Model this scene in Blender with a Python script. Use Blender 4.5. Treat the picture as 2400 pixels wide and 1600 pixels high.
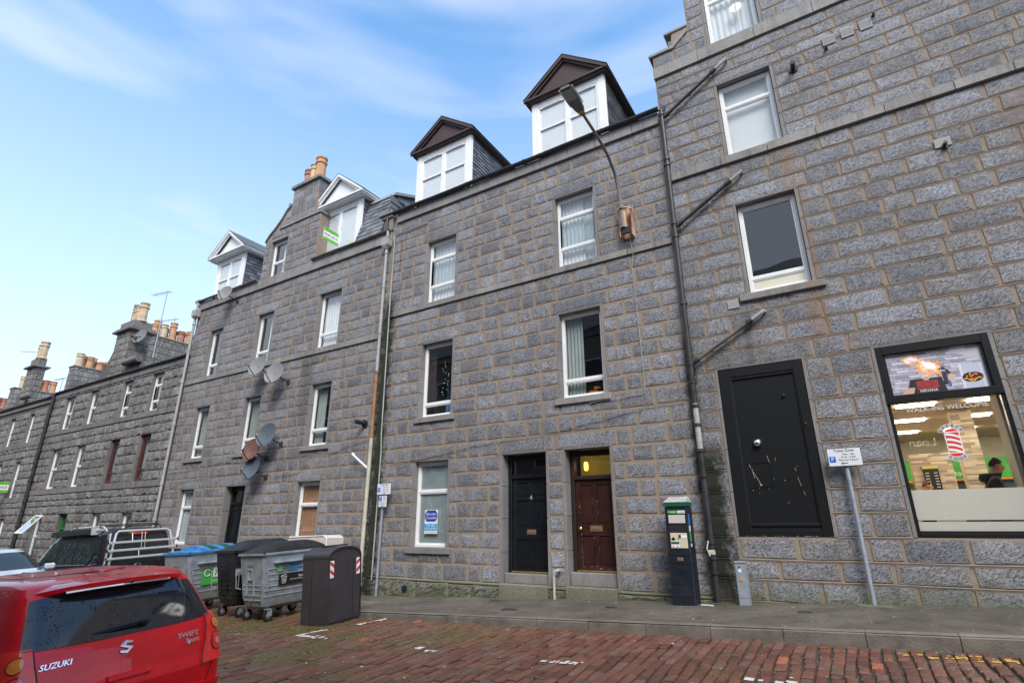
import bpy, math, random
from math import sin, cos, pi, radians, sqrt
from mathutils import Matrix, Vector, noise as mnoise
sc = bpy.context.scene
for o in list(bpy.data.objects): bpy.data.objects.remove(o)
C = sc.collection
# ------------------------------------------------------------------ camera
cam = bpy.data.cameras.new('camera'); co = bpy.data.objects.new('camera', cam); C.objects.link(co)
yaw, pit, rol = radians(31.72488661), radians(18.95005393), radians(-0.20235719)
fw = Vector((-sin(yaw)*cos(pit), cos(yaw)*cos(pit), sin(pit)))
rt = Vector((cos(yaw), sin(yaw), 0)); up = rt.cross(fw)
r2 = cos(rol)*rt+sin(rol)*up; u2 = -sin(rol)*rt+cos(rol)*up
CAM = Vector((0, -10.2, 1.5))
co.matrix_world = Matrix(((r2.x, u2.x, -fw.x, CAM.x), (r2.y, u2.y, -fw.y, CAM.y), (r2.z, u2.z, -fw.z, CAM.z), (0, 0, 0, 1)))
cam.sensor_width = 36; cam.lens = 36*1255.59/2400; cam.clip_end = 2000; cam.clip_start = .05
sc.camera = co
# ------------------------------------------------------------------ sky, sun, exposure
SUN_EL, SUN_AZ = radians(47), radians(142)      # azimuth measured clockwise from +Y
w = bpy.data.worlds.new('World'); sc.world = w; w.use_nodes = True
nt = w.node_tree; N = nt.nodes; L = nt.links; N.clear()
out = N.new('ShaderNodeOutputWorld'); bg = N.new('ShaderNodeBackground'); bg.inputs[1].default_value = .085
sky = N.new('ShaderNodeTexSky'); sky.sky_type = 'NISHITA'; sky.sun_disc = False
sky.sun_elevation = SUN_EL; sky.sun_rotation = SUN_AZ; sky.air_density = 1.0; sky.dust_density = .6; sky.ozone_density = 1.6; sky.altitude = 20
tc = N.new('ShaderNodeTexCoord'); mp = N.new('ShaderNodeMapping'); mp.inputs['Scale'].default_value = (1.1, 1.7, 6.5); mp.inputs['Rotation'].default_value = (0.05, .10, .5)
nz = N.new('ShaderNodeTexNoise'); nz.inputs['Scale'].default_value = 1.5; nz.inputs['Detail'].default_value = 4; nz.inputs['Roughness'].default_value = .42; nz.inputs['Distortion'].default_value = .3
cr = N.new('ShaderNodeValToRGB'); cr.color_ramp.elements[0].position = .44; cr.color_ramp.elements[1].position = .72
cr.color_ramp.elements[0].color = (0, 0, 0, 1); cr.color_ramp.elements[1].color = (.66, .66, .66, 1)
sp = N.new('ShaderNodeSeparateXYZ'); hz = N.new('ShaderNodeMapRange'); hz.inputs['From Min'].default_value = .0; hz.inputs['From Max'].default_value = .74; hz.inputs['To Min'].default_value = .93; hz.inputs['To Max'].default_value = .0
mxm = N.new('ShaderNodeMath'); mxm.operation = 'MAXIMUM'
mix = N.new('ShaderNodeMix'); mix.data_type = 'RGBA'; mix.inputs[7].default_value = (4.1, 4.45, 5.1, 1)
gain = N.new('ShaderNodeMix'); gain.data_type = 'RGBA'; gain.blend_type = 'MULTIPLY'; gain.inputs[0].default_value = 1; gain.inputs[7].default_value = (1.3, 1.68, 1.78, 1)
L.new(tc.outputs['Generated'], mp.inputs[0]); L.new(mp.outputs[0], nz.inputs[0]); L.new(nz.outputs[0], cr.inputs[0])
L.new(tc.outputs['Generated'], sp.inputs[0]); L.new(sp.outputs[2], hz.inputs[0])
so2 = N.new('ShaderNodeMapRange'); so2.inputs['From Min'].default_value = .15; so2.inputs['From Max'].default_value = -.35; so2.inputs['To Max'].default_value = .9
mx2 = N.new('ShaderNodeMath'); mx2.operation = 'MAXIMUM'; L.new(sp.outputs[1], so2.inputs[0]); L.new(so2.outputs[0], mx2.inputs[0]); L.new(cr.outputs[0], mx2.inputs[1])   # the cloud bank the upper windows mirror
L.new(mx2.outputs[0], mxm.inputs[0]); L.new(hz.outputs[0], mxm.inputs[1]); L.new(mxm.outputs[0], mix.inputs[0])
L.new(sky.outputs[0], gain.inputs[6]); L.new(gain.outputs[2], mix.inputs[6]); L.new(mix.outputs[2], bg.inputs[0]); L.new(bg.outputs[0], out.inputs[0])
sl = bpy.data.lights.new('sun', 'SUN'); sl.energy = 1.5; sl.angle = radians(28); sl.color = (1, .95, .88)
so = bpy.data.objects.new('sun', sl); C.objects.link(so)
sd = Vector((sin(SUN_AZ)*cos(SUN_EL), cos(SUN_AZ)*cos(SUN_EL), sin(SUN_EL)))
so.rotation_euler = sd.to_track_quat('Z', 'Y').to_euler(); so.location = (0, -20, 40)
sc.view_settings.view_transform = 'Standard'; sc.view_settings.look = 'None'; sc.view_settings.gamma = 1
sc.view_settings.use_curve_mapping = False; sc.view_settings.exposure = 1.45
sc.render.engine = 'CYCLES'; sc.cycles.max_bounces = 8; sc.cycles.transparent_max_bounces = 12
# ------------------------------------------------------------------ helpers
ROOTL = {}
def tagp(o, label=None, cat=None, group=None, kind=None):
    for k, v in (('label', label), ('category', cat), ('group', group), ('kind', kind)):
        if v: o[k] = v
    return o
def thing(name, label, cat, loc=(0, 0, 0), group=None, mat=None):
    o = bpy.data.objects.new(name, None); C.objects.link(o); o.empty_display_size = .2
    if mat is not None: o.matrix_world = mat; ROOTL[o.name] = None
    else: o.location = loc; ROOTL[o.name] = Matrix.Translation(loc).inverted()
    return tagp(o, label, cat, group)
def put(o, parent):
    C.objects.link(o)
    if parent is not None:
        o.parent = parent
        inv = ROOTL.get(parent.name)
        if inv is not None: o.matrix_parent_inverse = inv
    return o
def sheetmesh(name, vs, fs, mats, smooth=False, mi=None):
    me = bpy.data.meshes.new(name); me.from_pydata([tuple(v) for v in vs], [], fs)
    if not isinstance(mats, (list, tuple)): mats = [mats]
    for m in mats: me.materials.append(m)
    if smooth: me.polygons.foreach_set('use_smooth', [True]*len(fs))
    if mi: me.polygons.foreach_set('material_index', mi)
    me.update(); return me
class MB:
    def __init__(s): s.v = []; s.f = []; s.M = None; s.mi = []; s.cm = 0
    def add(s, vs, fs):
        b = len(s.v)
        s.v += [tuple(s.M @ Vector(v)) for v in vs] if s.M is not None else [tuple(v) for v in vs]
        s.f += [tuple(i+b for i in f) for f in fs]; s.mi += [s.cm]*len(fs); return s
    def box(s, x0, x1, y0, y1, z0, z1, c=0):
        if c <= 0:
            vs = [(x, y, z) for z in (z0, z1) for y in (y0, y1) for x in (x0, x1)]
            return s.add(vs, [(0, 2, 3, 1), (4, 5, 7, 6), (0, 1, 5, 4), (2, 6, 7, 3), (0, 4, 6, 2), (1, 3, 7, 5)])
        vs = []                                   # box with chamfered edges
        for X, Y, Z in [(a, b, d) for a in (0, 1) for b in (0, 1) for d in (0, 1)]:
            ax = x1 if X else x0; ay = y1 if Y else y0; az = z1 if Z else z0
            cx = -c if X else c; cy = -c if Y else c; cz = -c if Z else c
            vs += [(ax, ay+cy, az+cz), (ax+cx, ay, az+cz), (ax+cx, ay+cy, az)]
        I = lambda X, Y, Z, k: (X*4+Y*2+Z)*3+k
        fs = []
        for k in range(3):
            for t in (0, 1):
                q = []
                for a, b in ((0, 0), (1, 0), (1, 1), (0, 1)):
                    c3 = [0, 0, 0]; c3[k] = t; c3[(k+1) % 3] = a; c3[(k+2) % 3] = b; q.append(I(*c3, k))
                fs.append(tuple(q if t else q[::-1]))
        for k in range(3):
            for a in (0, 1):
                for b in (0, 1):
                    c0 = [0, 0, 0]; c0[(k+1) % 3] = a; c0[(k+2) % 3] = b; c1 = list(c0); c1[k] = 1
                    k1, k2 = (k+1) % 3, (k+2) % 3
                    fs.append((I(*c0, k1), I(*c1, k1), I(*c1, k2), I(*c0, k2)))
        for X in (0, 1):
            for Y in (0, 1):
                for Z in (0, 1): fs.append((I(X, Y, Z, 0), I(X, Y, Z, 1), I(X, Y, Z, 2)))
        return s.add(vs, fs)
    def tube(s, pts, r, n=8, cap=True):
        pts = [Vector(p) for p in pts]; rs = r if isinstance(r, (list, tuple)) else [r]*len(pts)
        vs = []; prev = None
        for i, p in enumerate(pts):
            t = (pts[min(i+1, len(pts)-1)]-pts[max(i-1, 0)]).normalized()
            a = Vector((0, 0, 1)) if abs(t.z) < .9 else Vector((1, 0, 0))
            if prev is not None: a = prev
            u = (a-t*a.dot(t)).normalized(); prev = u; v = t.cross(u)
            vs += [p+(u*cos(2*pi*k/n)+v*sin(2*pi*k/n))*rs[i] for k in range(n)]
        fs = [(i*n+k, i*n+(k+1) % n, (i+1)*n+(k+1) % n, (i+1)*n+k) for i in range(len(pts)-1) for k in range(n)]
        if cap: fs += [tuple(range(n))[::-1], tuple((len(pts)-1)*n+k for k in range(n))]
        return s.add(vs, fs)
    def lathe(s, c, prof, n=14, axis='z'):
        vs = []
        for r, h in prof:
            for k in range(n):
                a = 2*pi*k/n
                if axis == 'z': vs.append((c[0]+r*cos(a), c[1]+r*sin(a), c[2]+h))
                elif axis == 'y': vs.append((c[0]+r*cos(a), c[1]+h, c[2]+r*sin(a)))
                else: vs.append((c[0]+h, c[1]+r*cos(a), c[2]+r*sin(a)))
        m = len(prof)
        fs = [(i*n+k, i*n+(k+1) % n, (i+1)*n+(k+1) % n, (i+1)*n+k) for i in range(m-1) for k in range(n)]
        fs += [tuple(range(n))[::-1], tuple((m-1)*n+k for k in range(n))]
        return s.add(vs, fs)
    def prism(s, poly, a0, a1, axis='y'):
        f = {'y': lambda p, a: (p[0], a, p[1]), 'x': lambda p, a: (a, p[0], p[1]), 'z': lambda p, a: (p[0], p[1], a)}[axis]
        n = len(poly); vs = [f(p, a0) for p in poly]+[f(p, a1) for p in poly]
        fs = [tuple(range(n)), tuple(range(n, 2*n))[::-1]]+[(k, k+n, (k+1) % n+n, (k+1) % n) for k in range(n)]
        return s.add(vs, fs)
    def loft(s, rings, cap=True):
        n = len(rings[0]); vs = [p for r in rings for p in r]
        fs = [(i*n+k, i*n+(k+1) % n, (i+1)*n+(k+1) % n, (i+1)*n+k) for i in range(len(rings)-1) for k in range(n)]
        if cap: fs += [tuple(range(n))[::-1], tuple((len(rings)-1)*n+k for k in range(n))]
        return s.add(vs, fs)
    def build(s, name, mat, parent=None, smooth=False, kind=None, label=None):
        me = sheetmesh(name, s.v, s.f, mat, smooth, s.mi if isinstance(mat, (list, tuple)) else None)
        o = bpy.data.objects.new(name, me); put(o, parent)
        if smooth:
            try: me.set_sharp_from_angle(angle=radians(35))
            except Exception: pass
        return tagp(o, label=label, kind=kind)
# ------------------------------------------------------------------ materials
def newmat(name):
    m = bpy.data.materials.new(name); m.use_nodes = True; nt = m.node_tree; nt.nodes.clear()
    o = nt.nodes.new('ShaderNodeOutputMaterial'); return m, nt, o
def ND(nt, t, **kw):
    n = nt.nodes.new(t)
    for k, v in kw.items():
        if k.startswith('i_'): n.inputs[k[2:].replace('_', ' ')].default_value = v
        else: setattr(n, k, v)
    return n
def mixc(nt, f, a, b, mode='MIX'):
    n = nt.nodes.new('ShaderNodeMix'); n.data_type = 'RGBA'; n.blend_type = mode
    for i, v in ((0, f), (6, a), (7, b)):
        if isinstance(v, (int, float)): n.inputs[i].default_value = v
        elif isinstance(v, tuple): n.inputs[i].default_value = v if len(v) == 4 else v+(1,)
        else: nt.links.new(v, n.inputs[i])
    return n.outputs[2]
def ramp(nt, src, lo, hi, a=0., b=1.):
    n = nt.nodes.new('ShaderNodeMapRange'); n.inputs[1].default_value = lo; n.inputs[2].default_value = hi; n.inputs[3].default_value = a; n.inputs[4].default_value = b
    nt.links.new(src, n.inputs[0]); return n.outputs[0]
def nse(nt, vec, scale, detail=4, rough=.55, dist=0):
    n = ND(nt, 'ShaderNodeTexNoise', i_Scale=scale, i_Detail=detail, i_Roughness=rough, i_Distortion=dist); nt.links.new(vec, n.inputs[0]); return n.outputs[0]
def mth(nt, op, a, b=0.):
    n = nt.nodes.new('ShaderNodeMath'); n.operation = op
    for i, v in ((0, a), (1, b)):
        if isinstance(v, (int, float)): n.inputs[i].default_value = v
        else: nt.links.new(v, n.inputs[i])
    return n.outputs[0]
def scaled(nt, vec, s, rot=(0, 0, 0)):
    n = nt.nodes.new('ShaderNodeMapping'); n.inputs['Scale'].default_value = s; n.inputs['Rotation'].default_value = rot; nt.links.new(vec, n.inputs[0]); return n.outputs[0]
def plain(name, col, rough=.6, metal=0., bump=0., bscale=40, var=.0, vscale=3, emit=0, coat=0, spec=.5, bdist=.01, world=False):
    m, nt, o = newmat(name); b = ND(nt, 'ShaderNodeBsdfPrincipled'); nt.links.new(b.outputs[0], o.inputs[0])
    b.inputs['Base Color'].default_value = tuple(col)+(1,); b.inputs['Roughness'].default_value = rough; b.inputs['Metallic'].default_value = metal
    b.inputs['Specular IOR Level'].default_value = spec
    if coat: b.inputs['Coat Weight'].default_value = coat; b.inputs['Coat Roughness'].default_value = .04
    if emit: b.inputs['Emission Color'].default_value = tuple(col)+(1,); b.inputs['Emission Strength'].default_value = emit
    if var or bump:
        t = ND(nt, 'ShaderNodeTexCoord'); v = ND(nt, 'ShaderNodeNewGeometry').outputs['Position'] if world else t.outputs['Object']
        if var:
            f = nse(nt, v, vscale, 6, .65)
            c = mixc(nt, ramp(nt, f, .3, .7), tuple(max(0, k*(1-var)) for k in col), tuple(k*(1+var) for k in col)); nt.links.new(c, b.inputs['Base Color'])
            nt.links.new(ramp(nt, f, .3, .7, max(.02, rough*.8), min(1, rough*1.2)), b.inputs['Roughness'])
        if bump:
            bp = ND(nt, 'ShaderNodeBump', i_Strength=bump, i_Distance=bdist); nt.links.new(nse(nt, v, bscale, 3), bp.inputs['Height']); nt.links.new(bp.outputs[0], b.inputs['Normal'])
    return m
GROUNDK = (.39, .043)
def stone_mat(name, ca, cb, mortar, island, rough_scale=36, bstr=.8, bdist=.012, stains=(), dark=.0, smear=1., moss=True, streak=0., crev_shade=.36):
    """granite: per stone tone, speckle, hammered relief with its shade and lit ridges painted in, mortar smeared over the arris, algae near the pavement"""
    m, nt, o = newmat(name); b = ND(nt, 'ShaderNodeBsdfPrincipled'); nt.links.new(b.outputs[0], o.inputs[0])
    g = ND(nt, 'ShaderNodeNewGeometry'); P = g.outputs['Position']
    rnd = g.outputs['Random Per Island'] if island else ND(nt, 'ShaderNodeObjectInfo').outputs['Random']
    col = mixc(nt, rnd, ca, cb)
    warm = mth(nt, 'FRACT', mth(nt, 'MULTIPLY', rnd, 7.31))
    col = mixc(nt, mth(nt, 'MULTIPLY', warm, .34), col, (.25, .225, .20), 'MIX'); col = mixc(nt, ramp(nt, nse(nt, P, 3.2, 5, .7), .42, .66, 0, .5), col, (.225, .205, .185))
    dvec = scaled(nt, P, (1, 1, 1.0), (0, radians(34), 0)); dvec = scaled(nt, dvec, (.62, 1, 1.55))
    rel = nse(nt, dvec, rough_scale, 3, .6, .25)
    spk = nse(nt, P, 120, 2, .7)
    col = mixc(nt, ramp(nt, spk, .36, .64), mixc(nt, 1, col, (.80, .80, .83), 'MULTIPLY'), mixc(nt, 1, col, (1.2, 1.2, 1.2), 'MULTIPLY'))
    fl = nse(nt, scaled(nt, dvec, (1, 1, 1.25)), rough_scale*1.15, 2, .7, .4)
    col = mixc(nt, ramp(nt, fl, .40, .49, 1, 0), col, mixc(nt, 1, col, (crev_shade, crev_shade, crev_shade*1.02), 'MULTIPLY'))  # shade in the hollows of the relief, painted into the stone colour
    col = mixc(nt, ramp(nt, fl, .53, .62, 0, 1), col, mixc(nt, 1, col, (1.4, 1.4, 1.4), 'MULTIPLY'))  # ridges painted lighter, as if catching the light from above
    big = nse(nt, P, .9, 4, .6); col = mixc(nt, ramp(nt, big, .38, .66, 0, .55+dark), col, mixc(nt, 1, col, (.58, .57, .56), 'MULTIPLY'))
    if streak:
        st = nse(nt, scaled(nt, P, (5, 5, .35)), 1.3, 5, .7); col = mixc(nt, ramp(nt, st, .5, .72, 0, streak), col, (.035, .035, .035))
    if mortar is not None and smear:
        at = ND(nt, 'ShaderNodeAttribute', attribute_name='edge')
        e = mth(nt, 'ADD', at.outputs['Fac'], mth(nt, 'MULTIPLY', mth(nt, 'SUBTRACT', nse(nt, P, 16, 4, .75), .5), 1.35*smear))
        mc = mixc(nt, ramp(nt, nse(nt, P, 6, 4), .3, .7), mortar, tuple(k*.8 for k in mortar))
        col = mixc(nt, ramp(nt, e, .46, .62), col, mc)
    sx = ND(nt, 'ShaderNodeSeparateXYZ'); nt.links.new(P, sx.inputs[0])
    col = add_stains(nt, col, P, sx, stains, moss)
    nt.links.new(col, b.inputs['Base Color']); b.inputs['Roughness'].default_value = .68; b.inputs['Specular IOR Level'].default_value = .35
    bp = ND(nt, 'ShaderNodeBump', i_Strength=bstr, i_Distance=bdist); nt.links.new(mth(nt, 'ADD', rel, mth(nt, 'MULTIPLY', fl, .8)), bp.inputs['Height'])
    bp2 = ND(nt, 'ShaderNodeBump', i_Strength=.5, i_Distance=.004); nt.links.new(spk, bp2.inputs['Height']); nt.links.new(bp.outputs[0], bp2.inputs['Normal'])
    nt.links.new(bp2.outputs[0], b.inputs['Normal']); return m
def add_stains(nt, col, P, sx, stains, moss):
    n1 = nse(nt, P, 5, 5, .7)
    if moss:
        gz = mth(nt, 'SUBTRACT', sx.outputs[2], mth(nt, 'ADD', mth(nt, 'MULTIPLY', sx.outputs[0], GROUNDK[1]), GROUNDK[0]))
        f = mth(nt, 'ADD', ramp(nt, gz, 0, .55, 1, 0), mth(nt, 'MULTIPLY', mth(nt, 'SUBTRACT', n1, .5), 1.6))
        col = mixc(nt, ramp(nt, f, .45, 1.1, 0, .55), col, mixc(nt, n1, (.035, .04, .02), (.16, .19, .07)))
    for (x, z0, z1, wd, c, amt) in stains:
        dx = mth(nt, 'ABSOLUTE', mth(nt, 'SUBTRACT', sx.outputs[0], x))
        f = mth(nt, 'ADD', ramp(nt, dx, 0, wd, 1, 0), mth(nt, 'MULTIPLY', mth(nt, 'SUBTRACT', n1, .5), 1.5))
        zf = mth(nt, 'MULTIPLY', ramp(nt, sx.outputs[2], z1-.4, z1, 1, 0), ramp(nt, sx.outputs[2], z0, z0+.5, 0, 1))
        col = mixc(nt, mth(nt, 'MULTIPLY', ramp(nt, f, .35, .75, 0, amt), zf), col, c)
    return col
STAINS = [(-10.42, -.5, 7.8, .48, (.018, .024, .012), .97), (-2.15, .1, 3.0, .50, (.012, .015, .008), .97), (-2.3, 1.8, 5.2, .22, (.03, .032, .022), .8), (-10.1, 8.2, 9.7, .07, (.12, .075, .04), .7), (-.02, 4.3, 8.6, .30, (.28, .15, .07), .42), (-13.7, 4.2, 6.6, .7, (.09, .085, .075), .6), (-1.2, 2.0, 5.4, .16, (.09, .085, .08), .6), (-8.9, .2, 1.0, .3, (.09, .1, .06), .6), (3.3, 4.0, 8.4, .5, (.19, .14, .10), .5)]
MORT = (.285, .232, .19)
GA, GB = (.17, .186, .222), (.33, .348, .395)
def mortar_mat(name, c, moss=True, stains=STAINS):
    m, nt, o = newmat(name); b = ND(nt, 'ShaderNodeBsdfPrincipled'); nt.links.new(b.outputs[0], o.inputs[0]); g = ND(nt, 'ShaderNodeNewGeometry'); P = g.outputs['Position']
    f = nse(nt, P, 7, 5, .65); col = mixc(nt, ramp(nt, f, .3, .7), tuple(k*.8 for k in c), tuple(min(1, k*1.1) for k in c))
    col = mixc(nt, ramp(nt, nse(nt, P, .7, 4), .4, .7, 0, .55), col, tuple(k*.72 for k in c))
    sx = ND(nt, 'ShaderNodeSeparateXYZ'); nt.links.new(P, sx.inputs[0]); col = add_stains(nt, col, P, sx, stains, moss)
    nt.links.new(col, b.inputs['Base Color']); b.inputs['Roughness'].default_value = .85
    bp = ND(nt, 'ShaderNodeBump', i_Strength=.6, i_Distance=.01); nt.links.new(nse(nt, P, 60, 4), bp.inputs['Height']); nt.links.new(bp.outputs[0], b.inputs['Normal']); return m
M = {}
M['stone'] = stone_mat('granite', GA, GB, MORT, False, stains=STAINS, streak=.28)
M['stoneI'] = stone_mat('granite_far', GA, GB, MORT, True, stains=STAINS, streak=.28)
M['mortar'] = mortar_mat('mortar', MORT)
M['rough'] = stone_mat('old_granite', (.17, .17, .17), (.31, .305, .30), (.2, .18, .16), False, rough_scale=11, bstr=1, bdist=.03, dark=.1, smear=.4, moss=False, streak=.5, crev_shade=.6)
M['roughI'] = stone_mat('old_granite_far', (.17, .17, .17), (.31, .305, .30), (.2, .18, .16), True, rough_scale=11, bstr=1, bdist=.03, dark=.1, smear=.4, moss=False, streak=.5, crev_shade=.6)
M['rmortar'] = mortar_mat('old_mortar', (.12, .11, .10), False, [])
M['dressed'] = stone_mat('dressed_granite', (.245, .24, .235), (.31, .30, .29), None, False, rough_scale=60, bstr=.25, bdist=.006, crev_shade=.88, stains=STAINS+[(-3.1, 7.0, 7.3, .3, (.30, .13, .05), .85)], streak=.45)
M['dressedD'] = stone_mat('dark_dressed_granite', (.15, .145, .14), (.2, .195, .19), None, False, rough_scale=40, bstr=.3, bdist=.008, moss=False, streak=.6, crev_shade=.85)
M['jamb'] = stone_mat('jamb_granite', (.2, .2, .205), (.25, .25, .255), None, False, rough_scale=70, bstr=.2, bdist=.005, stains=[], streak=.25, crev_shade=.9)
M['upvc'] = plain('white_upvc', (.78, .79, .8), .35, var=.06, vscale=4, world=True)
M['wpaint'] = plain('white_paint', (.8, .8, .81), .45, var=.05, vscale=3, world=True)
M['maroonf'] = plain('maroon_frame', (.085, .025, .028), .5)
M['brownwood'] = plain('weathered_brown_wood', (.058, .038, .038), .75, bump=.4, bscale=60, var=.4, vscale=8, world=True)
M['slate'] = None
def slate_mat():
    m, nt, o = newmat('roof_slate'); b = ND(nt, 'ShaderNodeBsdfPrincipled'); nt.links.new(b.outputs[0], o.inputs[0])
    r = ND(nt, 'ShaderNodeObjectInfo').outputs['Random']; P = ND(nt, 'ShaderNodeNewGeometry').outputs['Position']
    c = mixc(nt, r, (.05, .058, .075), (.20, .21, .24)); c = mixc(nt, ramp(nt, nse(nt, P, 9, 5), .45, .75, 0, .5), c, (.21, .21, .22))
    nt.links.new(c, b.inputs['Base Color']); b.inputs['Roughness'].default_value = .5
    bp = ND(nt, 'ShaderNodeBump', i_Strength=.4, i_Distance=.006); nt.links.new(nse(nt, P, 30, 4), bp.inputs['Height']); nt.links.new(bp.outputs[0], b.inputs['Normal']); return m
M['slate'] = slate_mat()
M['roof'] = plain('slate_roof', (.09, .1, .11), .6, bump=.5, bscale=12, var=.4, vscale=3, world=True)
M['mossroof'] = plain('mossy_roof', (.17, .17, .12), .8, bump=.5, bscale=12, var=.5, vscale=3, world=True)
M['lead'] = plain('lead', (.28, .29, .31), .55, bump=.3, bscale=6, var=.15, world=True)
M['castiron'] = plain('black_cast_iron', (.03, .031, .034), .45, bump=.3, bscale=30, var=.5, vscale=5, world=True)
M['gutter'] = plain('grey_brown_gutter', (.13, .115, .10), .6, var=.35, vscale=4, world=True)
M['greypipe'] = plain('grey_painted_pipe', (.36, .36, .36), .55, var=.2, vscale=5, world=True)
M['creampipe'] = plain('cream_painted_pipe', (.5, .47, .38), .6, var=.2, vscale=4, world=True)
M['rustpipe'] = plain('rusty_pipe', (.32, .17, .08), .8, var=.3, vscale=9, world=True)
M['galv'] = plain('galvanised_steel', (.36, .39, .43), .5, metal=.35, var=.12, vscale=6)
def rust_mat():
    m, nt, o = newmat('rusty_cream_paint'); b = ND(nt, 'ShaderNodeBsdfPrincipled', i_Roughness=.8); nt.links.new(b.outputs[0], o.inputs[0]); P = ND(nt, 'ShaderNodeNewGeometry').outputs['Position']
    nt.links.new(mixc(nt, ramp(nt, nse(nt, scaled(nt, P, (14, 14, 3)), .6, 5, .7), .42, .56), (.52, .46, .40), mixc(nt, nse(nt, P, 20, 3), (.16, .05, .03), (.5, .17, .07))), b.inputs['Base Color']); return m
M['rust'] = rust_mat()
M['darkroom'] = plain('room_interior', (.13, .13, .13), .9)
M['warmroom'] = plain('warm_room_interior', (.30, .24, .17), .9)
M['net'] = plain('net_curtain', (.84, .84, .88), .9, var=.03)
M['curtain'] = plain('grey_curtain', (.42, .46, .46), .9, var=.1)
M['brownblind'] = plain('brown_blind', (.55, .29, .16), .8, var=.2, vscale=6)
M['blind'] = plain('pale_blind', (.72, .78, .82), .7)
M['frost'] = plain('frosted_film', (.36, .42, .43), .25, var=.12, vscale=2, coat=.4)
M['blackpaint'] = plain('black_gloss_paint', (.008, .010, .014), .28, bump=.25, bscale=7, var=.35, vscale=2, bdist=.004, world=True)
M['shopblack'] = plain('black_shopfront_paint', (.010, .011, .012), .34, bump=.2, bscale=9, bdist=.003, world=True)
M['brownpaint'] = plain('oxblood_paint', (.036, .012, .010), .38, bump=.25, bscale=11, var=.3, vscale=3, bdist=.003, world=True)
M['chip'] = plain('chipped_paint', (.40, .38, .35), .8)
M['darkbrown'] = plain('dark_brown_frame', (.022, .012, .012), .5)
M['brass'] = plain('brass', (.62, .42, .16), .3, metal=.9, var=.15, vscale=10)
M['bronze'] = plain('bronze_letterplate', (.36, .22, .13), .45, metal=.6)
M['chrome'] = plain('chrome', (.75, .76, .78), .12, metal=1)
M['alu'] = plain('brushed_aluminium', (.74, .73, .72), .4, metal=.5)
M['rubber'] = plain('rubber', (.018, .018, .018), .8)
M['blackplastic'] = plain('black_plastic', (.018, .019, .021), .38, var=.2)
M['white'] = plain('white_print', (.82, .82, .82), .5)
M['black'] = plain('black_print', (.012, .012, .012), .6)
M['signwhite'] = plain('sign_white', (.72, .74, .8), .4)
M['signblue'] = plain('sign_blue', (.012, .12, .72), .4)
M['green'] = plain('sign_green', (.06, .42, .07), .5)
M['red'] = plain('signal_red', (.65, .02, .02), .4)
M['orange'] = plain('orange', (.8, .25, .02), .5)
M['yellow'] = plain('yellow_paint', (.62, .36, .03), .8)
M['roadwhite'] = plain('road_paint_white', (.72, .70, .64), .75, var=.12, vscale=20)
M['pole'] = plain('barber_red', (.68, .03, .02), .5)
M['greentop'] = plain('machine_green', (.012, .09, .05), .4)
M['machine'] = plain('ticket_machine_black', (.012, .016, .026), .4, var=.3, vscale=5)
M['creampanel'] = plain('cream_panel', (.58, .53, .40), .5, var=.08)
M['mattress'] = plain('stained_cream_fabric', (.62, .54, .50), .9, bump=.3, bscale=30, var=.1, vscale=4)
M['bingrey'] = plain('galvanised_bin', (.34, .375, .41), .5, metal=.25, bump=.25, bscale=8, var=.28, vscale=5)
M['binblack'] = plain('black_bin_plastic', (.016, .017, .019), .42, var=.3, vscale=6)
M['binbrown'] = plain('dark_brown_housing', (.048, .042, .047), .5, var=.15, vscale=5, bump=.1, bscale=50)
M['blue'] = plain('blue_plastic', (.05, .22, .5), .5, var=.4, vscale=6)
M['pot'] = plain('clay_pot', (.50, .27, .15), .8, var=.3, vscale=4, world=True)
M['potbuff'] = plain('buff_clay_pot', (.55, .42, .28), .8, var=.3, vscale=3, world=True)
M['potred'] = plain('red_clay_pot', (.42, .17, .11), .8, var=.3, vscale=4, world=True)
M['cable'] = plain('grey_cable', (.2, .19, .18), .6)
M['dishgrey'] = plain('dish_grey', (.20, .20, .21), .55, var=.15, vscale=6)
M['dishdark'] = plain('dish_slate_grey', (.075, .09, .115), .45, var=.15, vscale=6)
M['dishrust'] = plain('dish_rusted', (.13, .062, .048), .8, var=.5, vscale=7)
M['litter_glints'] = plain('litter_glints', (.7, .68, .64), .8)
M['led'] = plain('lit_ceiling_panel', (1, .88, .70), .5, emit=13)
M['hallbulb'] = plain('lit_bulkhead_lamp', (1, .62, .12), .5, emit=1.4)
def glass_mat(name, tint=(1, 1, 1), k=1.0, rough=.01, bump=0, tr=1.0):
    m, nt, o = newmat(name); t = ND(nt, 'ShaderNodeBsdfTransparent'); t.inputs[0].default_value = tuple(tint)+(1,)
    g = ND(nt, 'ShaderNodeBsdfGlossy', i_Roughness=rough); fr = ND(nt, 'ShaderNodeFresnel', i_IOR=1.5); mx = ND(nt, 'ShaderNodeMixShader')
    ff = mth(nt, 'SUBTRACT', 1., ND(nt, 'ShaderNodeNewGeometry').outputs['Backfacing']); nt.links.new(mth(nt, 'MULTIPLY', ff, mth(nt, 'MINIMUM', mth(nt, 'MULTIPLY', fr.outputs[0], 3.0*k), .85)), mx.inputs[0]); nt.links.new(t.outputs[0], mx.inputs[1]); nt.links.new(g.outputs[0], mx.inputs[2]); nt.links.new(mx.outputs[0], o.inputs[0])
    P = ND(nt, 'ShaderNodeNewGeometry').outputs['Position']
    bp = ND(nt, 'ShaderNodeBump', i_Strength=.25+bump, i_Distance=.02); nt.links.new(nse(nt, P, 1.1, 1), bp.inputs['Height']); nt.links.new(bp.outputs[0], g.inputs['Normal']); nt.links.new(bp.outputs[0], fr.inputs['Normal'])
    return m
M['glass'] = glass_mat('window_glass', (.95, .97, .97))
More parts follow.
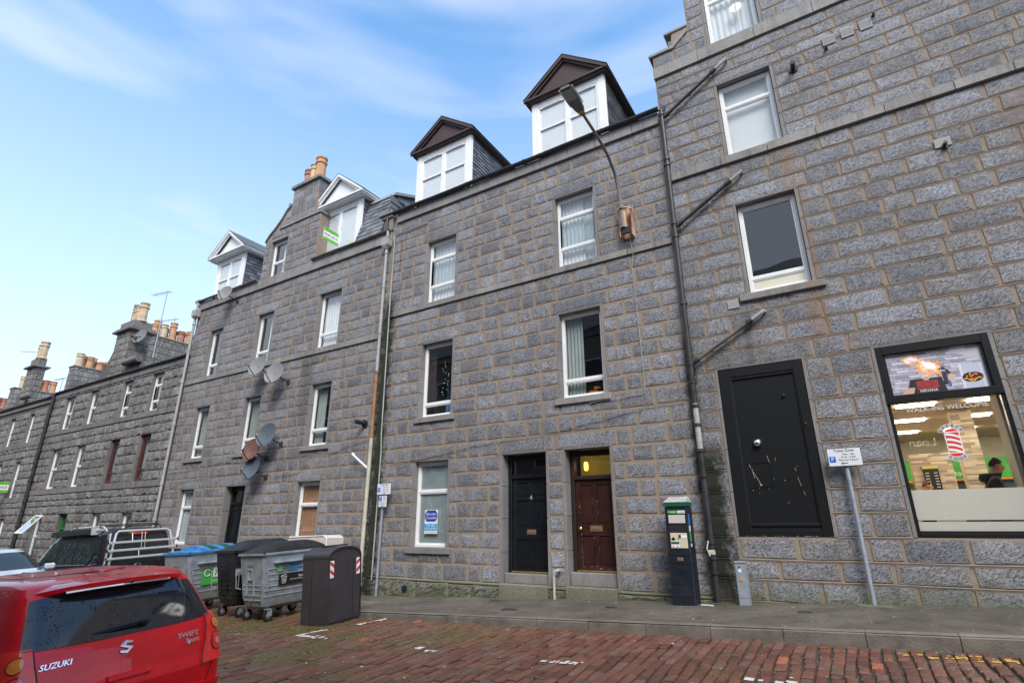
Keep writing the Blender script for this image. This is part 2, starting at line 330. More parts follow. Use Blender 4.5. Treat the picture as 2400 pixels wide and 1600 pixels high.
M['shopglass'] = glass_mat('shop_glass', (.97, .97, .97), .25)
M['carglass'] = glass_mat('tinted_car_glass', (.10, .11, .12), 1.0)
def print_mat():
    m, nt, o = newmat('printed_picture'); b = ND(nt, 'ShaderNodeBsdfPrincipled', i_Roughness=.4); a = ND(nt, 'ShaderNodeAttribute', attribute_name='Col')
    nt.links.new(a.outputs['Color'], b.inputs['Base Color']); nt.links.new(b.outputs[0], o.inputs[0]); return m
M['print'] = print_mat()
# ------------------------------------------------------------------ terrain functions
def zk(x): return .222+.0335*x if x > -6 else .021+.043*(x+6)
def road(x, y): return zk(x)-.05*(-2.35-y)
def gnd(x): return .39+.043*x if x < 1.7 else .463+.035*(x-1.7)
def pav(x, y): return gnd(x)+.013*y
def lerp(a, b, t): return a+(b-a)*t
rng = random.Random(7)
# ------------------------------------------------------------------ stones
def stone_unit(r, depth, jag=.02):
    """unit-size ashlar: outline ring, raised ring, broken face"""
    o = [(-.5, -.46), (-.47, -.5), (-.17, -.5), (.17, -.5), (.47, -.5), (.5, -.46), (.5, .46), (.47, .5), (.17, .5), (-.17, .5), (-.47, .5), (-.5, .46)]
    o = [(x+r.uniform(-jag, jag)*.6, z+r.uniform(-jag, jag)*1.6) for x, z in o]
    n = len(o); vs = [(x, .004, z) for x, z in o]+[(x*.975, -depth*r.uniform(.55, .9), z*.965) for x, z in o]
    inn = [(-.32, -.25), (0, -.28), (.32, -.25), (.33, .25), (0, .28), (-.32, .25)]
    vs += [(x+r.uniform(-.05, .05), -depth*r.uniform(.8, 1.5), z+r.uniform(-.08, .08)) for x, z in inn]
    fs = [(k, (k+1) % n, n+(k+1) % n, n+k) for k in range(n)]
    a = n; b = 2*n
    fs += [(a+0, a+1, b+0), (a+1, a+2, b+0), (a+2, a+3, b+1, b+0), (a+3, a+4, b+2, b+1), (a+4, a+5, b+2), (a+5, a+6, b+3, b+2), (a+6, a+7, b+3), (a+7, a+8, b+3), (a+8, a+9, b+4, b+3), (a+9, a+10, b+5, b+4), (a+10, a+11, b+5), (a+11, a+0, b+0, b+5), (b+0, b+1, b+4, b+5), (b+1, b+2, b+3, b+4)]
    ed = [1.]*n+[.62]*n+[0.]*6
    return vs, fs, ed
UNITS = {'fine': [stone_unit(rng, .015) for _ in range(14)], 'rough': [stone_unit(rng, .038, .03) for _ in range(14)], 'plinth': [stone_unit(rng, .05, .03) for _ in range(6)]}
MESHC = {}
def unit_mesh(kind, i, mat):
    k = (kind, i, mat.name)
    if k not in MESHC:
        vs, fs, ed = UNITS[kind][i]; me = sheetmesh('stone', vs, fs, mat)
        a = me.attributes.new('edge', 'FLOAT', 'POINT'); a.data.foreach_set('value', ed); MESHC[k] = me
    return MESHC[k]
def courses(intervals, zs, avg, joint, r, lo=.34):
    """intervals(za,zb) -> free x spans; returns stone rectangles"""
    res = []
    for za, zb in zip(zs[:-1], zs[1:]):
        off = r.random()
        for xa, xb in intervals(za, zb):
            x = xa; first = True
            while x < xb-.03:
                wd = avg*r.uniform(.62, 1.5)
                if first: wd *= .45+.6*off; first = False
                wd = max(wd, .16)
                if xb-(x+wd) < avg*lo: wd = xb-x if xb-x < avg*1.45 else (xb-x)/2
                wd = min(wd, xb-x)
                res.append(((x+x+wd)/2, (za+zb)/2, wd-joint*r.uniform(.75, 1.3), zb-za-joint*r.uniform(.7, 1.25))); x += wd
    return res
def lay(root, rects, kind, mat, matI, limit=300, name='stone', y=0, r=rng, rank=None):
    rects = [q for q in rects if q[2] > .05 and q[3] > .05]
    if rank is None: rank = lambda q: -q[2]*q[3]/((q[0]-CAM.x)**2+CAM.y**2+(q[1]-1.5)**2)*(1 if vis(q[0], q[1]) else 0)
    rects.sort(key=rank)
    nk = len(UNITS[kind])
    for (x, z, wd, h) in rects[:limit]:
        o = bpy.data.objects.new(name, unit_mesh(kind, r.randrange(nk), mat)); put(o, root)
        o.location = (x, y, z); o.scale = (wd*(1 if r.random() < .5 else 1), 1, h)
    rest = rects[limit:]
    if rest:
        V = []; F = []; E_ = []
        for (x, z, wd, h) in rest:
            vs, fs, ed = UNITS[kind][r.randrange(nk)]; b = len(V)
            V += [(x+a*wd, y+c, z+d*h) for a, c, d in vs]; F += [tuple(i+b for i in f) for f in fs]; E_ += ed
        me = sheetmesh(name+'work', V, F, matI); a = me.attributes.new('edge', 'FLOAT', 'POINT'); a.data.foreach_set('value', E_)
        o = bpy.data.objects.new(name+'work', me); put(o, root); o['kind'] = 'stuff'
def vis(x, z, y=0):
    v = Vector((x, y, z))-CAM; d = v.dot(fw)
    return d > 0 and abs(v.dot(r2)/d) < .985 and abs(v.dot(u2)/d) < .66
def free_spans(x0, x1, openings, margin=.045):
    def f(za, zb):
        sp = [(x0, x1)]
        for (a, b, c, d) in openings:
            if min(zb, d)-max(za, c) > .35*(zb-za):
                n = []
                for p, q in sp:
                    if a-margin > p and a-margin < q: n.append((p, a-margin))
                    elif a-margin >= q: n.append((p, q)); continue
                    if b+margin < q: n.append((max(p, b+margin), q))
                sp = n
        return [s for s in sp if s[1]-s[0] > .08]
    return f
def wall_sheet(root, x0, x1, z0f, z1, openings, mat, name='wall_face', thick=.22, y=0):
    xs = sorted({x0, x1}|{a for o in openings for a in o[:2] if x0 < a < x1}); zs = sorted({-8, z1}|{c for o in openings for c in o[2:] if c < z1})
    mb = MB()
    for xa, xb in zip(xs[:-1], xs[1:]):
        for za, zb in zip(zs[:-1], zs[1:]):
            cx, cz = (xa+xb)/2, (za+zb)/2
            if any(a < cx < b and c < cz < d for a, b, c, d in openings): continue
            mb.add([(xa, y, za), (xb, y, za), (xb, y, zb), (xa, y, zb)], [(0, 1, 2, 3)])
            mb.add([(xa, y+thick, za), (xb, y+thick, za), (xb, y+thick, zb), (xa, y+thick, zb)], [(3, 2, 1, 0)])
    return mb.build(name, mat, root)
def reveals(root, openings, mat, depth=.22, sill=True, lint=True):
    for (a, b, c, d) in openings:
        hgt = d-c; n = max(2, int(hgt/.6))
        for k in range(n):
            za, zb = c+hgt*k/n+.004, c+hgt*(k+1)/n-.004
            for xa, xb in ((a-.05, a), (b, b+.05)):
                MB().box(xa, xb, -.012, depth, za, zb, .004).build('jamb_stone', mat, root)
        MB().box(a-.05, b+.05, -.010, depth, d, d+.045, .004).build('lintel_soffit', mat, root)
def course_stones(root, x0, x1, z0, z1, y0, y1, mat, name, r, ln=(.7, 1.15), cham=.006):
    x = x0
    while x < x1-.01:
        wd = r.uniform(*ln)
        if x1-(x+wd) < .4: wd = x1-x
        MB().box(x+.004, x+wd-.004, y0+r.uniform(-.003, .003), y1, z0, z1+r.uniform(-.004, .004), cham).build(name, mat, root); x += wd
# ------------------------------------------------------------------ windows
def wavy(x0, x1, y, z0, z1, amp=.02, waves=9, n=44):
    mb = MB(); vs = []
    for i in range(n+1):
        t = i/n; vs += [(lerp(x0, x1, t), y+amp*sin(t*waves*2*pi)+amp*.4*sin(t*waves*5.3), z0), (lerp(x0, x1, t), y+amp*sin(t*waves*2*pi+.4), z1)]
    return mb.add(vs, [(2*i, 2*i+2, 2*i+3, 2*i+1) for i in range(n)])
def room(win, x0, x1, y0, z0, z1, mat, depth=1.3, name='room'):
    mb = MB(); a, b = x0-.25, x1+.25; c, d = z0-.3, z1+.2
    P = [(a, y0, c), (b, y0, c), (b, y0, d), (a, y0, d), (a, y0+depth, c), (b, y0+depth, c), (b, y0+depth, d), (a, y0+depth, d)]
    mb.add(P, [(4, 7, 6, 5), (0, 3, 7, 4), (1, 5, 6, 2), (3, 2, 6, 7), (0, 4, 5, 1)]); return mb.build(name, mat, win)
def window(root, x0, x1, z0, z1, tr=(), mu=(), style='net', mat='upvc', yd=.12, fwid=.055, sash=True, label=None, glass='glass', tray=True):
    mb = MB(); y0, y1 = yd, yd+.07
    mb.box(x0, x0+fwid, y0, y1, z0, z1, .006).box(x1-fwid, x1, y0, y1, z0, z1, .006)
    mb.box(x0+fwid, x1-fwid, y0+.001, y1, z1-fwid*1.4, z1, .006).box(x0+fwid, x1-fwid, y0-.012, y1, z0, z0+fwid*1.2, .006)
    xs = [x0+fwid]+[v for v in mu]+[x1-fwid]; zs = [z0+fwid*1.2]+list(tr)+[z1-fwid*1.4]
    for v in mu: mb.box(v-.035, v+.035, y0+.004, y1, z0+fwid, z1-fwid, .005)
    for v in tr:
        for k in range(len(xs)-1): mb.box(xs[k]+(.035 if k else 0), xs[k+1]-(.035 if k < len(xs)-2 else 0), y0+.006, y1, v-.032, v+.032, .005)
    if sash:
        for k in range(len(xs)-1):
            for j in range(len(zs)-1):
                a = xs[k]+(.035 if k else 0); b = xs[k+1]-(.035 if k < len(xs)-2 else 0); c = zs[j]+(.032 if j else 0); d = zs[j+1]-(.032 if j < len(zs)-2 else 0); s = .022
                mb.box(a+.002, a+s, y0+.018, y1-.01, c, d).box(b-s, b-.002, y0+.018, y1-.01, c, d).box(a+s, b-s, y0+.018, y1-.01, c+.002, c+s).box(a+s, b-s, y0+.018, y1-.01, d-s, d-.002)
    if tray: mb.box(lerp(x0, x1, .32), lerp(x0, x1, .68), y0-.012, y0-.001, z1-fwid*.9, z1-fwid*.45, .003)
    win = mb.build('window', M[mat], root, label=label)
    for k in range(len(xs)-1):
        for j in range(len(zs)-1):
            MB().box(xs[k]+.01, xs[k+1]-.01, y0+.045, y0+.051, zs[j]+.01, zs[j+1]-.01).build('pane', M[glass], win)
    yc = yd+.16
    if style in ('net', 'net_gap'):
        if style == 'net': wavy(x0, x1, yc, z0, z1, .018, 8).build('net_curtain', M['net'], win, True)
        else:
            wavy(x0, lerp(x0, x1, .62), yc, z0, z1, .018, 6).build('net_curtain', M['net'], win, True); wavy(lerp(x0, x1, .5), x1, yc+.06, z0, z1, .01, 2).build('net_curtain', M['blind'], win, True)
    elif style == 'blind': MB().box(x0, x1, yc, yc+.01, z0, z1).build('roller_blind', M['wpaint'], win)
    elif style == 'venetian':
        n = int((z1-z0)/.05)
        for k in range(n): MB().add([(x0, yc-.06, z0+k*.05), (x1, yc-.06, z0+k*.05), (x1, yc-.04, z0+k*.05+.047), (x0, yc-.04, z0+k*.05+.047)], [(0, 1, 2, 3)]).build('blind_slat', M['blind'], win)
        room(win, x0, x1, yd+.21, z0, z1, M['darkroom'])
    elif style == 'brown':
        n = int((z1-z0)/.045)
        for k in range(n): MB().box(x0, x1, yc-.06+.1*(k % 2)*.05, yc-.04, z0+k*.045, z0+k*.045+.042).build('blind_slat', M['brownblind'], win)
    elif style == 'frost': MB().box(x0+.03, x1-.03, yd+.06, yd+.065, z0, z1).build('frosted_film', M['frost'], win)
    elif style == 'dark': room(win, x0, x1, yd+.1, z0, z1, M['darkroom'])
    elif style == 'half':
        room(win, x0, x1, yd+.1, z0, z1, M['darkroom']); wavy(x0+.02, lerp(x0, x1, .45), yc, z0, z1, .02, 5).build('curtain', M['curtain'], win, True)
    elif style == 'halfr':
        room(win, x0, x1, yd+.1, z0, z1, M['darkroom']); wavy(lerp(x0, x1, .42), x1, yc, z0, z1, .02, 4).build('net_curtain', M['net'], win, True)
    elif style == 'wood': room(win, x0, x1, yd+.1, z0, z1, M['darkroom']); MB().box(x0, lerp(x0, x1, .26), yc, yc+.03, z0, z1).build('curtain', M['brownwood'], win)
    return win
# ------------------------------------------------------------------ text
TC = {}
def text_geo(s):
    if s not in TC:
        cu = bpy.data.curves.new('t', 'FONT'); cu.body = s; cu.align_x = 'CENTER'; cu.align_y = 'CENTER'; cu.resolution_u = 3
        ob = bpy.data.objects.new('t', cu); C.objects.link(ob); me = bpy.data.meshes.new_from_object(ob)
        TC[s] = ([tuple(v.co) for v in me.vertices], [tuple(p.vertices) for p in me.polygons])
        bpy.data.objects.remove(ob); bpy.data.curves.remove(cu); bpy.data.meshes.remove(me)
    return TC[s]
def tx(mb, s, x, y, z, size, sx=1., rot=0., mirror=False, shear=0.):
    vs, fs = text_geo(s); o = []
    for a, b, _ in vs:
        a, b = (a+shear*b)*size*sx, b*size
        if mirror: a = -a
        o.append((x+a*cos(rot)-b*sin(rot), y, z+a*sin(rot)+b*cos(rot)))
    mb.add(o, fs if not mirror else [f[::-1] for f in fs])
def sign_text(root, lines, y, mat, name='lettering'):
    for ln in lines: mb = MB(); tx(mb, ln[0], ln[1], y, ln[2], ln[3], *(ln[4:])); o = mb.build(name, M[mat], root)
    return o
def raster(name, parent, org, wd, ht, nx, nz_, fn, y):
    V = [(org[0]+wd*i/nx, y, org[1]+ht*j/nz_) for j in range(nz_+1) for i in range(nx+1)]
    F = [(j*(nx+1)+i, j*(nx+1)+i+1, (j+1)*(nx+1)+i+1, (j+1)*(nx+1)+i) for j in range(nz_) for i in range(nx)]
    me = sheetmesh(name, V, F, M['print']); at = me.color_attributes.new('Col', 'FLOAT_COLOR', 'CORNER'); buf = []
    for j in range(nz_):
        for i in range(nx):
            c = fn((i+.5)/nx, (j+.5)/nz_); buf += list(c+(1.,))*4
    at.data.foreach_set('color', buf); o = bpy.data.objects.new(name, me); return put(o, parent)
# ================================================================== GROUND
def strip(name, xs, ys, zf, mat, kind='structure'):
    V = [(x, y, zf(x, y)) for x in xs for y in ys]; m = len(ys)
    F = [(i*m+j, (i+1)*m+j, (i+1)*m+j+1, i*m+j+1) for i in range(len(xs)-1) for j in range(m-1)]
    me = sheetmesh(name, V, F, mat); o = bpy.data.objects.new(name, me); C.objects.link(o); o['kind'] = kind; return o
def grit_mat(name, c1, c2, green=0., rough=.8, spec=True, wet=0.):
    m, nt, o = newmat(name); b = ND(nt, 'ShaderNodeBsdfPrincipled'); nt.links.new(b.outputs[0], o.inputs[0]); P = ND(nt, 'ShaderNodeNewGeometry').outputs['Position']
    f = nse(nt, P, 70, 4, .8); c = mixc(nt, ramp(nt, f, .42, .58), c1, c2)
    c = mixc(nt, ramp(nt, nse(nt, P, 75, 1), .70, .75), c, (.5, .47, .42)); c = mixc(nt, ramp(nt, nse(nt, P, 4, 5, .7), .5, .62, 0, .45), c, tuple(k*.5 for k in c1))
    big = nse(nt, P, 1.1, 5, .62); c = mixc(nt, ramp(nt, big, .35, .65, 0, .5), c, tuple(k*.55 for k in c1))
    if green: c = mixc(nt, ramp(nt, nse(nt, P, .8, 5, .7), .48, .68, 0, green), c, (.075, .105, .02))
    sx = ND(nt, 'ShaderNodeSeparateXYZ'); nt.links.new(P, sx.inputs[0])
    if not green: c = mixc(nt, mth(nt, 'MULTIPLY', ramp(nt, sx.outputs[1], -.9, 0, 0, .75), ramp(nt, nse(nt, P, 2.2, 5, .7), .35, .6)), c, (.06, .068, .035))
    nt.links.new(c, b.inputs['Base Color']); nt.links.new(ramp(nt, big, .4, .62, rough, rough-wet), b.inputs['Roughness'])
    bp = ND(nt, 'ShaderNodeBump', i_Strength=.8, i_Distance=.008); nt.links.new(f, bp.inputs['Height']); nt.links.new(bp.outputs[0], b.inputs['Normal']); return m
M['asphalt'] = grit_mat('pavement_asphalt', (.085, .072, .058), (.20, .17, .138), wet=.3)
M['joint'] = grit_mat('sett_joint_grit', (.045, .038, .03), (.13, .115, .095), green=.8, wet=.3)
M['kerb'] = plain('kerb_granite', (.19, .165, .145), .55, bump=.6, bscale=50, var=.35, vscale=3, world=True)
def sett_mat(name, island):
    m, nt, o = newmat(name); b = ND(nt, 'ShaderNodeBsdfPrincipled'); nt.links.new(b.outputs[0], o.inputs[0])
    g = ND(nt, 'ShaderNodeNewGeometry'); P = g.outputs['Position']; r = g.outputs['Random Per Island'] if island else ND(nt, 'ShaderNodeObjectInfo').outputs['Random']
    c = mixc(nt, r, (.14, .056, .037), (.26, .108, .066)); c = mixc(nt, mth(nt, 'GREATER_THAN', mth(nt, 'FRACT', mth(nt, 'MULTIPLY', r, 17.3)), .993), c, (.55, .16, .08))
    c = mixc(nt, mth(nt, 'MULTIPLY', mth(nt, 'GREATER_THAN', mth(nt, 'FRACT', mth(nt, 'MULTIPLY', r, 9.7)), .88), .45), c, (.22, .165, .14))
    f = nse(nt, P, 40, 4, .7); c = mixc(nt, ramp(nt, f, .3, .7, 0, .5), c, (.10, .06, .05))
    big = nse(nt, P, .75, 5, .65); sx = ND(nt, 'ShaderNodeSeparateXYZ'); nt.links.new(P, sx.inputs[0])
    gl = mth(nt, 'MULTIPLY', ramp(nt, sx.outputs[0], -3.6, -5.5), ramp(nt, big, .44, .62, 0, .8)); c = mixc(nt, gl, c, mixc(nt, f, (.07, .075, .02), (.15, .13, .045)))
    nt.links.new(c, b.inputs['Base Color']); nt.links.new(ramp(nt, nse(nt, P, 2.5, 4), .35, .65, .55, .22), b.inputs['Roughness']); b.inputs['Specular IOR Level'].default_value = .4
    bp = ND(nt, 'ShaderNodeBump', i_Strength=.8, i_Distance=.012); nt.links.new(nse(nt, P, 22, 4), bp.inputs['Height']); nt.links.new(bp.outputs[0], b.inputs['Normal']); return m
M['sett'] = sett_mat('red_sett', False); M['settI'] = sett_mat('red_sett_far', True)
gmesh = sheetmesh('ground', [(-400, -300, -9), (300, -300, -9), (300, 300, -9), (-400, 300, -9)], [(0, 1, 2, 3)], plain('earth', (.08, .075, .06), .9))
go = bpy.data.objects.new('ground', gmesh); C.objects.link(go); go['kind'] = 'structure'
roadxs = [-90, -60, -40, -30, -20, -14, -10, -8, -6, -4, -2, 0, 2, 4, 7, 12]
rd = strip('road', roadxs, [-9.6, -8, -6, -4, -2.35, -1.2], lambda x, y: road(x, y)-.028, M['joint'])
XR = -8.8                                      # the kerb line is set back beyond here (parking bay)
pv = strip('pavement', [XR, -8, -6, -4, -2, 0, 1.7, 4, 7, 12], [-2.35, -1.8, -1, 0, .3], pav, M['asphalt'])
pv2 = strip('pavement', [-90, -60, -40, -30, -20, -14, -10, XR], [-1.2, -.6, 0, .3], pav, M['asphalt'])
npv = strip('pavement', roadxs, [-12.5, -9.6], lambda x, y: road(x, -9.6)+.12, M['asphalt'])
def quadbar(mb, x0, x1, y0, y1, zt0, zt1, zb0, zb1, c=.012):
    mb.loft([[(x, y0, zb), (x, y0, zt-c*1.6), (x, y0+c, zt), (x, y1, zt), (x, y1, zb)] for x, zt, zb in ((x0, zt0, zb0), (x1, zt1, zb1))])
x = -4.44-.85*5
while x < 8:
    a, b = x+.004, x+.846; mb = MB(); q = rng.uniform(-.003, .003)
    quadbar(mb, a, b, -2.35+rng.uniform(-.004, .004), -2.2, pav(a, -2.3)+.004+q, pav(b, -2.3)+.004+q, road(a, -2.4)-.15, road(b, -2.4)-.15, .016)
    mb.build('kerb_stone', M['kerb'], pv); x += .85
mb = MB(); mb.box(XR, XR+.13, -2.2, -1.2, -.6, pav(XR, -2)+.003).build('kerb_stone', M['kerb'], pv2)
x = XR-.9
while x > -60:
    mb = MB(); quadbar(mb, x+.004, x+.896, -1.2, -1.06, pav(x, -1.2)+.004, pav(x+.9, -1.2)+.004, road(x, -1.2)-.15, road(x+.9, -1.2)-.15); mb.build('kerb_stone', M['kerb'], pv2); x -= .9
mb = MB()
for k in range(12): quadbar(mb, -30+k*4+.005, -26+k*4-.005, -9.75, -9.6, road(-30+k*4, -9.6)+.125, road(-26+k*4, -9.6)+.125, road(-30+k*4, -9.6)-.2, road(-26+k*4, -9.6)-.2)
mb.build('kerb_line', M['kerb'], npv)['kind'] = 'stuff'
# setts
def sett_unit(r):
    t = [(r.uniform(-.03, .03), r.uniform(-.02, .02)) for _ in range(4)]
    s = [(-.5, -.5), (.5, -.5), (.5, .5), (-.5, .5)]
    vs = [(a+t[i][0]*.5, b+t[i][1]*.5, -.05) for i, (a, b) in enumerate(s)]+[(a+t[i][0], b+t[i][1], -.012) for i, (a, b) in enumerate(s)]+[(a*.84+t[i][0], b*.9+t[i][1], r.uniform(-.002, .002)) for i, (a, b) in enumerate(s)]+[(0, 0, .005)]
    fs = []
    for L_ in (0, 4): fs += [(L_+k, L_+(k+1) % 4, L_+4+(k+1) % 4, L_+4+k) for k in range(4)]
    return vs, fs+[(8, 9, 12), (9, 10, 12), (10, 11, 12), (11, 8, 12)]
SU = [sett_unit(rng) for _ in range(10)]; SM = [sheetmesh('sett', v, f, M['sett']) for v, f in SU]
setts = []
x = 6.5; row = 0
while x > -20:
    pitch = .122*rng.uniform(.93, 1.07); y = -2.37-rng.uniform(0, .1) if x > XR else -1.22
    lim = -9.58 if x < 1.5 else -9.58
    while y > lim:
        ln = .21*rng.uniform(.75, 1.3)
        wob = .02*sin(y*1.7+row*.05)+.012*sin(y*4.1+row)
        setts.append((x+wob, y-ln/2, (pitch-.021)*rng.uniform(.95, 1.03), ln-rng.uniform(.006, .016), road(x, y-ln/2)+rng.uniform(-.009, .009), rng.uniform(-.05, .05), rng.uniform(-.03, .03))); y -= ln
    x -= pitch; row += 1
setts.sort(key=lambda s: ((s[0])**2+(s[1]+10.2)**2) if vis(s[0], s[4], s[1]) else 1e4+s[0]**2)
for k, s in enumerate(setts[:300]):
    o = bpy.data.objects.new('sett', SM[rng.randrange(10)]); put(o, rd); o.location = (s[0], s[1], s[4]); o.scale = (s[2], s[3], 1); o.rotation_euler = (s[6]+.05, s[5]-.034, rng.uniform(-.03, .03))
V = []; F = []
for s in setts[300:]:
    vs, fs = SU[rng.randrange(10)]; b = len(V); V += [(s[0]+a*s[2], s[1]+c*s[3], s[4]+d+.05*c*s[3]+.034*a*s[2]+(a*s[2]*s[5]+c*s[3]*s[6])) for a, c, d in vs]; F += [tuple(i+b for i in f) for f in fs]
o = bpy.data.objects.new('settwork', sheetmesh('settwork', V, F, M['settI'])); put(o, rd); o['kind'] = 'stuff'
# painted marks lie on the settts they were painted on
def marks(name, mat, test, mn=.0, r=random.Random(3)):
    mb = MB()
    for s in setts:
        if abs(s[0]+3) > 9: continue
        n = 4
        for i in range(n):
            for j in range(n):
                a0, a1 = -.46+.92*i/n, -.46+.92*(i+1)/n; c0, c1 = -.48+.96*j/n, -.48+.96*(j+1)/n
                px, py = s[0]+(a0+a1)/2*s[2], s[1]+(c0+c1)/2*s[3]
                if test(px, py) and r.random() > mn:
                    z = lambda a, c: s[4]+.008+.05*c*s[3]+.034*a*s[2]+a*s[2]*s[5]+c*s[3]*s[6]
                    mb.add([(s[0]+a*s[2], s[1]+c*s[3], z(a, c)) for a, c in ((a0, c0), (a1, c0), (a1, c1), (a0, c1))], [(0, 1, 2, 3)])
    o = mb.build(name, mat); o['kind'] = 'structure'; return o
def seg(px, py, ax, ay, bx, by, wd):
    vx, vy = bx-ax, by-ay; t = max(0, min(1, ((px-ax)*vx+(py-ay)*vy)/(vx*vx+vy*vy))); return (px-ax-t*vx)**2+(py-ay-t*vy)**2 < wd*wd
marks('road_marking', M['roadwhite'], lambda x, y: seg(x, y, -7.93, -3.86, -7.83, -3.42, .05) or seg(x, y, -7.93, -3.86, -7.22, -3.92, .05) or seg(x, y, -7.56, -2.95, -7.42, -2.48, .04), .06)
marks('road_marking', M['roadwhite'], lambda x, y: any(seg(x, y, a, b, c, d, .045) for a, b, c, d in ((-5.32, -4.02, -5.24, -4.03), (-5.12, -4.06, -4.95, -4.08), (-3.36, -4.08, -3.2, -4.06), (-3.12, -4.05, -2.95, -4.02), (-1.2, -4.03, -1.1, -4.02), (-.9, -4.02, -.78, -4.0))), .1)
marks('road_marking', M['yellow'], lambda x, y: mnoise.noise(Vector((x*9, y*11, 0))) > .05 and seg(x, y, .2, -2.66, 1.6, -2.68, .10), .2)
# dropped scraps, plus pale flakes painted as wet glints on the setts
mb = MB(); lr = random.Random(5)
for k in range(800):
    px = lr.uniform(-10, 2.5); py = lr.uniform(-7, -.1)
    z = (pav(px, py) if py > -2.2 else road(px, py)+.004)
    if -2.4 < py < -2.2 or (px < XR and py > -1.3): continue
    s = lr.uniform(.004, .013)*(1 if lr.random() < .93 else 2); a = lr.uniform(0, 3)
    mb.add([(px+s*cos(a), py+s*sin(a), z+.004), (px+s*cos(a+1.6), py+s*sin(a+1.6), z+.006), (px+s*cos(a+3), py+s*sin(a+3), z+.004), (px+s*cos(a+4.6), py+s*sin(a+4.6), z+.007)], [(0, 1, 2, 3)])
o = mb.build('litter_glints', M['litter_glints']); o['kind'] = 'stuff'; tagp(o, 'tiny pale scraps of litter scattered over the pavement and red setts')
# moss tufts between the setts and by the bin housing
mb = MB()
M['mossy'] = plain('bright_moss', (.12, .19, .02), .9, var=.4, vscale=10, world=True)
for k in range(5200):
    if k % 3 == 0: px, py = lr.gauss(-8.7, .7), lr.gauss(-3.45, .16)
    elif k % 3 == 1: px, py = lr.gauss(-6.6, .9), lr.gauss(-4.0, .35)
    else: px, py = lr.uniform(-9, -1), lr.uniform(-6.5, -3.2)
    if mnoise.noise(Vector((px*1.6, py*1.6, 3))) < .02 and k % 3: continue
    if py > -2.5: continue
    z = road(px, py)-.006; h = lr.uniform(.004, .02); s = lr.uniform(.004, .012); a = lr.uniform(0, 6)
    mb.add([(px+s*cos(a), py+s*sin(a), z), (px-s*cos(a), py-s*sin(a), z), (px+lr.uniform(-s, s), py+lr.uniform(-s, s), z+h)], [(0, 1, 2)])
o = mb.build('moss', M['mossy']); o['kind'] = 'stuff'; tagp(o, 'bright green moss growing between the red setts')
for (px, py, sz, lab) in ((-5.4, -1.55, .1, 'small dark iron cover in the pavement before the black door'), (-6.4, -.5, .08, 'small iron cover by the step of the black door'), (-3.78, -.99, .07, 'small iron cover before the oxblood door'), (-.9, -.95, .07, 'small iron cover in the pavement below the black panel')):
    o = MB().box(px-sz*1.3, px+sz*1.3, py-sz, py+sz, pav(px, py)-.03, pav(px, py)+.008, .003).build('access_cover', M['castiron']); tagp(o, lab, 'cover', 'iron covers in the pavement')
# ================================================================== BUILDINGS
def building(label, x0, x1, z): return thing('tenement', label, 'building', ((x0+x1)/2, .2, z), 'tenements along the street')
def body(root, x0, x1, zt, mat, ridge=None, roofmat=None, ydeep=8, zb=-8, y0=.225):
    mb = MB()
    for x in (x0+.002, x1-.002):
        yv = [(0.0, zb), (ydeep, zb), (ydeep, zt)]
        if ridge: yv += [ridge]
        yv += [(0.0, zt)]
        mb.add([(x, a, b) for a, b in yv], [tuple(range(len(yv)))])
    mb.add([(x0, ydeep, zb), (x1, ydeep, zb), (x1, ydeep, zt), (x0, ydeep, zt)], [(3, 2, 1, 0)]); mb.build('side_wall', mat, root)
    mb = MB()
    if ridge: mb.add([(x0-.05, y0-.02, zt), (x1+.05, y0-.02, zt), (x1+.05, ridge[0], ridge[1]), (x0-.05, ridge[0], ridge[1]), (x1+.05, ydeep, zt), (x0-.05, ydeep, zt)], [(0, 1, 2, 3), (3, 2, 4, 5)])
    else: mb.add([(x0, 0, zt), (x1, 0, zt), (x1, ydeep, zt), (x0, ydeep, zt)], [(0, 1, 2, 3)])
    mb.build('roof', roofmat or M['roof'], root)
def gutter(root, x0, x1, z, r, mat, y=-.11):
    mb = MB(); n = 10; nx = max(2, int((x1-x0)/.8)); rings = []
    for i in range(nx+1):
        x = lerp(x0, x1, i/nx); zz = z+.006*sin(i*1.9); rings.append([(x, y+r*cos(pi+pi*k/n), zz+r*sin(pi+pi*k/n)) for k in range(n+1)]+[(x, y+r*.86*cos(2*pi-pi*k/n), zz+r*.86*sin(2*pi-pi*k/n)) for k in range(n+1)])
    mb.loft(rings)
    x = x0+.9
    while x < x1: mb.loft([[(xx, y+r*1.13*cos(pi+pi*k/n), z+r*1.13*sin(pi+pi*k/n)) for k in range(n+1)] for xx in (x, x+.08)]); x += 1.83
    return mb.build('gutter', mat, root)
def pot(mb, c, h=.75, r=.125, n=14):
    mb.lathe(c, [(r*1.22, 0), (r*1.22, .07*h), (r*1.02, .10*h), (r, .2*h), (r*.94, .70*h), (r*1.12, .73*h), (r*1.16, .78*h), (r*.98, .81*h), (r*.95, .9*h), (r*1.14, .93*h), (r*1.12, h), (r*.85, h), (r*.8, .8*h)], n)
def pots(stack, pts, r=random.Random(11)):
    for p in pts:
        mb = MB(); h = p[3] if len(p) > 3 else .72; pot(mb, p[:3], h, p[5] if len(p) > 5 else .13, 8 if h > .85 and len(p) > 5 and p[5] > .17 else 14); mb.build('chimney_pot', M[p[4] if len(p) > 4 else r.choice(['potbuff', 'potbuff', 'pot'])], stack, True)
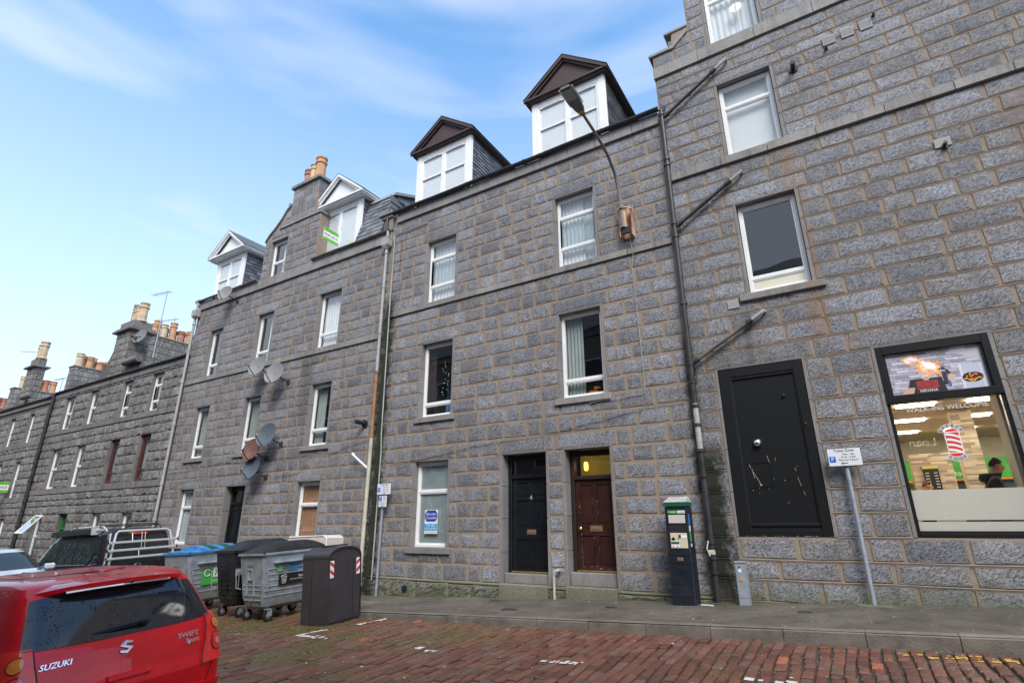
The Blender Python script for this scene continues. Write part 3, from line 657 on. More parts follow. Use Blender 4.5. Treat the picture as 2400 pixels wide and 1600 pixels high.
def stack(root, x0, x1, y0, y1, z0, z1, mat, sm, capm, cap=.1, over=.08, kind='rough', ch=.33):
    s = MB().box(x0, x1, y0, y1, z0, z1).build('chimney_stack', mat, root)
    zs = [z0]
    while zs[-1]+ch < z1-.12: zs.append(zs[-1]+ch)
    zs.append(z1)
    V = []; F = []; E_ = []; nk = len(UNITS[kind]); rr = random.Random(int(x0*31))
    for (x, z, wd, h) in courses(lambda a, b: [(x0, x1)], zs, .48, .02, rr):
        vs, fs, ed = UNITS[kind][rr.randrange(nk)]; b = len(V); V += [(x+a*wd, y0+c*.5, z+d*h) for a, c, d in vs]; F += [tuple(i+b for i in f) for f in fs]; E_ += ed
    for xs_, sg in ((x1, 1), (x0, -1)):
        for (y, z, wd, h) in courses(lambda a, b: [(y0, y1)], zs, .48, .02, rr):
            vs, fs, ed = UNITS[kind][rr.randrange(nk)]; b = len(V); V += [(xs_-c*.5*sg, y+a*wd, z+d*h) for a, c, d in vs]; F += [tuple(i+b for i in (f if sg > 0 else f[::-1])) for f in fs]; E_ += ed
    me = sheetmesh('stack_stones', V, F, sm); a = me.attributes.new('edge', 'FLOAT', 'POINT'); a.data.foreach_set('value', E_); o = put(bpy.data.objects.new('stack_stones', me), s); o['kind'] = 'stuff'
    MB().box(x0-over, x1+over, y0-over, y1+over, z1, z1+cap, .012).build('chimney_cap', capm, s); return s
def slates(parent, P, U, W, nu, nv, rr, lim=None, thick=.018):
    """courses of slates on the parallelogram P + u*U + v*W (overlapping, staggered); clip(u,v) keeps"""
    U = Vector(U); W = Vector(W); Nn = U.cross(W).normalized(); P = Vector(P)
    for j in range(nv):
        for i in range(-1, nu+1):
            u0 = (i+.5*(j % 2))/nu; u1 = u0+1/nu; u0 = max(0, u0); u1 = min(1, u1)
            if u1-u0 < .02: continue
            v0, v1 = j/nv-.008, (j+1.35)/nv
            if v1 > 1: v1 = 1
            if lim and not lim((u0+u1)/2, (v0+v1)/2): continue
            g = .004/max(U.length, .1); t = rr.uniform(.8, 1.5)*thick; vj = rr.uniform(-.004, .004)
            c = [P+U*(u0+g)+W*(v0+vj)+Nn*(t+.010), P+U*(u1-g)+W*(v0+vj+rr.uniform(-.003, .003))+Nn*(t+.010), P+U*(u1-g)+W*v1+Nn*.003, P+U*(u0+g)+W*v1+Nn*.003]
            d = [c[0]-Nn*t, c[1]-Nn*t]
            MB().add(c+d, [(0, 1, 2, 3), (4, 5, 1, 0), (5, 2, 1), (4, 0, 3)]).build('slate', M['slate'], parent)
def dormer(root, x0, x1, zb, zt, apex, style, yf=.35, depth=2.4, over=.17, nsl=(9, 15)):
    """style 'brown' or 'white'; zb hidden behind gutter, zt = wall-head of the dormer, apex = top of pediment"""
    br = style == 'brown'; trim = M['brownwood'] if br else M['wpaint']; xm = (x0+x1)/2
    d = MB(); cw = .16
    d.box(x0, x1, yf+.02, yf+depth, zb-.3, zt-.002)
    dm = d.build('dormer', M['lead'], root)
    f = MB(); f.box(x0-.01, x0+cw, yf-.05, yf+.02, zb-.3, zt, .006).box(x1-cw, x1+.01, yf-.05, yf+.02, zb-.3, zt, .006).box(x0+cw, x1-cw, yf-.04, yf+.02, zt-.24, zt, .006)
    f.box(x0+cw-.001, x0+cw+.012, yf-.055, yf-.03, zb, zt-.24).box(x1-cw-.012, x1-cw+.001, yf-.055, yf-.03, zb, zt-.24)
    f.build('fascia_board', M['wpaint'], dm)
    wmb = MB(); a, b, c, e = x0+cw, x1-cw, zb-.1, zt-.245; yd = yf-.035
    wmb.box(a, a+.06, yd, yf+.01, c, e, .005).box(b-.06, b, yd, yf+.01, c, e, .005).box(a+.06, b-.06, yd, yf+.01, e-.07, e, .005).box(a+.06, b-.06, yd, yf+.01, c, c+.08).box(xm-.06, xm+.06, yd+.002, yf+.01, c+.08, e-.07, .005)
    zm = lerp(c, e, .52)
    if style != 'sale': wmb.box(a+.06, xm-.06, yd+.003, yf+.01, zm-.03, zm+.03, .004).box(xm+.06, b-.06, yd+.003, yf+.01, zm-.03, zm+.03, .004)
    for p, q in ((a+.06, xm-.06), (xm+.06, b-.06)):
        wmb.box(p+.12, q-.12, yd-.012, yd, e-.055, e-.03)
        for s0, s1 in (((c+.08), zm-.03), (zm+.03, e-.07)): wmb.box(p+.002, p+.02, yd+.012, yf+.01, s0, s1).box(q-.02, q-.002, yd+.012, yf+.01, s0, s1)
    wmb.build('window_frame', M['upvc'], dm)
    for p, q in ((a+.06, xm-.06), (xm+.06, b-.06)):
        for s0, s1 in (((c+.08), zm), (zm, e-.07)): MB().box(p, q, yf+.004, yf+.008, s0, s1).build('pane', M['glass'], dm)
        MB().add([(p, yf+.016, c), (q, yf+.016, c), (q, yf+.016, e), (p, yf+.016, e)], [(0, 1, 2, 3)]).build('net_curtain', M['net'], dm)
    # pediment + roof
    o = over; y0 = yf-.05-o; y1 = yf+depth+.3
    MB().prism([(x0-.03, zt+.03), (x1+.03, zt+.03), (xm, apex-.12)], yf-.02-.5*over, yf+.05).build('pediment_panel', trim, dm)
    r = MB(); th = .10 if br else .09
    for s in (-1, 1):
        xe = x0-o if s < 0 else x1+o
        nx, nz2 = (apex-zt-.05), abs(xm-xe); ln = sqrt(nx*nx+nz2*nz2)
        quad = [(xe, zt+.02), (xm, apex), (xm, apex-th*ln/nz2), (xe, zt+.02-th*.8)]
        r.prism(quad if s < 0 else quad[::-1], y0, y0+.05)
        q2 = [(xe+s*-.07, zt+.0), (xm, apex-th*1.05), (xm, apex-th*2.0), (xe-s*.16, zt-.03)]; r.prism(q2 if s < 0 else q2[::-1], y0+.05, y0+.10)
    r.box(x0-o+.02, x1+o-.02, y0+.01, yf-.03, zt-.03, zt+.045, .008).box(x0-o+.06, x1+o-.06, y0+.06, yf-.03, zt-.075, zt-.032, .006)
    for xe, s in ((x0-o, -1), (x1+o, 1)):
        xa, xb = sorted((xe, xe-s*.10)); r.box(xa, xb, y0+.10, y1, zt-.03, zt+.045, .008)
        xa, xb = sorted((xe-s*.04, xe-s*(o-.015))); r.box(xa, xb, y0+.10, y1, zt-.085, zt-.032, .006)
    r.build('bargeboard', trim, dm)
    rf = MB()
    for s in (-1, 1):
        xe = x0-o-.02 if s < 0 else x1+o+.02
        rf.add([(xe, y0-.01, zt+.05), (xm, y0-.01, apex+.015), (xm, y1, apex+.015), (xe, y1, zt+.05), (xe, y0-.01, zt+.035), (xm, y0-.01, apex), (xm, y1, apex), (xe, y1, zt+.035)], [(0, 1, 2, 3), (4, 7, 6, 5), (0, 4, 5, 1), (0, 3, 7, 4)])
    rf.build('dormer_roof', M['roof'], dm)
    slates(dm, (x1+.004, yf+.03, zb-.15), (0, depth-.05, 0), (0, 0, zt-.06-(zb-.15)), nsl[0], nsl[1], random.Random(int(x0*10)))
    mbb = MB(); mbb.box(x1+.003, x1+.03, yf+.0, yf+.03, zb-.2, zt-.04).build('corner_trim', M['wpaint'], dm)
    return dm
# ---------------------------------------------------------------- middle tenement
rng = random.Random(21)
XM0, XM1 = -10.47, -2.33
mid = building('granite tenement with two brown-gabled dormers, a black door and an oxblood door', XM0, XM1, gnd(-6.4))
opM = [(-9.08, -8.08, 7.19, 9.08), (-5.06, -4.05, 7.19, 9.08), (-9.08, -8.08, 4.07, 6.03), (-5.06, -4.05, 4.07, 6.03), (-9.12, -8.09, 1.03, 2.99)]
doorsM = [(-6.56, -5.47, .20, 2.99), (-5.03, -4.03, .27, 2.99)]
wall_sheet(mid, XM0, XM1, None, 10.43, opM+doorsM, M['mortar'])
body(mid, XM0, XM1, 10.40, M['mortar'], (4.0, 13.2))
zsM = [.02, .36, .70, 1.03, 1.357, 1.683, 2.01, 2.337, 2.663, 2.99, 3.35, 3.71, 4.07, 4.397, 4.723, 5.05, 5.377, 5.703, 6.03, 6.37, 6.705, 7.04]
zsM2 = [7.19, 7.505, 7.82, 8.135, 8.45, 8.765, 9.08, 9.41, 9.745, 10.08]
plinthM = [(XM0, -6.56, -1, .36), (-5.47, -5.03, -1, .36), (-4.03, XM1, -1, .36)]
fs_ = free_spans(XM0+.02, XM1-.01, opM+doorsM+[(-20, 20, -2, .36)])
def withlintels(f, lints):
    def g(za, zb):
        sp = f(za, zb)
        for (a, b, z) in lints:
            if abs(za-z) < .05:
                n = []
                for p, q in sp:
                    if a > p and a < q: n.append((p, a))
                    elif a >= q: n.append((p, q)); continue
                    if b < q: n.append((max(b, p), q))
                sp = n
        return [s for s in sp if s[1]-s[0] > .08]
    return g
def lintel_stones(root, lints, h, kind, mat):
    for a, b, z in lints:
        o = bpy.data.objects.new('lintel', unit_mesh(kind, 3, mat)); put(o, root); o.location = ((a+b)/2, 0, z+h/2); o.scale = (b-a-.03, 1, h-.035)
lM = [(a-.2, b+.2, d) for a, b, c, d in opM]+[(-6.66, -5.28, 2.99), (-5.26, -3.86, 2.99)]
lintel_stones(mid, lM, .335, 'fine', M['stone'])
rects = courses(withlintels(fs_, lM), zsM, .53, .052, rng)+courses(withlintels(fs_, lM), zsM2, .53, .052, rng)
lay(mid, rects, 'fine', M['stone'], M['stoneI'])
reveals(mid, opM+[(a, b, c+.10, d) for a, b, c, d in doorsM], M['jamb'], .24)
course_stones(mid, XM0+.1, XM1-.03, 7.045, 7.19, -.055, .2, M['dressed'], 'string_stone', rng)
course_stones(mid, XM0+.15, XM1-.02, 10.08, 10.38, -.075, .2, M['dressed'], 'eaves_stone', rng, (.7, 1.05))
for (a, b, c, d) in opM[2:]: MB().box(a-.14, b+.14, -.07, .2, c-.135, c, .01).build('window_sill', M['dressed' if c > 2 else 'jamb'], mid)
# plinth stones
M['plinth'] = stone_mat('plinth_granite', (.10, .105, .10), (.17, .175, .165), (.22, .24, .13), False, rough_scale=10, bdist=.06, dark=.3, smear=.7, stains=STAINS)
M['plinthtop'] = stone_mat('mossy_plinth_top', (.155, .16, .125), (.20, .205, .155), None, False, rough_scale=30, bstr=.4, bdist=.01, stains=STAINS[:2], crev_shade=.85)
for (a, b, zc, zd) in plinthM:
    x = a
    while x < b-.02:
        wd = rng.uniform(.55, 1.0)
        if b-(x+wd) < .35: wd = b-x
        g0 = gnd(x+wd/2)-.06; zt_ = .32
        MB().box(x+.004, x+wd-.004, -.03, .1, g0, zt_+.04).build('plinth_stone', M['plinthtop'], mid)
        o = bpy.data.objects.new('plinth_stone', unit_mesh('plinth', rng.randrange(6), M['plinth'])); put(o, mid); o.location = (x+wd/2, -.03, (g0+zt_)/2); o.scale = (wd-.02, 1, zt_-g0-.02)
        MB().box(x+.004, x+wd-.004, -.06, .0, zt_, zt_+.045, .012).build('plinth_coping', M['plinthtop'], mid); x += wd
# iron vent in the plinth
mb = MB(); cx, cz = -9.17, .15; mb.lathe((cx, -.105, cz), [(.075, 0), (.075, .02)], 16, 'y')
for k in range(5): mb.box(cx-.06, cx+.06, -.115, -.1, cz-.05+k*.024, cz-.04+k*.024)
mb.build('air_brick', M['castiron'], mid)
# windows of the middle tenement
def W(i, **k): a, b, c, d = opM[i]; return window(mid, a+.005, b-.005, c+.004, d-.004, **k)
W(0, tr=(8.55, 7.72), style='net'); W(1, tr=(8.55, 7.72), style='net_gap')
w2 = W(2, tr=(4.42,), style='wood'); w3 = W(3, tr=(4.47,), style='half')
w4 = W(4, tr=(2.28,), style='frost')
mb = MB(); mb.box(-4.62, -4.42, .5, .6, 4.22, 4.30).box(-4.5, -4.38, .5, .6, 4.33, 4.38).build('orange_box', M['orange'], w3)
MB().box(-8.55, -8.2, .42, .44, 4.1, 4.5).build('blue_cloth', M['blue'], w2)
mb = MB(); r_ = random.Random(4)
for k in range(16): cx, cz = -8.42+r_.uniform(-.1, .12), 4.65+k*.055+r_.uniform(-.02, .02); mb.box(cx, cx+r_.uniform(.008, .02), .158, .162, cz, cz+r_.uniform(.008, .022))
mb.build('blossom_sticker', M['white'], w2)
pos = MB().box(-8.83, -8.44, .11, .114, 1.33, 1.86).build('poster', M['white'], w4)
mb = MB(); mb.prism([(-8.82, 1.66), (-8.82, 1.78), (-8.76, 1.85), (-8.51, 1.85), (-8.45, 1.78), (-8.45, 1.66), (-8.51, 1.60), (-8.76, 1.60)], .105, .109).build('poster_badge', plain('poster_navy', (.02, .05, .38), .5), w4)
MB().box(-8.825, -8.445, .105, .109, 1.40, 1.555).build('poster_band', plain('poster_cyan', (.02, .35, .72), .5), w4)
sign_text(w4, [('Aberdein', -8.63, 1.765, .085, 1, 0, False, .2), ('Considine', -8.62, 1.68, .085, 1, 0, False, .2), ('TO LET', -8.635, 1.51, .085), ('01224 267067', -8.635, 1.44, .062)], .101, 'white')
sign_text(w4, [('aberdeinconsidine.com', -8.635, 1.365, .038)], .108, 'black')
# doors
def door(root, x0, x1, zb, zt, ztr, mat, fmat, yd=.26, panels=(), name='door'):
    mb = MB(); fr = .085
    mb.box(x0, x0+fr, yd-.03, yd+.1, zb, zt, .006).box(x1-fr*.6, x1, yd-.03, yd+.1, zb, zt, .006).box(x0+fr, x1-fr*.6, yd-.03, yd+.1, zt-.12, zt, .006).box(x0+fr, x1-fr*.6, yd-.045, yd+.1, ztr-.05, ztr+.03, .008)
    d = mb.build('door', fmat, root)
    l = MB(); a, b = x0+fr, x1-fr*.6; l.box(a+.004, b-.004, yd+.03, yd+.06, zb, ztr-.052)
    zs = sorted({p[2] for p in panels}|{p[3] for p in panels}); st = .10; xm = (a+b)/2
    l.box(a+.004, a+st, yd+.008, yd+.03, zb, ztr-.052, .004).box(b-st, b-.004, yd+.008, yd+.03, zb, ztr-.052, .004)
    prev = zb
    rows = sorted({(p[2], p[3]) for p in panels})
    for (c, e) in rows:
        l.box(a+st, b-st, yd+.008, yd+.03, prev, c, .004); l.box(xm-.045, xm+.045, yd+.008, yd+.03, c, e, .004); prev = e
    l.box(a+st, b-st, yd+.008, yd+.03, prev, ztr-.052, .004)
    leaf = l.build('door_leaf', mat, d)
    for (c, e) in rows:
        for p, q in ((a+st, xm-.045), (xm+.045, b-st)):
            m2 = MB(); m2.box(p+.012, q-.012, yd+.016, yd+.03, c+.012, e-.012, .008)
            for bx in ((p, q, c, c+.014), (p, q, e-.014, e), (p, p+.014, c+.014, e-.014), (q-.014, q, c+.014, e-.014)): m2.box(bx[0], bx[1], yd-.002, yd+.014, bx[2], bx[3], .004)
            m2.build('door_panel', mat, d)
    return d, a, b, xm
dp = [(0, 0, .70, 1.22), (0, 0, 1.36, 2.02), (0, 0, 2.10, 2.36)]
d4, a, b, xm = door(mid, -6.555, -5.475, .565, 2.985, 2.53, M['blackpaint'], M['blackpaint'], panels=[(0, 0, .68, 1.24), (0, 0, 1.50, 2.02), (0, 0, 2.12, 2.40)])
MB().box(a, b, .29, .295, 2.56, 2.865).build('fanlight', M['glass'], d4); room(d4, -6.4, -5.6, .37, 2.4, 2.99, M['darkroom'])
mb = MB(); mb.box(xm-.11, xm+.11, .258, .268, 1.32, 1.42, .004).box(xm-.08, xm+.08, .25, .258, 1.345, 1.39, .004).build('letterbox', M['bronze'], d4)
sign_text(d4, [('4', xm, 2.07, .14)], .262, 'alu')
MB().box(a, b, .20, .27, .57, .60, .008).build('threshold_strip', M['brass'], d4)
d3, a, b, xm = door(mid, -5.025, -4.035, .635, 2.985, 2.44, M['brownpaint'], M['darkbrown'], panels=[(0, 0, .78, 1.32), (0, 0, 1.55, 2.30)])
MB().box(a, b, .29, .295, 2.48, 2.865).build('fanlight', M['glass'], d3)
mb = MB(); mb.box(a-.1, b+.1, .8, .82, 2.2, 3.1).build('hall_wall', plain('glowing_hall_wall', (.40, .27, .035), .9, emit=.10), d3)  # wall emits faintly: the hall lamp's light is put into its colour
mb = MB(); mb.lathe((a+.14, .55, 2.6), [(.03, 0), (.045, .03), (.045, .15), (.03, .18)], 12).build('hall_lamp', M['hallbulb'], d3, True)
mb = MB(); mb.box(xm-.13, xm+.13, .258, .268, 1.385, 1.495, .004).box(xm-.09, xm+.09, .25, .258, 1.415, 1.46, .004).build('letterbox', M['bronze'], d3)
mb = MB(); mb.lathe((a+.10, .215, 1.44), [(.015, .05), (.018, .02), (.034, .01), (.036, -.005), (.02, -.02)], 12, 'y').build('door_knob', M['brass'], d3, True)
mb = MB(); mb.lathe((a+.09, .25, 1.86), [(.02, .01), (.02, -.004)], 12, 'y').build('door_lock', M['brass'], d3)
sign_text(d3, [('3', xm, 2.37, .12)], .262, 'brownpaint')
MB().box(a, b, .20, .27, .64, .67, .008).build('threshold_strip', M['brass'], d3)
mb = MB(); r_ = random.Random(9)
for k in range(34):
    px = r_.choice([a+.108, a+.112, xm-.055, xm+.05])+r_.uniform(-.006, .006); pz = r_.uniform(.75, 2.0); mb.box(px, px+.003, .2555, .2575, pz, pz+r_.uniform(.01, .035))
for k in range(26): px = r_.uniform(a+.1, b-.1); pz = .69+abs(r_.gauss(0, .03)); mb.box(px, px+r_.uniform(.004, .014), .2555, .2575, pz, pz+.006)
o = mb.build('chipped_paint', M['chip'], d3); o['kind'] = 'stuff'
ic = thing('intercom', 'narrow brown entry intercom panel mounted beside the oxblood door', 'intercom', (-5.09, .0, 1.49))
MB().box(-5.135, -5.045, .05, .10, 1.47, 2.01, .006).build('back_plate', M['darkbrown'], ic)
mb = MB(); mb.box(-5.115, -5.065, .038, .05, 1.52, 1.97, .004).build('face_plate', M['alu'], ic)
for k in range(6): MB().box(-5.10, -5.08, .030, .038, 1.64+k*.05, 1.66+k*.05, .003).build('button', M['darkbrown'], ic)
MB().box(-5.10, -5.08, .030, .038, 1.57, 1.60, .003).build('button', M['white'], ic)
for (a, b, z, lab) in ((-6.56, -5.47, .14, 0), (-5.03, -4.03, .22, 1)):
    gz = gnd((a+b)/2)
    MB().box(a-.02, b+.02, -.13, .26, gz-.15, .375+.02*lab, .012).build('door_step', M['plinthtop'], mid)
    MB().box(a+.01, b-.01, .07, .27, .375+.02*lab, .565+.07*lab, .012).build('door_step', M['jamb'], mid)
gutter(mid, XM0+.05, XM1+.03, 10.43, .075, M['castiron'], -.13)
dormer(mid, -9.97, -7.9, 10.9, 12.60, 13.55, 'brown'); dormer(mid, -5.81, -3.70, 10.9, 12.62, 13.66, 'brown')
# ---------------------------------------------------------------- right tenement with the barber shop
rng = random.Random(33)
XR0, XR1 = -2.33, 7.0
rgt = building('tall granite corner tenement holding the barber shop and a black boarded doorway', XR0, XR1, gnd(1))
opR = [(-1.06, -.01, 5.59, 7.52), (-1.06, -.01, 8.67, 10.52), (-1.06, -.02, 11.65, 13.7)]
shopR = [(-1.81, -.41, 1.31, 4.22), (.65, 2.08, 1.31, 4.22)]
ZT = 17.5
wall_sheet(rgt, XR0, XR1, None, 11.66, opR[:2]+shopR+[(.05, 3.0, 99, 100)], M['mortar'])
# upper part narrows to x=-1.48
mb = MB(); wall_sheet(rgt, -1.48, XR1, None, ZT, [opR[2], (-1.48, XR1, -9, 11.66)], M['mortar'])
mb = MB(); mb.prism([(XR0, 11.66), (-1.482, 11.66), (-1.482, 12.5), (-1.84, 12.5), (-1.9, 12.02), (XR0, 12.02)], 0, .22).build('gable_shoulder', M['mortar'], rgt)
mb = MB(); mb.add([(XR0, 0, -8), (XR0, 8, -8), (XR0, 8, 14.6), (XR0, 4.5, 16.5), (XR0, 2.2, 12.0), (XR0, 0, 12.0)], [(0, 1, 2, 3, 4, 5)])
mb.add([(-1.48, 0, 11.6), (-1.48, 8, 11.6), (-1.48, 8, ZT), (-1.48, 0, ZT)], [(0, 1, 2, 3)]); mb.add([(XR0, 8, -8), (XR1, 8, -8), (XR1, 8, ZT), (XR0, 8, ZT)], [(0, 1, 2, 3)]); mb.add([(XR1, 0, -8), (XR1, 8, -8), (XR1, 8, ZT), (XR1, 0, ZT)], [(0, 1, 2, 3)]); mb.add([(XR0, .1, 11.9), (-1.48, .1, 11.9), (-1.48, 8, 11.9), (XR0, 8, 11.9)], [(0, 1, 2, 3)])
mb.add([(-1.48, 0, ZT), (XR1, 0, ZT), (XR1, 8, ZT), (-1.48, 8, ZT)], [(0, 1, 2, 3)]); mb.build('side_wall', M['mortar'], rgt)
mb = MB(); mb.box(-2.42, -1.93, -.05, .6, 12.02, 12.10, .01).prism([(-1.93, 12.02), (-1.84, 12.02), (-1.48, 12.34), (-1.48, 12.44), (-1.93, 12.10)], -.05, .6).box(-2.02, -1.48, -.03, .5, 12.5, 12.57, .01).build('skew_coping', M['dressed'], rgt)
zsR = [-.05, .33, .66, .96, 1.31]+[1.31+.36375*k for k in range(1, 9)]+[4.22+.3425*k for k in range(1, 5)]+[5.59+.3217*k for k in range(1, 7)]+[7.52+.3233*k for k in range(1, 4)]
zsR2 = [8.67+.3083*k for k in range(0, 7)]+[10.52+.27*k for k in range(1, 4)]
zsR3 = [11.65+.33*k for k in range(0, 13)]
fR = free_spans(XR0+.01, XR1, opR+shopR, .05)
lR = [(-2.02, -.2, 4.22), (.30, 2.45, 4.22), (-1.26, .2, 7.52), (-1.26, .2, 10.52)]
lintel_stones(rgt, lR, .34, 'fine', M['stone'])
f3 = lambda za, zb: free_spans(XR0+.01 if zb < 12.05 else (-1.97 if zb < 12.45 else -1.47), XR1, opR+shopR, .05)(za, zb)
rects = courses(withlintels(fR, lR), zsR, .66, .040, rng)+courses(withlintels(fR, lR), zsR2, .6, .040, rng)+courses(f3, zsR3, .55, .040, rng)
lay(rgt, rects, 'fine', M['stone'], M['stoneI'])
# raised ribbon pointing in the long bed joints
mb = MB()
for z in zsR[1:]+zsR2[1:]:
    for xa, xb in free_spans(XR0+.02, 4.5, opR+shopR, .05)(z-.05, z+.05):
        n = max(1, int((xb-xa)/.5))
        for k in range(n):
            x0_, x1_ = lerp(xa, xb, k/n), lerp(xa, xb, (k+1)/n); zz = z+.004*sin(x0_*3+z); z2 = z+.004*sin(x1_*3+z)
            mb.add([(x0_, -.022, zz-.009), (x1_, -.022, z2-.009), (x1_, -.030, z2), (x0_, -.030, zz), (x0_, -.022, zz+.009), (x1_, -.022, z2+.009)], [(0, 1, 2, 3), (3, 2, 5, 4)])
o = mb.build('ribbon_pointing', M['mortar'], rgt); o['kind'] = 'stuff'
reveals(rgt, opR+shopR, M['jamb'], .22)
course_stones(rgt, XR0+.06, XR1, 8.49, 8.67, -.07, .2, M['dressed'], 'string_stone', rng)
course_stones(rgt, XR0-.02, XR1, 11.34, 11.65, -.06, .2, M['dressed'], 'string_stone', rng, (.8, 1.2))
MB().box(-1.23, .19, -.08, .2, 5.45, 5.585, .01).build('window_sill', M['dressed'], rgt)
w = window(rgt, -1.05, -.02, 5.6, 7.51, (5.93,), (), 'dark', fwid=.065)
MB().box(-.96, -.11, .15, .156, 5.69, 5.89).build('infill_panel', plain('cream_infill', (.66, .64, .52), .5), w)
window(rgt, -1.05, -.02, 8.68, 10.51, (9.95,), (), 'blind', fwid=.065)
w = window(rgt, -1.05, -.03, 11.66, 13.68, (13.0,), (), 'net', fwid=.065); mb = MB(); mb.lathe((-.42, .10, 12.52), [(.13, 0), (.13, .004)], 20, 'y'); mb.build('oval_sticker', M['white'], w); MB().box(-.425, -.415, .1, .104, 11.75, 13.0).build('blind_cord', M['cable'], w)
# black boarded doorway
bp_ = MB(); a, b, c, d = -1.80, -.42, 1.32, 4.21
bp_.box(a, a+.20, -.01, .1, c, d, .006).box(b-.14, b, -.01, .1, c, d, .006).box(a+.2, b-.14, -.01, .1, d-.16, d, .006).box(a+.2, b-.14, -.01, .1, c, c+.10, .006).box(a+.2, b-.14, .03, .08, c+.1, d-.16)
bd = bp_.build('boarded_door', M['shopblack'], rgt)
mb = MB(); mb.box(a+.2, b-.14, .0, .032, 1.47, 1.52, .008).box(a+.2, b-.14, .01, .032, 1.42, 1.455, .006).box(a+.2, b-.14, .0, .03, 4.0, 4.045, .006)
for xx in (a+.2, b-.155): mb.box(xx, xx+.015, .0, .03, 1.52, 4.0, .004)
mb.box(a+.27, a+.62, .022, .03, 2.50, 2.512).box(a+.27, a+.62, .022, .03, 2.10, 2.112).box(a+.62, a+.63, .022, .03, 2.10, 2.512)
mb.build('moulding', M['shopblack'], bd)
mb = MB(); mb.lathe((-1.31, -.01, 2.84), [(.075, .045), (.075, .02), (.06, -.02), (.04, -.045), (.012, -.055)], 20, 'y').build('doorbell_lens', M['chrome'], bd, True)
for px, pz in ((-.78, 3.62), (-.52, 3.1)): mb = MB(); mb.lathe((px, -.02, pz), [(.018, .04), (.022, 0), (.01, -.01)], 10, 'y').build('bolt', M['castiron'], bd)
mb = MB(); r_ = random.Random(12)
for p, q, t in (((-1.50, 2.5), (-1.48, 2.42), .006), ((-1.47, 2.40), (-1.36, 2.16), .007), ((-1.46, 2.40), (-1.44, 2.25), .005), ((-1.20, 2.62), (-1.17, 2.50), .006), ((-1.07, 2.58), (-1.08, 2.52), .004), ((-.80, 2.40), (-.79, 2.34), .005), ((-.78, 2.24), (-.75, 2.1), .005), ((-.73, 2.02), (-.71, 1.95), .004)):
    mb.add([(p[0], .027, p[1]), (p[0]+t, .027, p[1]), (q[0]+t, .027, q[1]), (q[0], .027, q[1])], [(0, 3, 2, 1)])
for k in range(10): px, pz = -1.5+r_.random()*.75, 1.8+r_.random()*.65; mb.box(px, px+r_.uniform(.004, .014), .0255, .0285, pz, pz+r_.uniform(.004, .02))
mb.box(-1.37, -1.335, .0255, .0285, 2.13, 2.15)
for k in range(30): px = r_.uniform(a+.1, b); mb.box(px, px+r_.uniform(.01, .05), -.0125, -.0105, 1.322, 1.328)
o = mb.build('paint_scuffs', M['chip'], bd); o['kind'] = 'stuff'
# barber shop window
sh = MB(); a, b, c, d, tz = .655, 2.075, 1.315, 4.215, 3.36; y0, y1 = -.02, .12
sh.box(a, a+.085, y0, y1, tz+.05, d, .006).box(b-.085, b, y0, y1, tz+.05, d, .006).box(a+.085, b-.085, y0, y1, d-.13, d, .006).box(a, b, y0-.012, y1, tz-.07, tz+.05, .008)
sh.box(a, a+.045, y0+.03, y1, c, tz-.07, .005).box(b-.045, b, y0+.03, y1, c, tz-.07, .005).box(a+.045, b-.045, y0+.02, y1, c, c+.06, .006).box(a+.045, b-.045, y0+.028, y1, c+.06, c+.09)
for bx in ((a+.085, a+.115), (b-.115, b-.085)): sh.box(bx[0], bx[1], y0+.03, y1-.02, tz+.05, d-.13, .004)
sw = sh.build('shop_window', M['shopblack'], rgt)
MB().box(a+.045, b-.045, .05, .056, c+.09, tz-.07).build('pane', M['shopglass'], sw)
def stoneslip(u, v, r0=0, warm=False):
    j = int(v*15); off = (j*37 % 11)/11; i = int(u*7+off); h = (i*73+j*151) % 97/97; e = (u*7+off) % 1; f = (v*15) % 1
    k = .30+.38*h
    if f < .16: k *= .45
    if e < .04: k *= .6
    return (k*.93, k*.90, k*1.08) if not warm else (k*1.1, k*.92, k*.7)
def frostv():
    m, nt, o = newmat('frosted_vinyl'); a = ND(nt, 'ShaderNodeBsdfDiffuse'); b = ND(nt, 'ShaderNodeBsdfTranslucent'); x_ = ND(nt, 'ShaderNodeMixShader'); x_.inputs[0].default_value = .5
    a.inputs[0].default_value = (.72, .74, .72, 1); b.inputs[0].default_value = (.85, .85, .8, 1); nt.links.new(a.outputs[0], x_.inputs[1]); nt.links.new(b.outputs[0], x_.inputs[2]); nt.links.new(x_.outputs[0], o.inputs[0]); return m
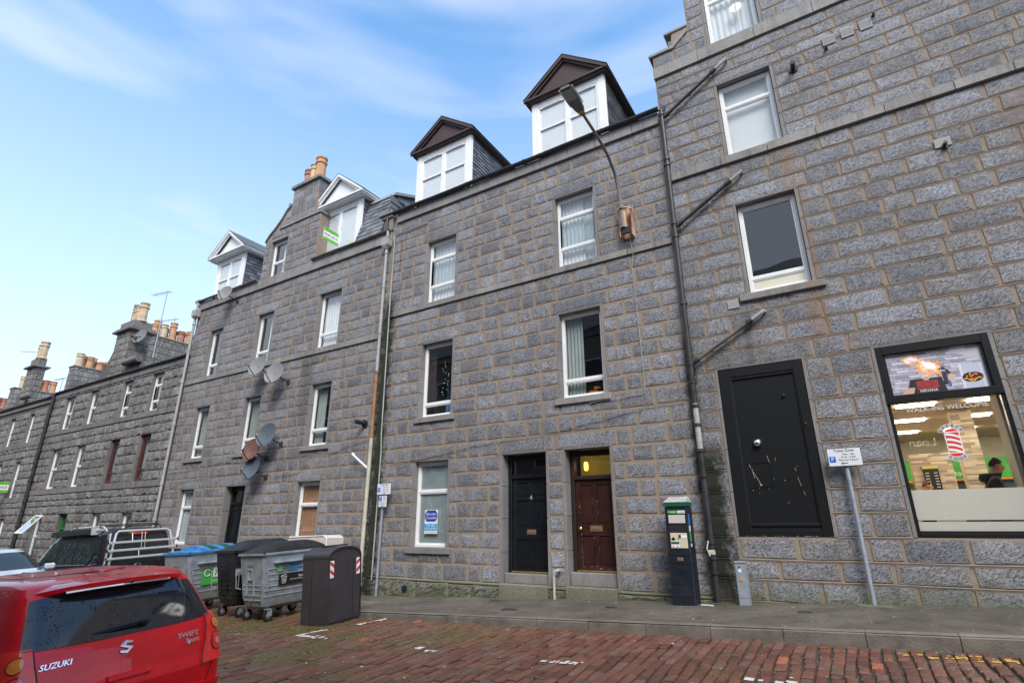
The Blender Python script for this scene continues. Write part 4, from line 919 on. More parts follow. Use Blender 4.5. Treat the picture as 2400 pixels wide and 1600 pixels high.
def picture(u, v):
    c = stoneslip(u+.12*v, v+.05*u)
    if v > 1.02-.9*max(0, u-.55) and u > .6: c = (.5, .5, .58) if not (.70 < u < .86 and v > .9) else (.85, .87, .95)
    if .74 < u < .97 and v < .60-.15*(u-.74): c = (.50, .54, .68) if .77 < u < .95 else (.66, .68, .78)
    if u > .97: c = tuple(k*.9 for k in (.5, .5, .6))
    if .52 < u < .60 and .15 < v < .56: c = (.03, .03, .04)
    if .50 < u < .66 and v < .5 and ((u-.59)/.065)**2+((v-.36)/.15)**2 < 1: c = (.05, .04, .035) if u > .56 else (.55, .36, .28)
    if v < .34 and .15+v*.18 < u < .58-v*.10: c = (.03, .03, .035)                       # dark t-shirt
    if .27 < u < .50 and .09 < v < .30: k = .5+.5*mnoise.noise(Vector((u*22, v*18, 1))); c = (.18+.25*k, .02+.04*k, .03+.03*k)
    if v < .16 and .10 < u < .22+v*.2 and v < (u-.08)*1.6: c = (.62, .38, .32)            # forearm
    if ((u-.385)/.062)**2+((v-.46)/.15)**2 < 1: c = (.68, .47, .42) if v > .38 or abs(u-.385) < .04 else (.6, .4, .36)
    if abs(u-.385) < .028 and .30 < v < .38: c = (.55, .36, .32)
    if .36 < u < .41 and .395 < v < .412: c = (.85, .8, .78)
    if abs(v-.50) < .012 and (abs(u-.362) < .012 or abs(u-.408) < .012): c = (.15, .08, .07)
    if .60 < u < .655 and .10 < v < .40: c = (.06, .14, .35) if u < .63 else c
    if ((u-.645)/.035)**2+((v-.30)/.09)**2 < 1: c = (.66, .44, .38)
    fl = mnoise.noise(Vector((u*12+v*5, v*7, 4)))*1.2+.8*mnoise.noise(Vector((u*30+v*9, v*22, 9)))+.5*mnoise.noise(Vector((u*70, v*50, 9)))
    dd = min(((u-.44)/.15)**2+((v-.62-.5*(.44-u))/.17)**2, ((u-.27)/.10)**2+((v-.83)/.10)**2)-.9*fl
    if dd < 1 and u < .58: k = max(0, 1-dd); c = (1., .30+.6*k, .08+.8*k*k)
    if .55 < u < .60 and abs(v-.50+.7*(u-.55)) < .02: c = (.3, .5, .95)
    q = ((u-.855)/.105)**2+((v-.26)/.115)**2
    if q < 1:
        c = (.02, .012, .012); k = mnoise.noise(Vector((u*34, v*26, 2)))
        if q < .75 and k > .12: c = (.8, .25, .04)
        if abs(v-.20-.04*sin(u*50)) < .012 and q < .8: c = (.85, .5, .05)
    return c
raster('printed_picture', sw, (a+.115, tz+.052), b-a-.23, d-.13-tz-.054, 170, 84, picture, .045)
sign_text(sw, [('NIRVANA', a+.115+(b-a-.23)*.385, tz+.052+.045*(d-tz), .062, .85)], .043, 'white')
# frosted band + vinyl on the glass
MB().box(a+.045, b-.045, .058, .060, c+.24, 1.98).build('frosted_band', frostv(), sw)
MB().box(a+.045, b-.045, .058, .060, c+.09, c+.215).build('frosted_band', bpy.data.materials['frosted_vinyl'], sw)
sign_text(sw, [('WALK-INS WELCOME', 1.375, 3.17, .10, 1.02)], .046, 'white')
mb = MB(); cx, cz = 1.36, 2.645; R_, H_ = .078, .155
def capsule(s=1., n=10):
    return [(cx+R_*s*cos(pi*k/n)*(1), cz+H_+(.045*s)*sin(pi*k/n)) for k in range(n+1)]+[(cx-R_*s*cos(pi*k/n), cz-H_-(.045*s)*sin(pi*k/n)) for k in range(n+1)]
MB().prism(capsule(1.18), .0475, .0485).build('barber_pole', M['white'], sw); MB().prism(capsule(1.02), .0455, .0465).build('barber_pole', M['pole'], sw)
for k in range(4):
    zc = cz-.115+.075*k; n = 8; pl = [(cx-R_+2*R_*i/n, zc+.03-.05*i/n+.012*sin(pi*i/n)) for i in range(n+1)]; pl = pl+[(x_, z_-.036) for x_, z_ in pl[::-1]]; mb.prism(pl, .0435, .0445)
mb.build('pole_stripe', M['white'], sw)
mb = MB(); mb.box(cx-R_*1.1, cx+R_*1.1, .0425, .0432, cz+H_-.01, cz+H_+.004).box(cx-R_*1.1, cx+R_*1.1, .0425, .0432, cz-H_-.004, cz-H_+.01).build('pole_collar', M['white'], sw)
mb = MB(); m2 = MB(); n = 20
arc = lambda a0, a1, r0, r1, zz: [(cx+r0*cos(lerp(a0, a1, i/n)), zz+r0*sin(lerp(a0, a1, i/n))) for i in range(n+1)]+[(cx+r1*cos(lerp(a1, a0, i/n)), zz+r1*sin(lerp(a1, a0, i/n))) for i in range(n+1)]
mb.prism(arc(.28, pi-.28, .105, .165, cz+.115), .0480, .0488).prism(arc(pi+.5, 2*pi-.5, .10, .16, cz-.115), .0480, .0488).build('scroll', M['alu'], sw)
for i, ch in enumerate('BARBER'): t = lerp(pi-.48, .48, i/5); tx(m2, ch, cx+.135*cos(t), .0425, cz+.115+.135*sin(t), .055, 1, t-pi/2)
for i, ch in enumerate('SHOP'): t = lerp(pi+.85, 2*pi-.85, i/3); tx(m2, ch, cx+.13*cos(t), .0425, cz-.115+.13*sin(t), .055, 1, t+pi/2)
m2.build('lettering', M['black'], sw)
# shop interior
si = thing('shop_interior', 'lit barber shop room with stone-slip pillars and ceiling light panels behind the window', 'room', (2, 3, .75))
mb = MB(); A0, A1, Y0, Y1, Z0, Z1 = .45, 6.6, .24, 7.8, .75, 3.6
M['ceil'] = plain('warm_ceiling', (.60, .47, .34), .8); M['shopwall'] = plain('shop_wall_paint', (.56, .52, .42), .8)
mb.add([(A0, Y0, Z1), (A1, Y0, Z1), (A1, Y1, Z1), (A0, Y1, Z1)], [(0, 3, 2, 1)]).build('ceiling', M['ceil'], si)
MB().add([(A0, Y0, Z0), (A1, Y0, Z0), (A1, Y1, Z0), (A0, Y1, Z0)], [(0, 1, 2, 3)]).build('floor', plain('shop_floor', (.25, .22, .2), .5), si)
MB().add([(A0, Y0, Z0), (A0, Y1, Z0), (A0, Y1, Z1), (A0, Y0, Z1)], [(0, 3, 2, 1)]).add([(A1, Y0, Z0), (A1, Y1, Z0), (A1, Y1, Z1), (A1, Y0, Z1)], [(0, 1, 2, 3)]).add([(A0, Y1, Z0), (A1, Y1, Z0), (A1, Y1, Z1), (A0, Y1, Z1)], [(0, 1, 2, 3)]).build('wall', M['shopwall'], si)
MB().box(2.02, 2.3, .24, .7, Z0, Z1-.003).build('window_return', M['shopwall'], si)
for jy in range(4):
    for ix in range(4):
        cx_, cy_ = 1.21+1.06*ix, 2.1+1.85*jy
        if cy_ < Y1-.3: MB().box(cx_-.29, cx_+.29, cy_-.13, cy_+.13, Z1-.02, Z1-.004).build('ceiling_light', M['led'], si)
def slipwall(x0, x1, y, z0, z1, cols, name='pillar', dx=.30):
    p = MB().box(x0, x1, y, y+.35, z0, z1).build(name, M['ceil'], si); r = random.Random(int(x0*50)); z = z0
    ms = [plain('stone_slip', c_, .85) for c_ in cols]
    while z < z1-.02:
        h = r.choice((.05, .05, .035)); x = x0
        while x < x1-.01:
            w_ = min(r.uniform(.12, .4), x1-x); MB().box(x+.002, x+w_-.002, y-r.uniform(.006, .03), y, z+.002, min(z+h, z1)-.002).build('stone_slip', r.choice(ms), p); x += w_
        z += h
SL = [(.62, .52, .38), (.48, .40, .30), (.36, .29, .22), (.68, .60, .48)]
slipwall(1.80, 2.12, 3.0, 1.7, 3.58, SL); slipwall(1.16, 1.9, 5.1, 1.9, 3.0, SL, 'feature_wall')
M['dimletter'] = plain('dim_lettering', (.36, .36, .30), .7)
mb = MB(); mb.box(.5, 6.5, 7.3, 7.34, 2.55, 3.05).build('sign_band', M['green'], si)
MB().box(.5, 6.5, 7.29, 7.335, 2.50, 2.55).build('sign_band', M['orange'], si)
MB().box(1.95, 6.5, 5.5, 5.52, 2.45, 2.75).build('sign_band', M['green'], si); MB().box(1.95, 6.5, 5.49, 5.515, 2.42, 2.45).build('sign_band', M['orange'], si)
sign_text(si, [('Street', 2.14, 2.57, .17, 1, 0, True)], 5.485, 'white'); sign_text(si, [('Loan', 1.45, 3.22, .26, 1, 0, True)], 4.9, 'dimletter')
MB().box(1.95, 6.5, 5.6, 5.62, .8, 2.42).build('mirror', plain('dim_mirror', (.06, .08, .12), .2), si)
MB().box(1.34, 1.62, 5.0, 5.06, 2.2, 2.72).build('price_board', M['black'], si); MB().box(1.34, 1.62, 4.99, 4.999, 2.66, 2.72).build('price_board_header', plain('board_yellow', (.6, .5, .1), .6), si)
mb = MB()
for k in range(6): mb.box(1.37, 1.44, 4.99, 4.998, 2.26+k*.06, 2.275+k*.06).box(1.53, 1.59, 4.99, 4.998, 2.26+k*.06, 2.275+k*.06)
mb.build('price_lines', M['white'], si)
for fx, fy in ((.95, 4.2), (3.1, 6.0)):
    mb = MB(); mb.box(fx-.3, fx+.3, fy-.04, fy+.04, 3.38, 3.39).box(fx-.04, fx+.04, fy-.3, fy+.3, 3.385, 3.395).lathe((fx, fy, 3.36), [(.05, 0), (.05, .08), (.015, .1), (.015, .24)], 10).build('ceiling_fan', M['castiron'], si)
# people
def skinfig(name, label, J, E_, mats, parent=None, zskin=(2.2,), hood=None):
    t = thing(name, label, 'person', (J[0][0], J[0][1], .75))
    me = bpy.data.meshes.new('body'); me.from_pydata([j[:3] for j in J], E_, []); me.materials.append(mats)
    o = bpy.data.objects.new('body', me); put(o, t); md = o.modifiers.new('s', 'SKIN'); s = me.skin_vertices[0].data
    for i, j in enumerate(J): s[i].radius = (j[3], j[4] if len(j) > 4 else j[3])
    s[0].use_root = True; md.use_smooth_shade = True; o.modifiers.new('u', 'SUBSURF').levels = 2; o.modifiers[1].render_levels = 2; return t, o
def figmat(name, cloth, hands, skinz, trouser=1.55):
    m, nt, o = newmat(name); b = ND(nt, 'ShaderNodeBsdfPrincipled', i_Roughness=.8); nt.links.new(b.outputs[0], o.inputs[0]); P = ND(nt, 'ShaderNodeNewGeometry').outputs['Position']; s = ND(nt, 'ShaderNodeSeparateXYZ'); nt.links.new(P, s.inputs[0])
    c = mixc(nt, mth(nt, 'GREATER_THAN', s.outputs[2], skinz), cloth, (.50, .28, .2)); c = mixc(nt, mth(nt, 'GREATER_THAN', s.outputs[0], hands), c, (.50, .28, .2)); c = mixc(nt, mth(nt, 'LESS_THAN', s.outputs[2], trouser), c, (.03, .04, .07)); nt.links.new(c, b.inputs['Base Color']); return m
def person(label, x, y, zf, s, fy, mat, hair, hoodmat, reach):
    """standing, looking to the right (+x) and down, right arm reaching forward; s scales a 1.75 m figure"""
    q = lambda a, b, h: (x+a*s, y+b*s, zf+h*s)
    J = [q(0, 0, .95)+(.15*s, .12*s), q(0, 0, 1.18)+(.155*s, .12*s), q(.02, 0, 1.38)+(.17*s, .12*s), q(.05, 0, 1.50)+(.065*s,), q(.09, 0, 1.58)+(.085*s,), q(.12, 0, 1.68)+(.09*s, .08*s), q(.20, 0, 1.615)+(.02*s,),
         q(.02, -.19, 1.40)+(.07*s,), q(.08, -.24, 1.16)+(.05*s,), q(reach*.75, -.18, 1.10)+(.04*s,), q(reach, -.16, 1.12)+(.028*s,), q(reach+.08, -.15, 1.13)+(.018*s,),
         q(.02, .19, 1.40)+(.07*s,), q(.06, .25, 1.14)+(.05*s,), q(reach*.6, .2, 1.05)+(.04*s,), q(reach*.8, .17, 1.06)+(.028*s,),
         q(0, -.10, .88)+(.10*s,), q(.02, -.11, .48)+(.065*s,), q(0, -.11, .08)+(.045*s,), q(.15, -.11, .04)+(.04*s,),
         q(0, .10, .88)+(.10*s,), q(.02, .11, .48)+(.065*s,), q(0, .11, .08)+(.045*s,), q(.15, .11, .04)+(.04*s,)]
    E_ = [(0, 1), (1, 2), (2, 3), (3, 4), (4, 5), (4, 6), (2, 7), (7, 8), (8, 9), (9, 10), (10, 11), (2, 12), (12, 13), (13, 14), (14, 15), (0, 16), (16, 17), (17, 18), (18, 19), (0, 20), (20, 21), (21, 22), (22, 23)]
    t, o = skinfig('person', label, J, E_, mat)
    mb = MB(); rings = []
    for i in range(7):
        a = pi*.5*i/6; rings.append([(x+(.095+.086*cos(a)*cos(k*pi/8))*s, y+.076*cos(a)*sin(k*pi/8)*s, zf+(1.675+.078*sin(a)-.05*(cos(k*pi/8) < 0)*cos(a))*s) for k in range(16)])
    mb.loft(rings).build('hair', hair, t, True)
    mb = MB(); mb.lathe((x-.02*s, y, zf+1.46*s), [(.10*s, -.05*s), (.115*s, 0), (.10*s, .05*s), (.07*s, .07*s)], 16).build('hood', hoodmat, t, True)
    mb = MB(); mb.lathe((x+.105*s, y-.094*s, zf+1.625*s), [(.016*s, -.025*s), (.024*s, 0), (.014*s, .024*s)], 8).build('ear', plain('ear_skin', (.5, .27, .2), .7), t, True)
    return t
M['hoodie'] = plain('dark_hoodie', (.02, .026, .028), .9); M['hair'] = plain('dark_short_hair', (.03, .02, .015), .8); M['hair2'] = plain('brown_hair', (.12, .05, .025), .8)
person('man in a dark hooded jacket looking down behind the barber shop window', 1.80, .95, .62, 1.06, 0, figmat('man_in_hoodie', (.02, .026, .028), 2.22, 2.235), M['hair'], M['hoodie'], .36)
person('person in a dark hooded jacket farther back in the barber shop, at the left', 1.13, 3.6, .62, .98, 0, figmat('person_far', (.02, .024, .026), 1.75, 2.12), M['hair2'], M['hoodie'], .3)
# ---------------------------------------------------------------- left tenement
rng = random.Random(45)
XL0, XL1 = -20.85, -10.47
lft = building('granite tenement with two white gabled dormers and a chimneyed stone wallhead gable', XL0, XL1, gnd(-15.6))
opL = [(-19.66, -18.84, 6.68, 8.48), (-16.74, -15.86, 6.68, 8.50), (-13.53, -12.52, 6.68, 8.56), (-19.66, -18.80, 3.72, 5.54), (-16.73, -15.88, 3.72, 5.54), (-13.40, -12.52, 3.68, 5.54), (-19.70, -18.84, .95, 2.70), (-13.52, -12.56, 1.0, 2.70), (-16.62, -15.70, 9.79, 11.34)]
dL = [(-17.02, -15.99, -.25, 2.70)]
GX0, GX1 = -17.02, -14.0
wall_sheet(lft, XL0, XL1, None, 9.9, opL[:8]+dL, M['mortar']); body(lft, XL0, XL1, 9.88, M['mortar'], (4.0, 12.6))
curve = [(GX0, 11.42), (-16.85, 11.62), (-16.5, 11.88), (-16.2, 12.16), (-15.98, 12.44), (-15.76, 12.60)]
# wallhead gable as slabs around its window
gb = MB(); Wd = opL[8]
def gtop(x):
    for (a, b), (c, d) in zip(curve[:-1], curve[1:]):
        if a <= x <= c: return lerp(b, d, (x-a)/(c-a))
    return 12.0
for pl in ([(GX0, 9.9), (Wd[0]-.03, 9.9), (Wd[0]-.03, gtop(Wd[0])), (-16.85, 11.62), (GX0, 11.42)], [(Wd[0]-.028, 11.36), (Wd[1]+.028, 11.36), (Wd[1]+.028, 12.52), (-15.76, 12.60), (-15.98, 12.44), (-16.2, 12.16), (-16.5, 11.88), (Wd[0]-.028, gtop(Wd[0]))], [(Wd[1]+.03, 9.9), (GX1, 9.9), (GX1, 11.75), (-14.3, 12.0), (-14.3, 12.6), (Wd[1]+.03, 12.52)]): gb.prism(pl, 0, .25)
gb.prism([(GX1-.22, 9.9), (GX1, 9.9), (GX1, 11.75), (GX1-.22, 11.75)], .25, 1.6).prism([(GX0, 9.9), (GX0+.2, 9.9), (GX0+.2, 11.5), (GX0, 11.4)], .25, 1.6)
gb.add([(GX0, .25, 11.4), (GX1, .25, 11.6), (GX1, 1.6, 11.6), (GX0, 1.6, 11.4)], [(0, 1, 2, 3)]).build('wallhead_gable', M['mortar'], lft)
cm = MB()
def ribbon(mb, pts, y0, y1, t):
    up_ = [(a, b+t) for a, b in pts]; mb.prism(pts+up_[::-1], y0, y1)
ribbon(cm, curve, -.06, .5, .075)
cm.build('gable_coping', M['dressed'], lft)
cm = MB(); cm.lathe((-15.84, -.05, 12.66), [(.07, .0), (.075, .4)], 14, 'y'); cm.build('gable_scroll', M['dressed'], lft)
cm = MB(); cm.box(-16.25, GX1+.03, -.055, .2, 11.76, 11.84, .008).box(-13.99, GX1+.05, -.05, 1.5, 11.72, 11.82, .008); cm.build('gable_string', M['dressed'], lft)
stk = stack(lft, -15.72, -14.32, -.02, .85, 11.8, 13.25, M['mortar'], M['stoneI'], M['dressed'], .13, .09, 'fine', .31)
pots(stk, [(-15.45, .3, 13.38, .80, 'potred', .15), (-15.05, .25, 13.38, .86, 'potbuff', .155), (-14.66, .2, 13.38, .98, 'pot', .19)])
zsL = [-.65, -.33, -.01, .31, .63, .95]+[.95+.2917*k for k in range(1, 7)]+[3.04, 3.38, 3.72]+[3.72+.3033*k for k in range(1, 7)]+[5.86, 6.18, 6.50]
zsL2 = [6.68+.304*k for k in range(0, 7)]+[8.84, 9.17, 9.51]
lL = [(a-.18, b+.18, d) for a, b, c, d in opL[3:8]]+[(-17.2, -15.8, 2.70), (-19.85, -18.65, 8.504), (-16.9, -15.7, 8.504), (-13.7, -12.35, 8.504)]
fL = free_spans(XL0+.02, XL1-.02, opL+dL)
def gfree(za, zb):
    zc = zb-.03; xa = GX0
    if zc > 11.42:
        for (a, b), (c, d) in zip(curve[:-1], curve[1:]):
            if b <= zc <= d: xa = lerp(a, c, (zc-b)/(d-b))
        if zc > 12.6: return []
    return free_spans(xa+.02, (GX1 if zb < 11.8 else -14.34)-.02, opL)(za, zb)
rects = courses(withlintels(fL, lL), zsL, .47, .052, rng)+courses(withlintels(fL, lL), zsL2, .47, .052, rng)+courses(gfree, [9.9+.31*k for k in range(0, 9)], .5, .05, rng)
lintel_stones(lft, lL, .32, 'fine', M['stone']); lay(lft, rects, 'fine', M['stone'], M['stoneI'])
reveals(lft, opL+dL, M['jamb'], .22)
course_stones(lft, XL0+.1, XL1-.15, 6.50, 6.675, -.055, .2, M['dressed'], 'string_stone', rng)
course_stones(lft, XL0+.1, XL1-.02, 9.51, 9.86, -.075, .2, M['dressed'], 'eaves_stone', rng, (.7, 1.1))
for (a, b, c, d) in opL[3:8]: MB().box(a-.17, b+.17, -.075, .2, c-.13, c, .01).build('window_sill', M['dressed'], lft)
def WL(i, **k): a, b, c, d = opL[i]; return window(lft, a+.005, b-.005, c+.004, d-.004, **k)
WL(0, tr=(7.12,), style='halfr'); WL(1, tr=(7.12,), style='halfr'); WL(2, tr=(7.16,), style='net'); WL(3, tr=(4.14,), style='half'); WL(4, tr=(4.16,), style='half'); WL(5, tr=(4.16,), style='half')
WL(6, tr=(2.12,), style='venetian'); WL(7, tr=(2.08,), style='brown'); WL(8, tr=(10.5,), style='halfr')
dd_, a, b, xm = door(lft, -17.01, -16.0, -.25, 2.69, 2.2, M['blackpaint'], M['blackpaint'], yd=.24, panels=[(0, 0, 0, .9), (0, 0, 1.1, 2.0)])
MB().box(a, b, .27, .275, 2.24, 2.57).build('fanlight', M['glass'], dd_); room(dd_, -16.9, -16.1, .35, 2.2, 2.7, M['darkroom'])
MB().box(-17.05, -15.97, -.12, .22, -.6, -.25).build('door_step', M['jamb'], lft)
gutter(lft, XL0+.1, GX0+.0, 9.90, .06, M['gutter'], -.12); gutter(lft, GX1-.05, XL1-.02, 9.90, .06, M['gutter'], -.12)
dormer(lft, -20.68, -18.85, 10.1, 11.85, 12.85, 'white', over=.30, nsl=(9, 14))
ds = dormer(lft, -14.40, -12.38, 10.3, 12.02, 13.10, 'sale', over=.28, nsl=(9, 14))
MB().box(XL0-.12, XL0+.22, -.16, .3, 9.86, 9.96, .01).box(XL0-.06, XL0+.16, -.12, .3, 9.7, 9.86, .01).build('skew_block', M['dressed'], lft)
# slated party wall between the two tenements
mb = MB(); py_ = [(.12, 9.95), (.66, 11.80), (3.4, 13.0), (3.4, 9.95)]; mb.prism([(b_, c_) for b_, c_ in py_], -12.35, -11.22, 'x'); pw = mb.build('slated_upstand', M['roof'], lft)
slates(pw, (-12.35, .10, 9.95), (1.13, 0, 0), (0, .54, 1.85), 5, 10, random.Random(2), None, .012)
slates(pw, (-11.21, .45, 10.85), (0, 2.6, 0), (0, 0, 1.0), 8, 5, random.Random(4), lambda u, v: v < .85+.5*u)
MB().prism([(.58, 11.76), (.62, 11.88), (3.45, 13.1), (3.45, 12.98)], -12.4, -11.15, 'x').build('lead_capping', M['lead'], lft)
MB().box(-10.98, -10.42, -.2, .35, 10.42, 10.52, .01).box(-10.9, -10.45, -.14, .35, 10.32, 10.42, .01).box(-10.8, -10.47, -.09, .35, 9.9, 10.32, .01).build('skew_block', M['dressed'], mid)
# for-sale boards
def saleboard(label, lx, lz, wd, hg, y, rot, grp=None, shear=0):
    Mx = Matrix.Translation((lx, y, lz)) @ rot
    t = thing('for_sale_board', label, 'sign', mat=Mx, group=grp)
    MB().box(-wd/2, wd/2, 0, .012, -hg/2, hg/2).build('board', M['white'], t)
    MB().box(-wd/2, wd/2, -.003, 0, hg*.24, hg/2).box(-wd/2, wd/2, -.003, 0, -hg/2, -hg*.26).build('green_band', plain('board_green', (.12, .52, .03), .5), t)
    sign_text(t, [('FOR SALE', 0, -.01, hg*.26, 1.1)], -.004, 'black'); sign_text(t, [('your move', 0, hg*.37, hg*.12)], -.006, 'black')
    return t
saleboard('green and white FOR SALE board jutting out before the second white dormer', -13.2, 10.49, .60, .44, -.12, Matrix.Rotation(radians(90), 4, 'Z'))
saleboard('small green and white FOR SALE board jutting from the dark terrace at the left edge', -35.4, 3.36, .75, .50, -.45, Matrix.Rotation(radians(90), 4, 'Z'))
# ---------------------------------------------------------------- dark rough terraces
rng = random.Random(57)
def terrace(label, x0, x1, zt, ops, doors, zs, strings, lim, ridge):
    t = building(label, x0, x1, gnd((x0+x1)/2)); allo = ops+doors
    wall_sheet(t, x0, x1, None, zt, allo, M['rmortar']); body(t, x0, x1, zt-.03, M['rmortar'], ridge, M['mossroof'])
    rects = courses(free_spans(x0+.01, x1-.01, allo, .02), zs, .62, .022, rng)
    rects = [q for q in rects if not any(a-.02 < q[1] < b+.02 for a, b in strings)]
    lay(t, rects, 'rough', M['rough'], M['roughI'], lim)
    reveals(t, allo, M['dressedD'], .2)
    for a, b in strings: course_stones(t, x0+.02, x1-.02, a, b, -.06, .2, M['dressedD'], 'string_stone', rng)
    course_stones(t, x0, x1, zt-.28, zt-.03, -.07, .2, M['dressedD'], 'eaves_stone', rng, (.9, 1.4)); return t
cols = [(-31.4, -30.4), (-28.85, -28.0), (-25.75, -24.95), (-23.35, -22.52)]
opT = [(a, b, 5.80, 7.33) for a, b in cols]+[(a, b, 3.12, 4.88) for a, b in cols]+[(-25.9, -25.12, .3, 2.02), (-23.5, -22.7, .3, 2.0), (-31.42, -30.6, .2, 2.04)]
dT = [(-28.95, -28.1, -1.0, 2.08)]
XT0 = -32.75
zsT = [-1.6, -1.25, -.9, -.55, -.2, .3, .65, 1.0, 1.34, 1.68, 2.02, 2.36, 2.60, 2.89, 3.12, 3.47, 3.82, 4.17, 4.53, 4.88, 5.22, 5.56, 5.80, 6.18, 6.56, 6.95, 7.33, 7.50]
tA = terrace('dark weathered granite terrace with four window bays, left of the pale tenement', XT0, XL0, 7.72, opT, dT, zsT, [(2.89, 3.12), (5.58, 5.80)], 300, (4.0, 10.0))
for i, (a, b, c, d) in enumerate(opT[:4]): window(tA, a+.01, b-.01, c, d-.01, ((c+d)/2+(.3 if i > 1 else 0),)+((c+.42,) if i > 1 else ()), (), 'dark' if i > 1 else 'half', yd=.10)
for i, (a, b, c, d) in enumerate(opT[4:8]): window(tA, a+.01, b-.01, c, d-.01, ((c+d)/2,) if i < 2 else (c+.42,), (), 'half', mat='upvc' if i < 2 else 'maroonf', yd=.10, fwid=.06 if i < 2 else .10)
for (a, b, c, d) in opT[8:]: window(tA, a+.01, b-.01, c, d-.01, ((c+d)/2,), (), 'half', yd=.10)
g_, a, b, xm = door(tA, -28.94, -28.11, -1.0, 2.07, 1.45, plain('green_gloss_door', (.02, .20, .045), .4), plain('green_door_frame', (.02, .16, .04), .4), yd=.14, panels=[(0, 0, -.7, .2), (0, 0, .4, 1.3)])
MB().box(a, b, .16, .165, 1.5, 1.95).build('fanlight', M['glass'], g_)
ow = MB(); ow.M = Matrix.Translation((-30.95, -.02, 2.0)) @ Matrix.Rotation(radians(-38), 4, 'X')
ow.box(-.4, -.34, -.02, .02, -.95, 0).box(.34, .4, -.02, .02, -.95, 0).box(-.34, .34, -.02, .02, -.95, -.89).box(-.34, .34, -.02, .02, -.06, 0); ow2 = ow.build('open_sash', M['upvc'], tA)
gl = MB(); gl.M = ow.M; gl.box(-.34, .34, -.004, .004, -.89, -.06).build('pane', M['glass'], ow2)
gutter(tA, XT0, XL0+.05, 7.74, .07, M['castiron'], -.10)
s = stack(tA, -27.6, -26.28, -.02, .80, 7.6, 9.85, M['rmortar'], M['roughI'], M['dressedD'], .10, .17)
MB().box(-27.70, -26.18, -.11, .90, 9.95, 10.06, .02).box(-27.56, -26.30, -.0, .78, 10.06, 10.36, .01).build('chimney_block', M['dressedD'], s)
MB().prism([(-28.9, 7.7), (-27.6, 7.7), (-27.6, 9.2), (-28.1, 8.3)], .0, .5).build('gable_flank', M['rmortar'], tA); MB().prism([(-26.28, 7.7), (-24.1, 7.7), (-24.6, 8.12), (-25.9, 8.35), (-26.28, 8.8)], .0, .5).build('gable_flank', M['rmortar'], tA)
pots(s, [(-27.2, .35, 10.36, .80, 'potbuff'), (-26.97, .38, 10.36, .82, 'potbuff'), (-26.74, .4, 10.36, .84, 'potbuff'), (-26.46, .35, 10.36, .92, 'potbuff', .19)])
mb = MB(); mb.tube([(-27.40, .45, 10.0), (-27.40, .45, 11.4)], .17, 14).build('steel_flue', M['gutter'], s, True)
mb = MB(); mb.lathe((-25.95, -.12, 8.22), [(.15, 0), (.15, 1.25)], 16, 'x').build('scroll_stone', M['dressedD'], tA)
s = stack(tA, -29.7, -29.0, 1.9, 6.1, 8.2, 10.66, M['rmortar'], M['roughI'], M['mossroof'], .09, .05)
pots(s, [(-29.18-.34*(k % 2), 2.12+.215*k, 10.75, (.62, .95, .72, .66, .95, .62, .60, .66, .7, .66, .62, .7, .66, .6)[k], ('pot', 'pot', 'potbuff', 'potbuff', 'pot', 'potbuff', 'potred', 'potbuff', 'pot', 'potbuff', 'pot', 'potbuff', 'pot', 'potbuff')[k], .165) for k in range(14)])
T2 = [(-38.1, -37.36, 5.5, 7.0), (-35.5, -34.85, 5.5, 7.0), (-38.1, -37.36, 2.85, 4.6), (-35.6, -34.9, 2.85, 4.6), (-41, -40.2, 5.5, 7), (-41, -40.2, 2.85, 4.6), (-35.6, -34.9, .1, 1.9), (-38.1, -37.3, .1, 1.9)]
zsT2 = [-2.4+.34*k for k in range(0, 29)]
tB = terrace('far dark granite terrace beyond the black downpipe at the left edge', -52, XT0-.02, 7.62, T2, [], zsT2, [(5.28, 5.5), (2.62, 2.85)], 120, (4.0, 9.8))
for (a, b, c, d) in T2: window(tB, a+.01, b-.01, c, d-.01, ((c+d)/2,), (), 'half', yd=.10, tray=False)
gutter(tB, -52, XT0-.05, 7.62, .07, M['castiron'], -.10)
s = stack(tB, -37.85, -36.72, -.02, .42, 7.4, 9.75, M['rmortar'], M['roughI'], M['dressedD'], .10, .16)
MB().box(-37.78, -36.80, .0, .40, 9.85, 10.28, .01).build('chimney_block', M['dressedD'], s)
MB().prism([(-39.0, 7.5), (-37.85, 7.5), (-37.85, 8.7), (-38.4, 7.9)], .0, .4).build('gable_flank', M['rmortar'], tB)
pots(s, [(-37.35, .2, 10.28, .86, 'potbuff', .17), (-36.98, .18, 10.28, .98, 'potbuff', .21)])
mb = MB(); mb.lathe((-36.7, -.2, 8.0), [(.15, 0), (.15, 1.3)], 16, 'x').build('scroll_stone', M['dressedD'], tB)
s = stack(tB, -39.7, -39.0, 2.4, 5.8, 8.2, 10.72, M['rmortar'], M['roughI'], M['dressedD'], .09, .06)
pots(s, [(-39.2-.3*(k % 2), 2.62+.27*k, 10.81, (.82, .78, .72, .76, .5, .62, .66, .7)[k], ('potbuff', 'potbuff', 'pot', 'potbuff', 'pot', 'pot', 'potbuff', 'pot')[k], .19) for k in range(8)])
s = stack(tB, -47.7, -47.0, 2.05, 5.6, 8.0, 10.36, M['rmortar'], M['roughI'], M['dressedD'], .09, .06)
pots(s, [(-47.3, 2.5, 10.45, .85, 'potbuff', .2), (-47.5, 2.8, 10.45, .8, 'potbuff', .2), (-47.3, 3.35, 10.45, .8, 'potred', .2), (-47.3, 3.72, 10.45, .85, 'potred', .2), (-47.3, 4.15, 10.45, .85, 'pot', .2)])
tC = thing('tenement', 'far end block of the terrace with red chimney pots over the roof edge', 'building', (-60, .2, gnd(-60)), 'tenements along the street')
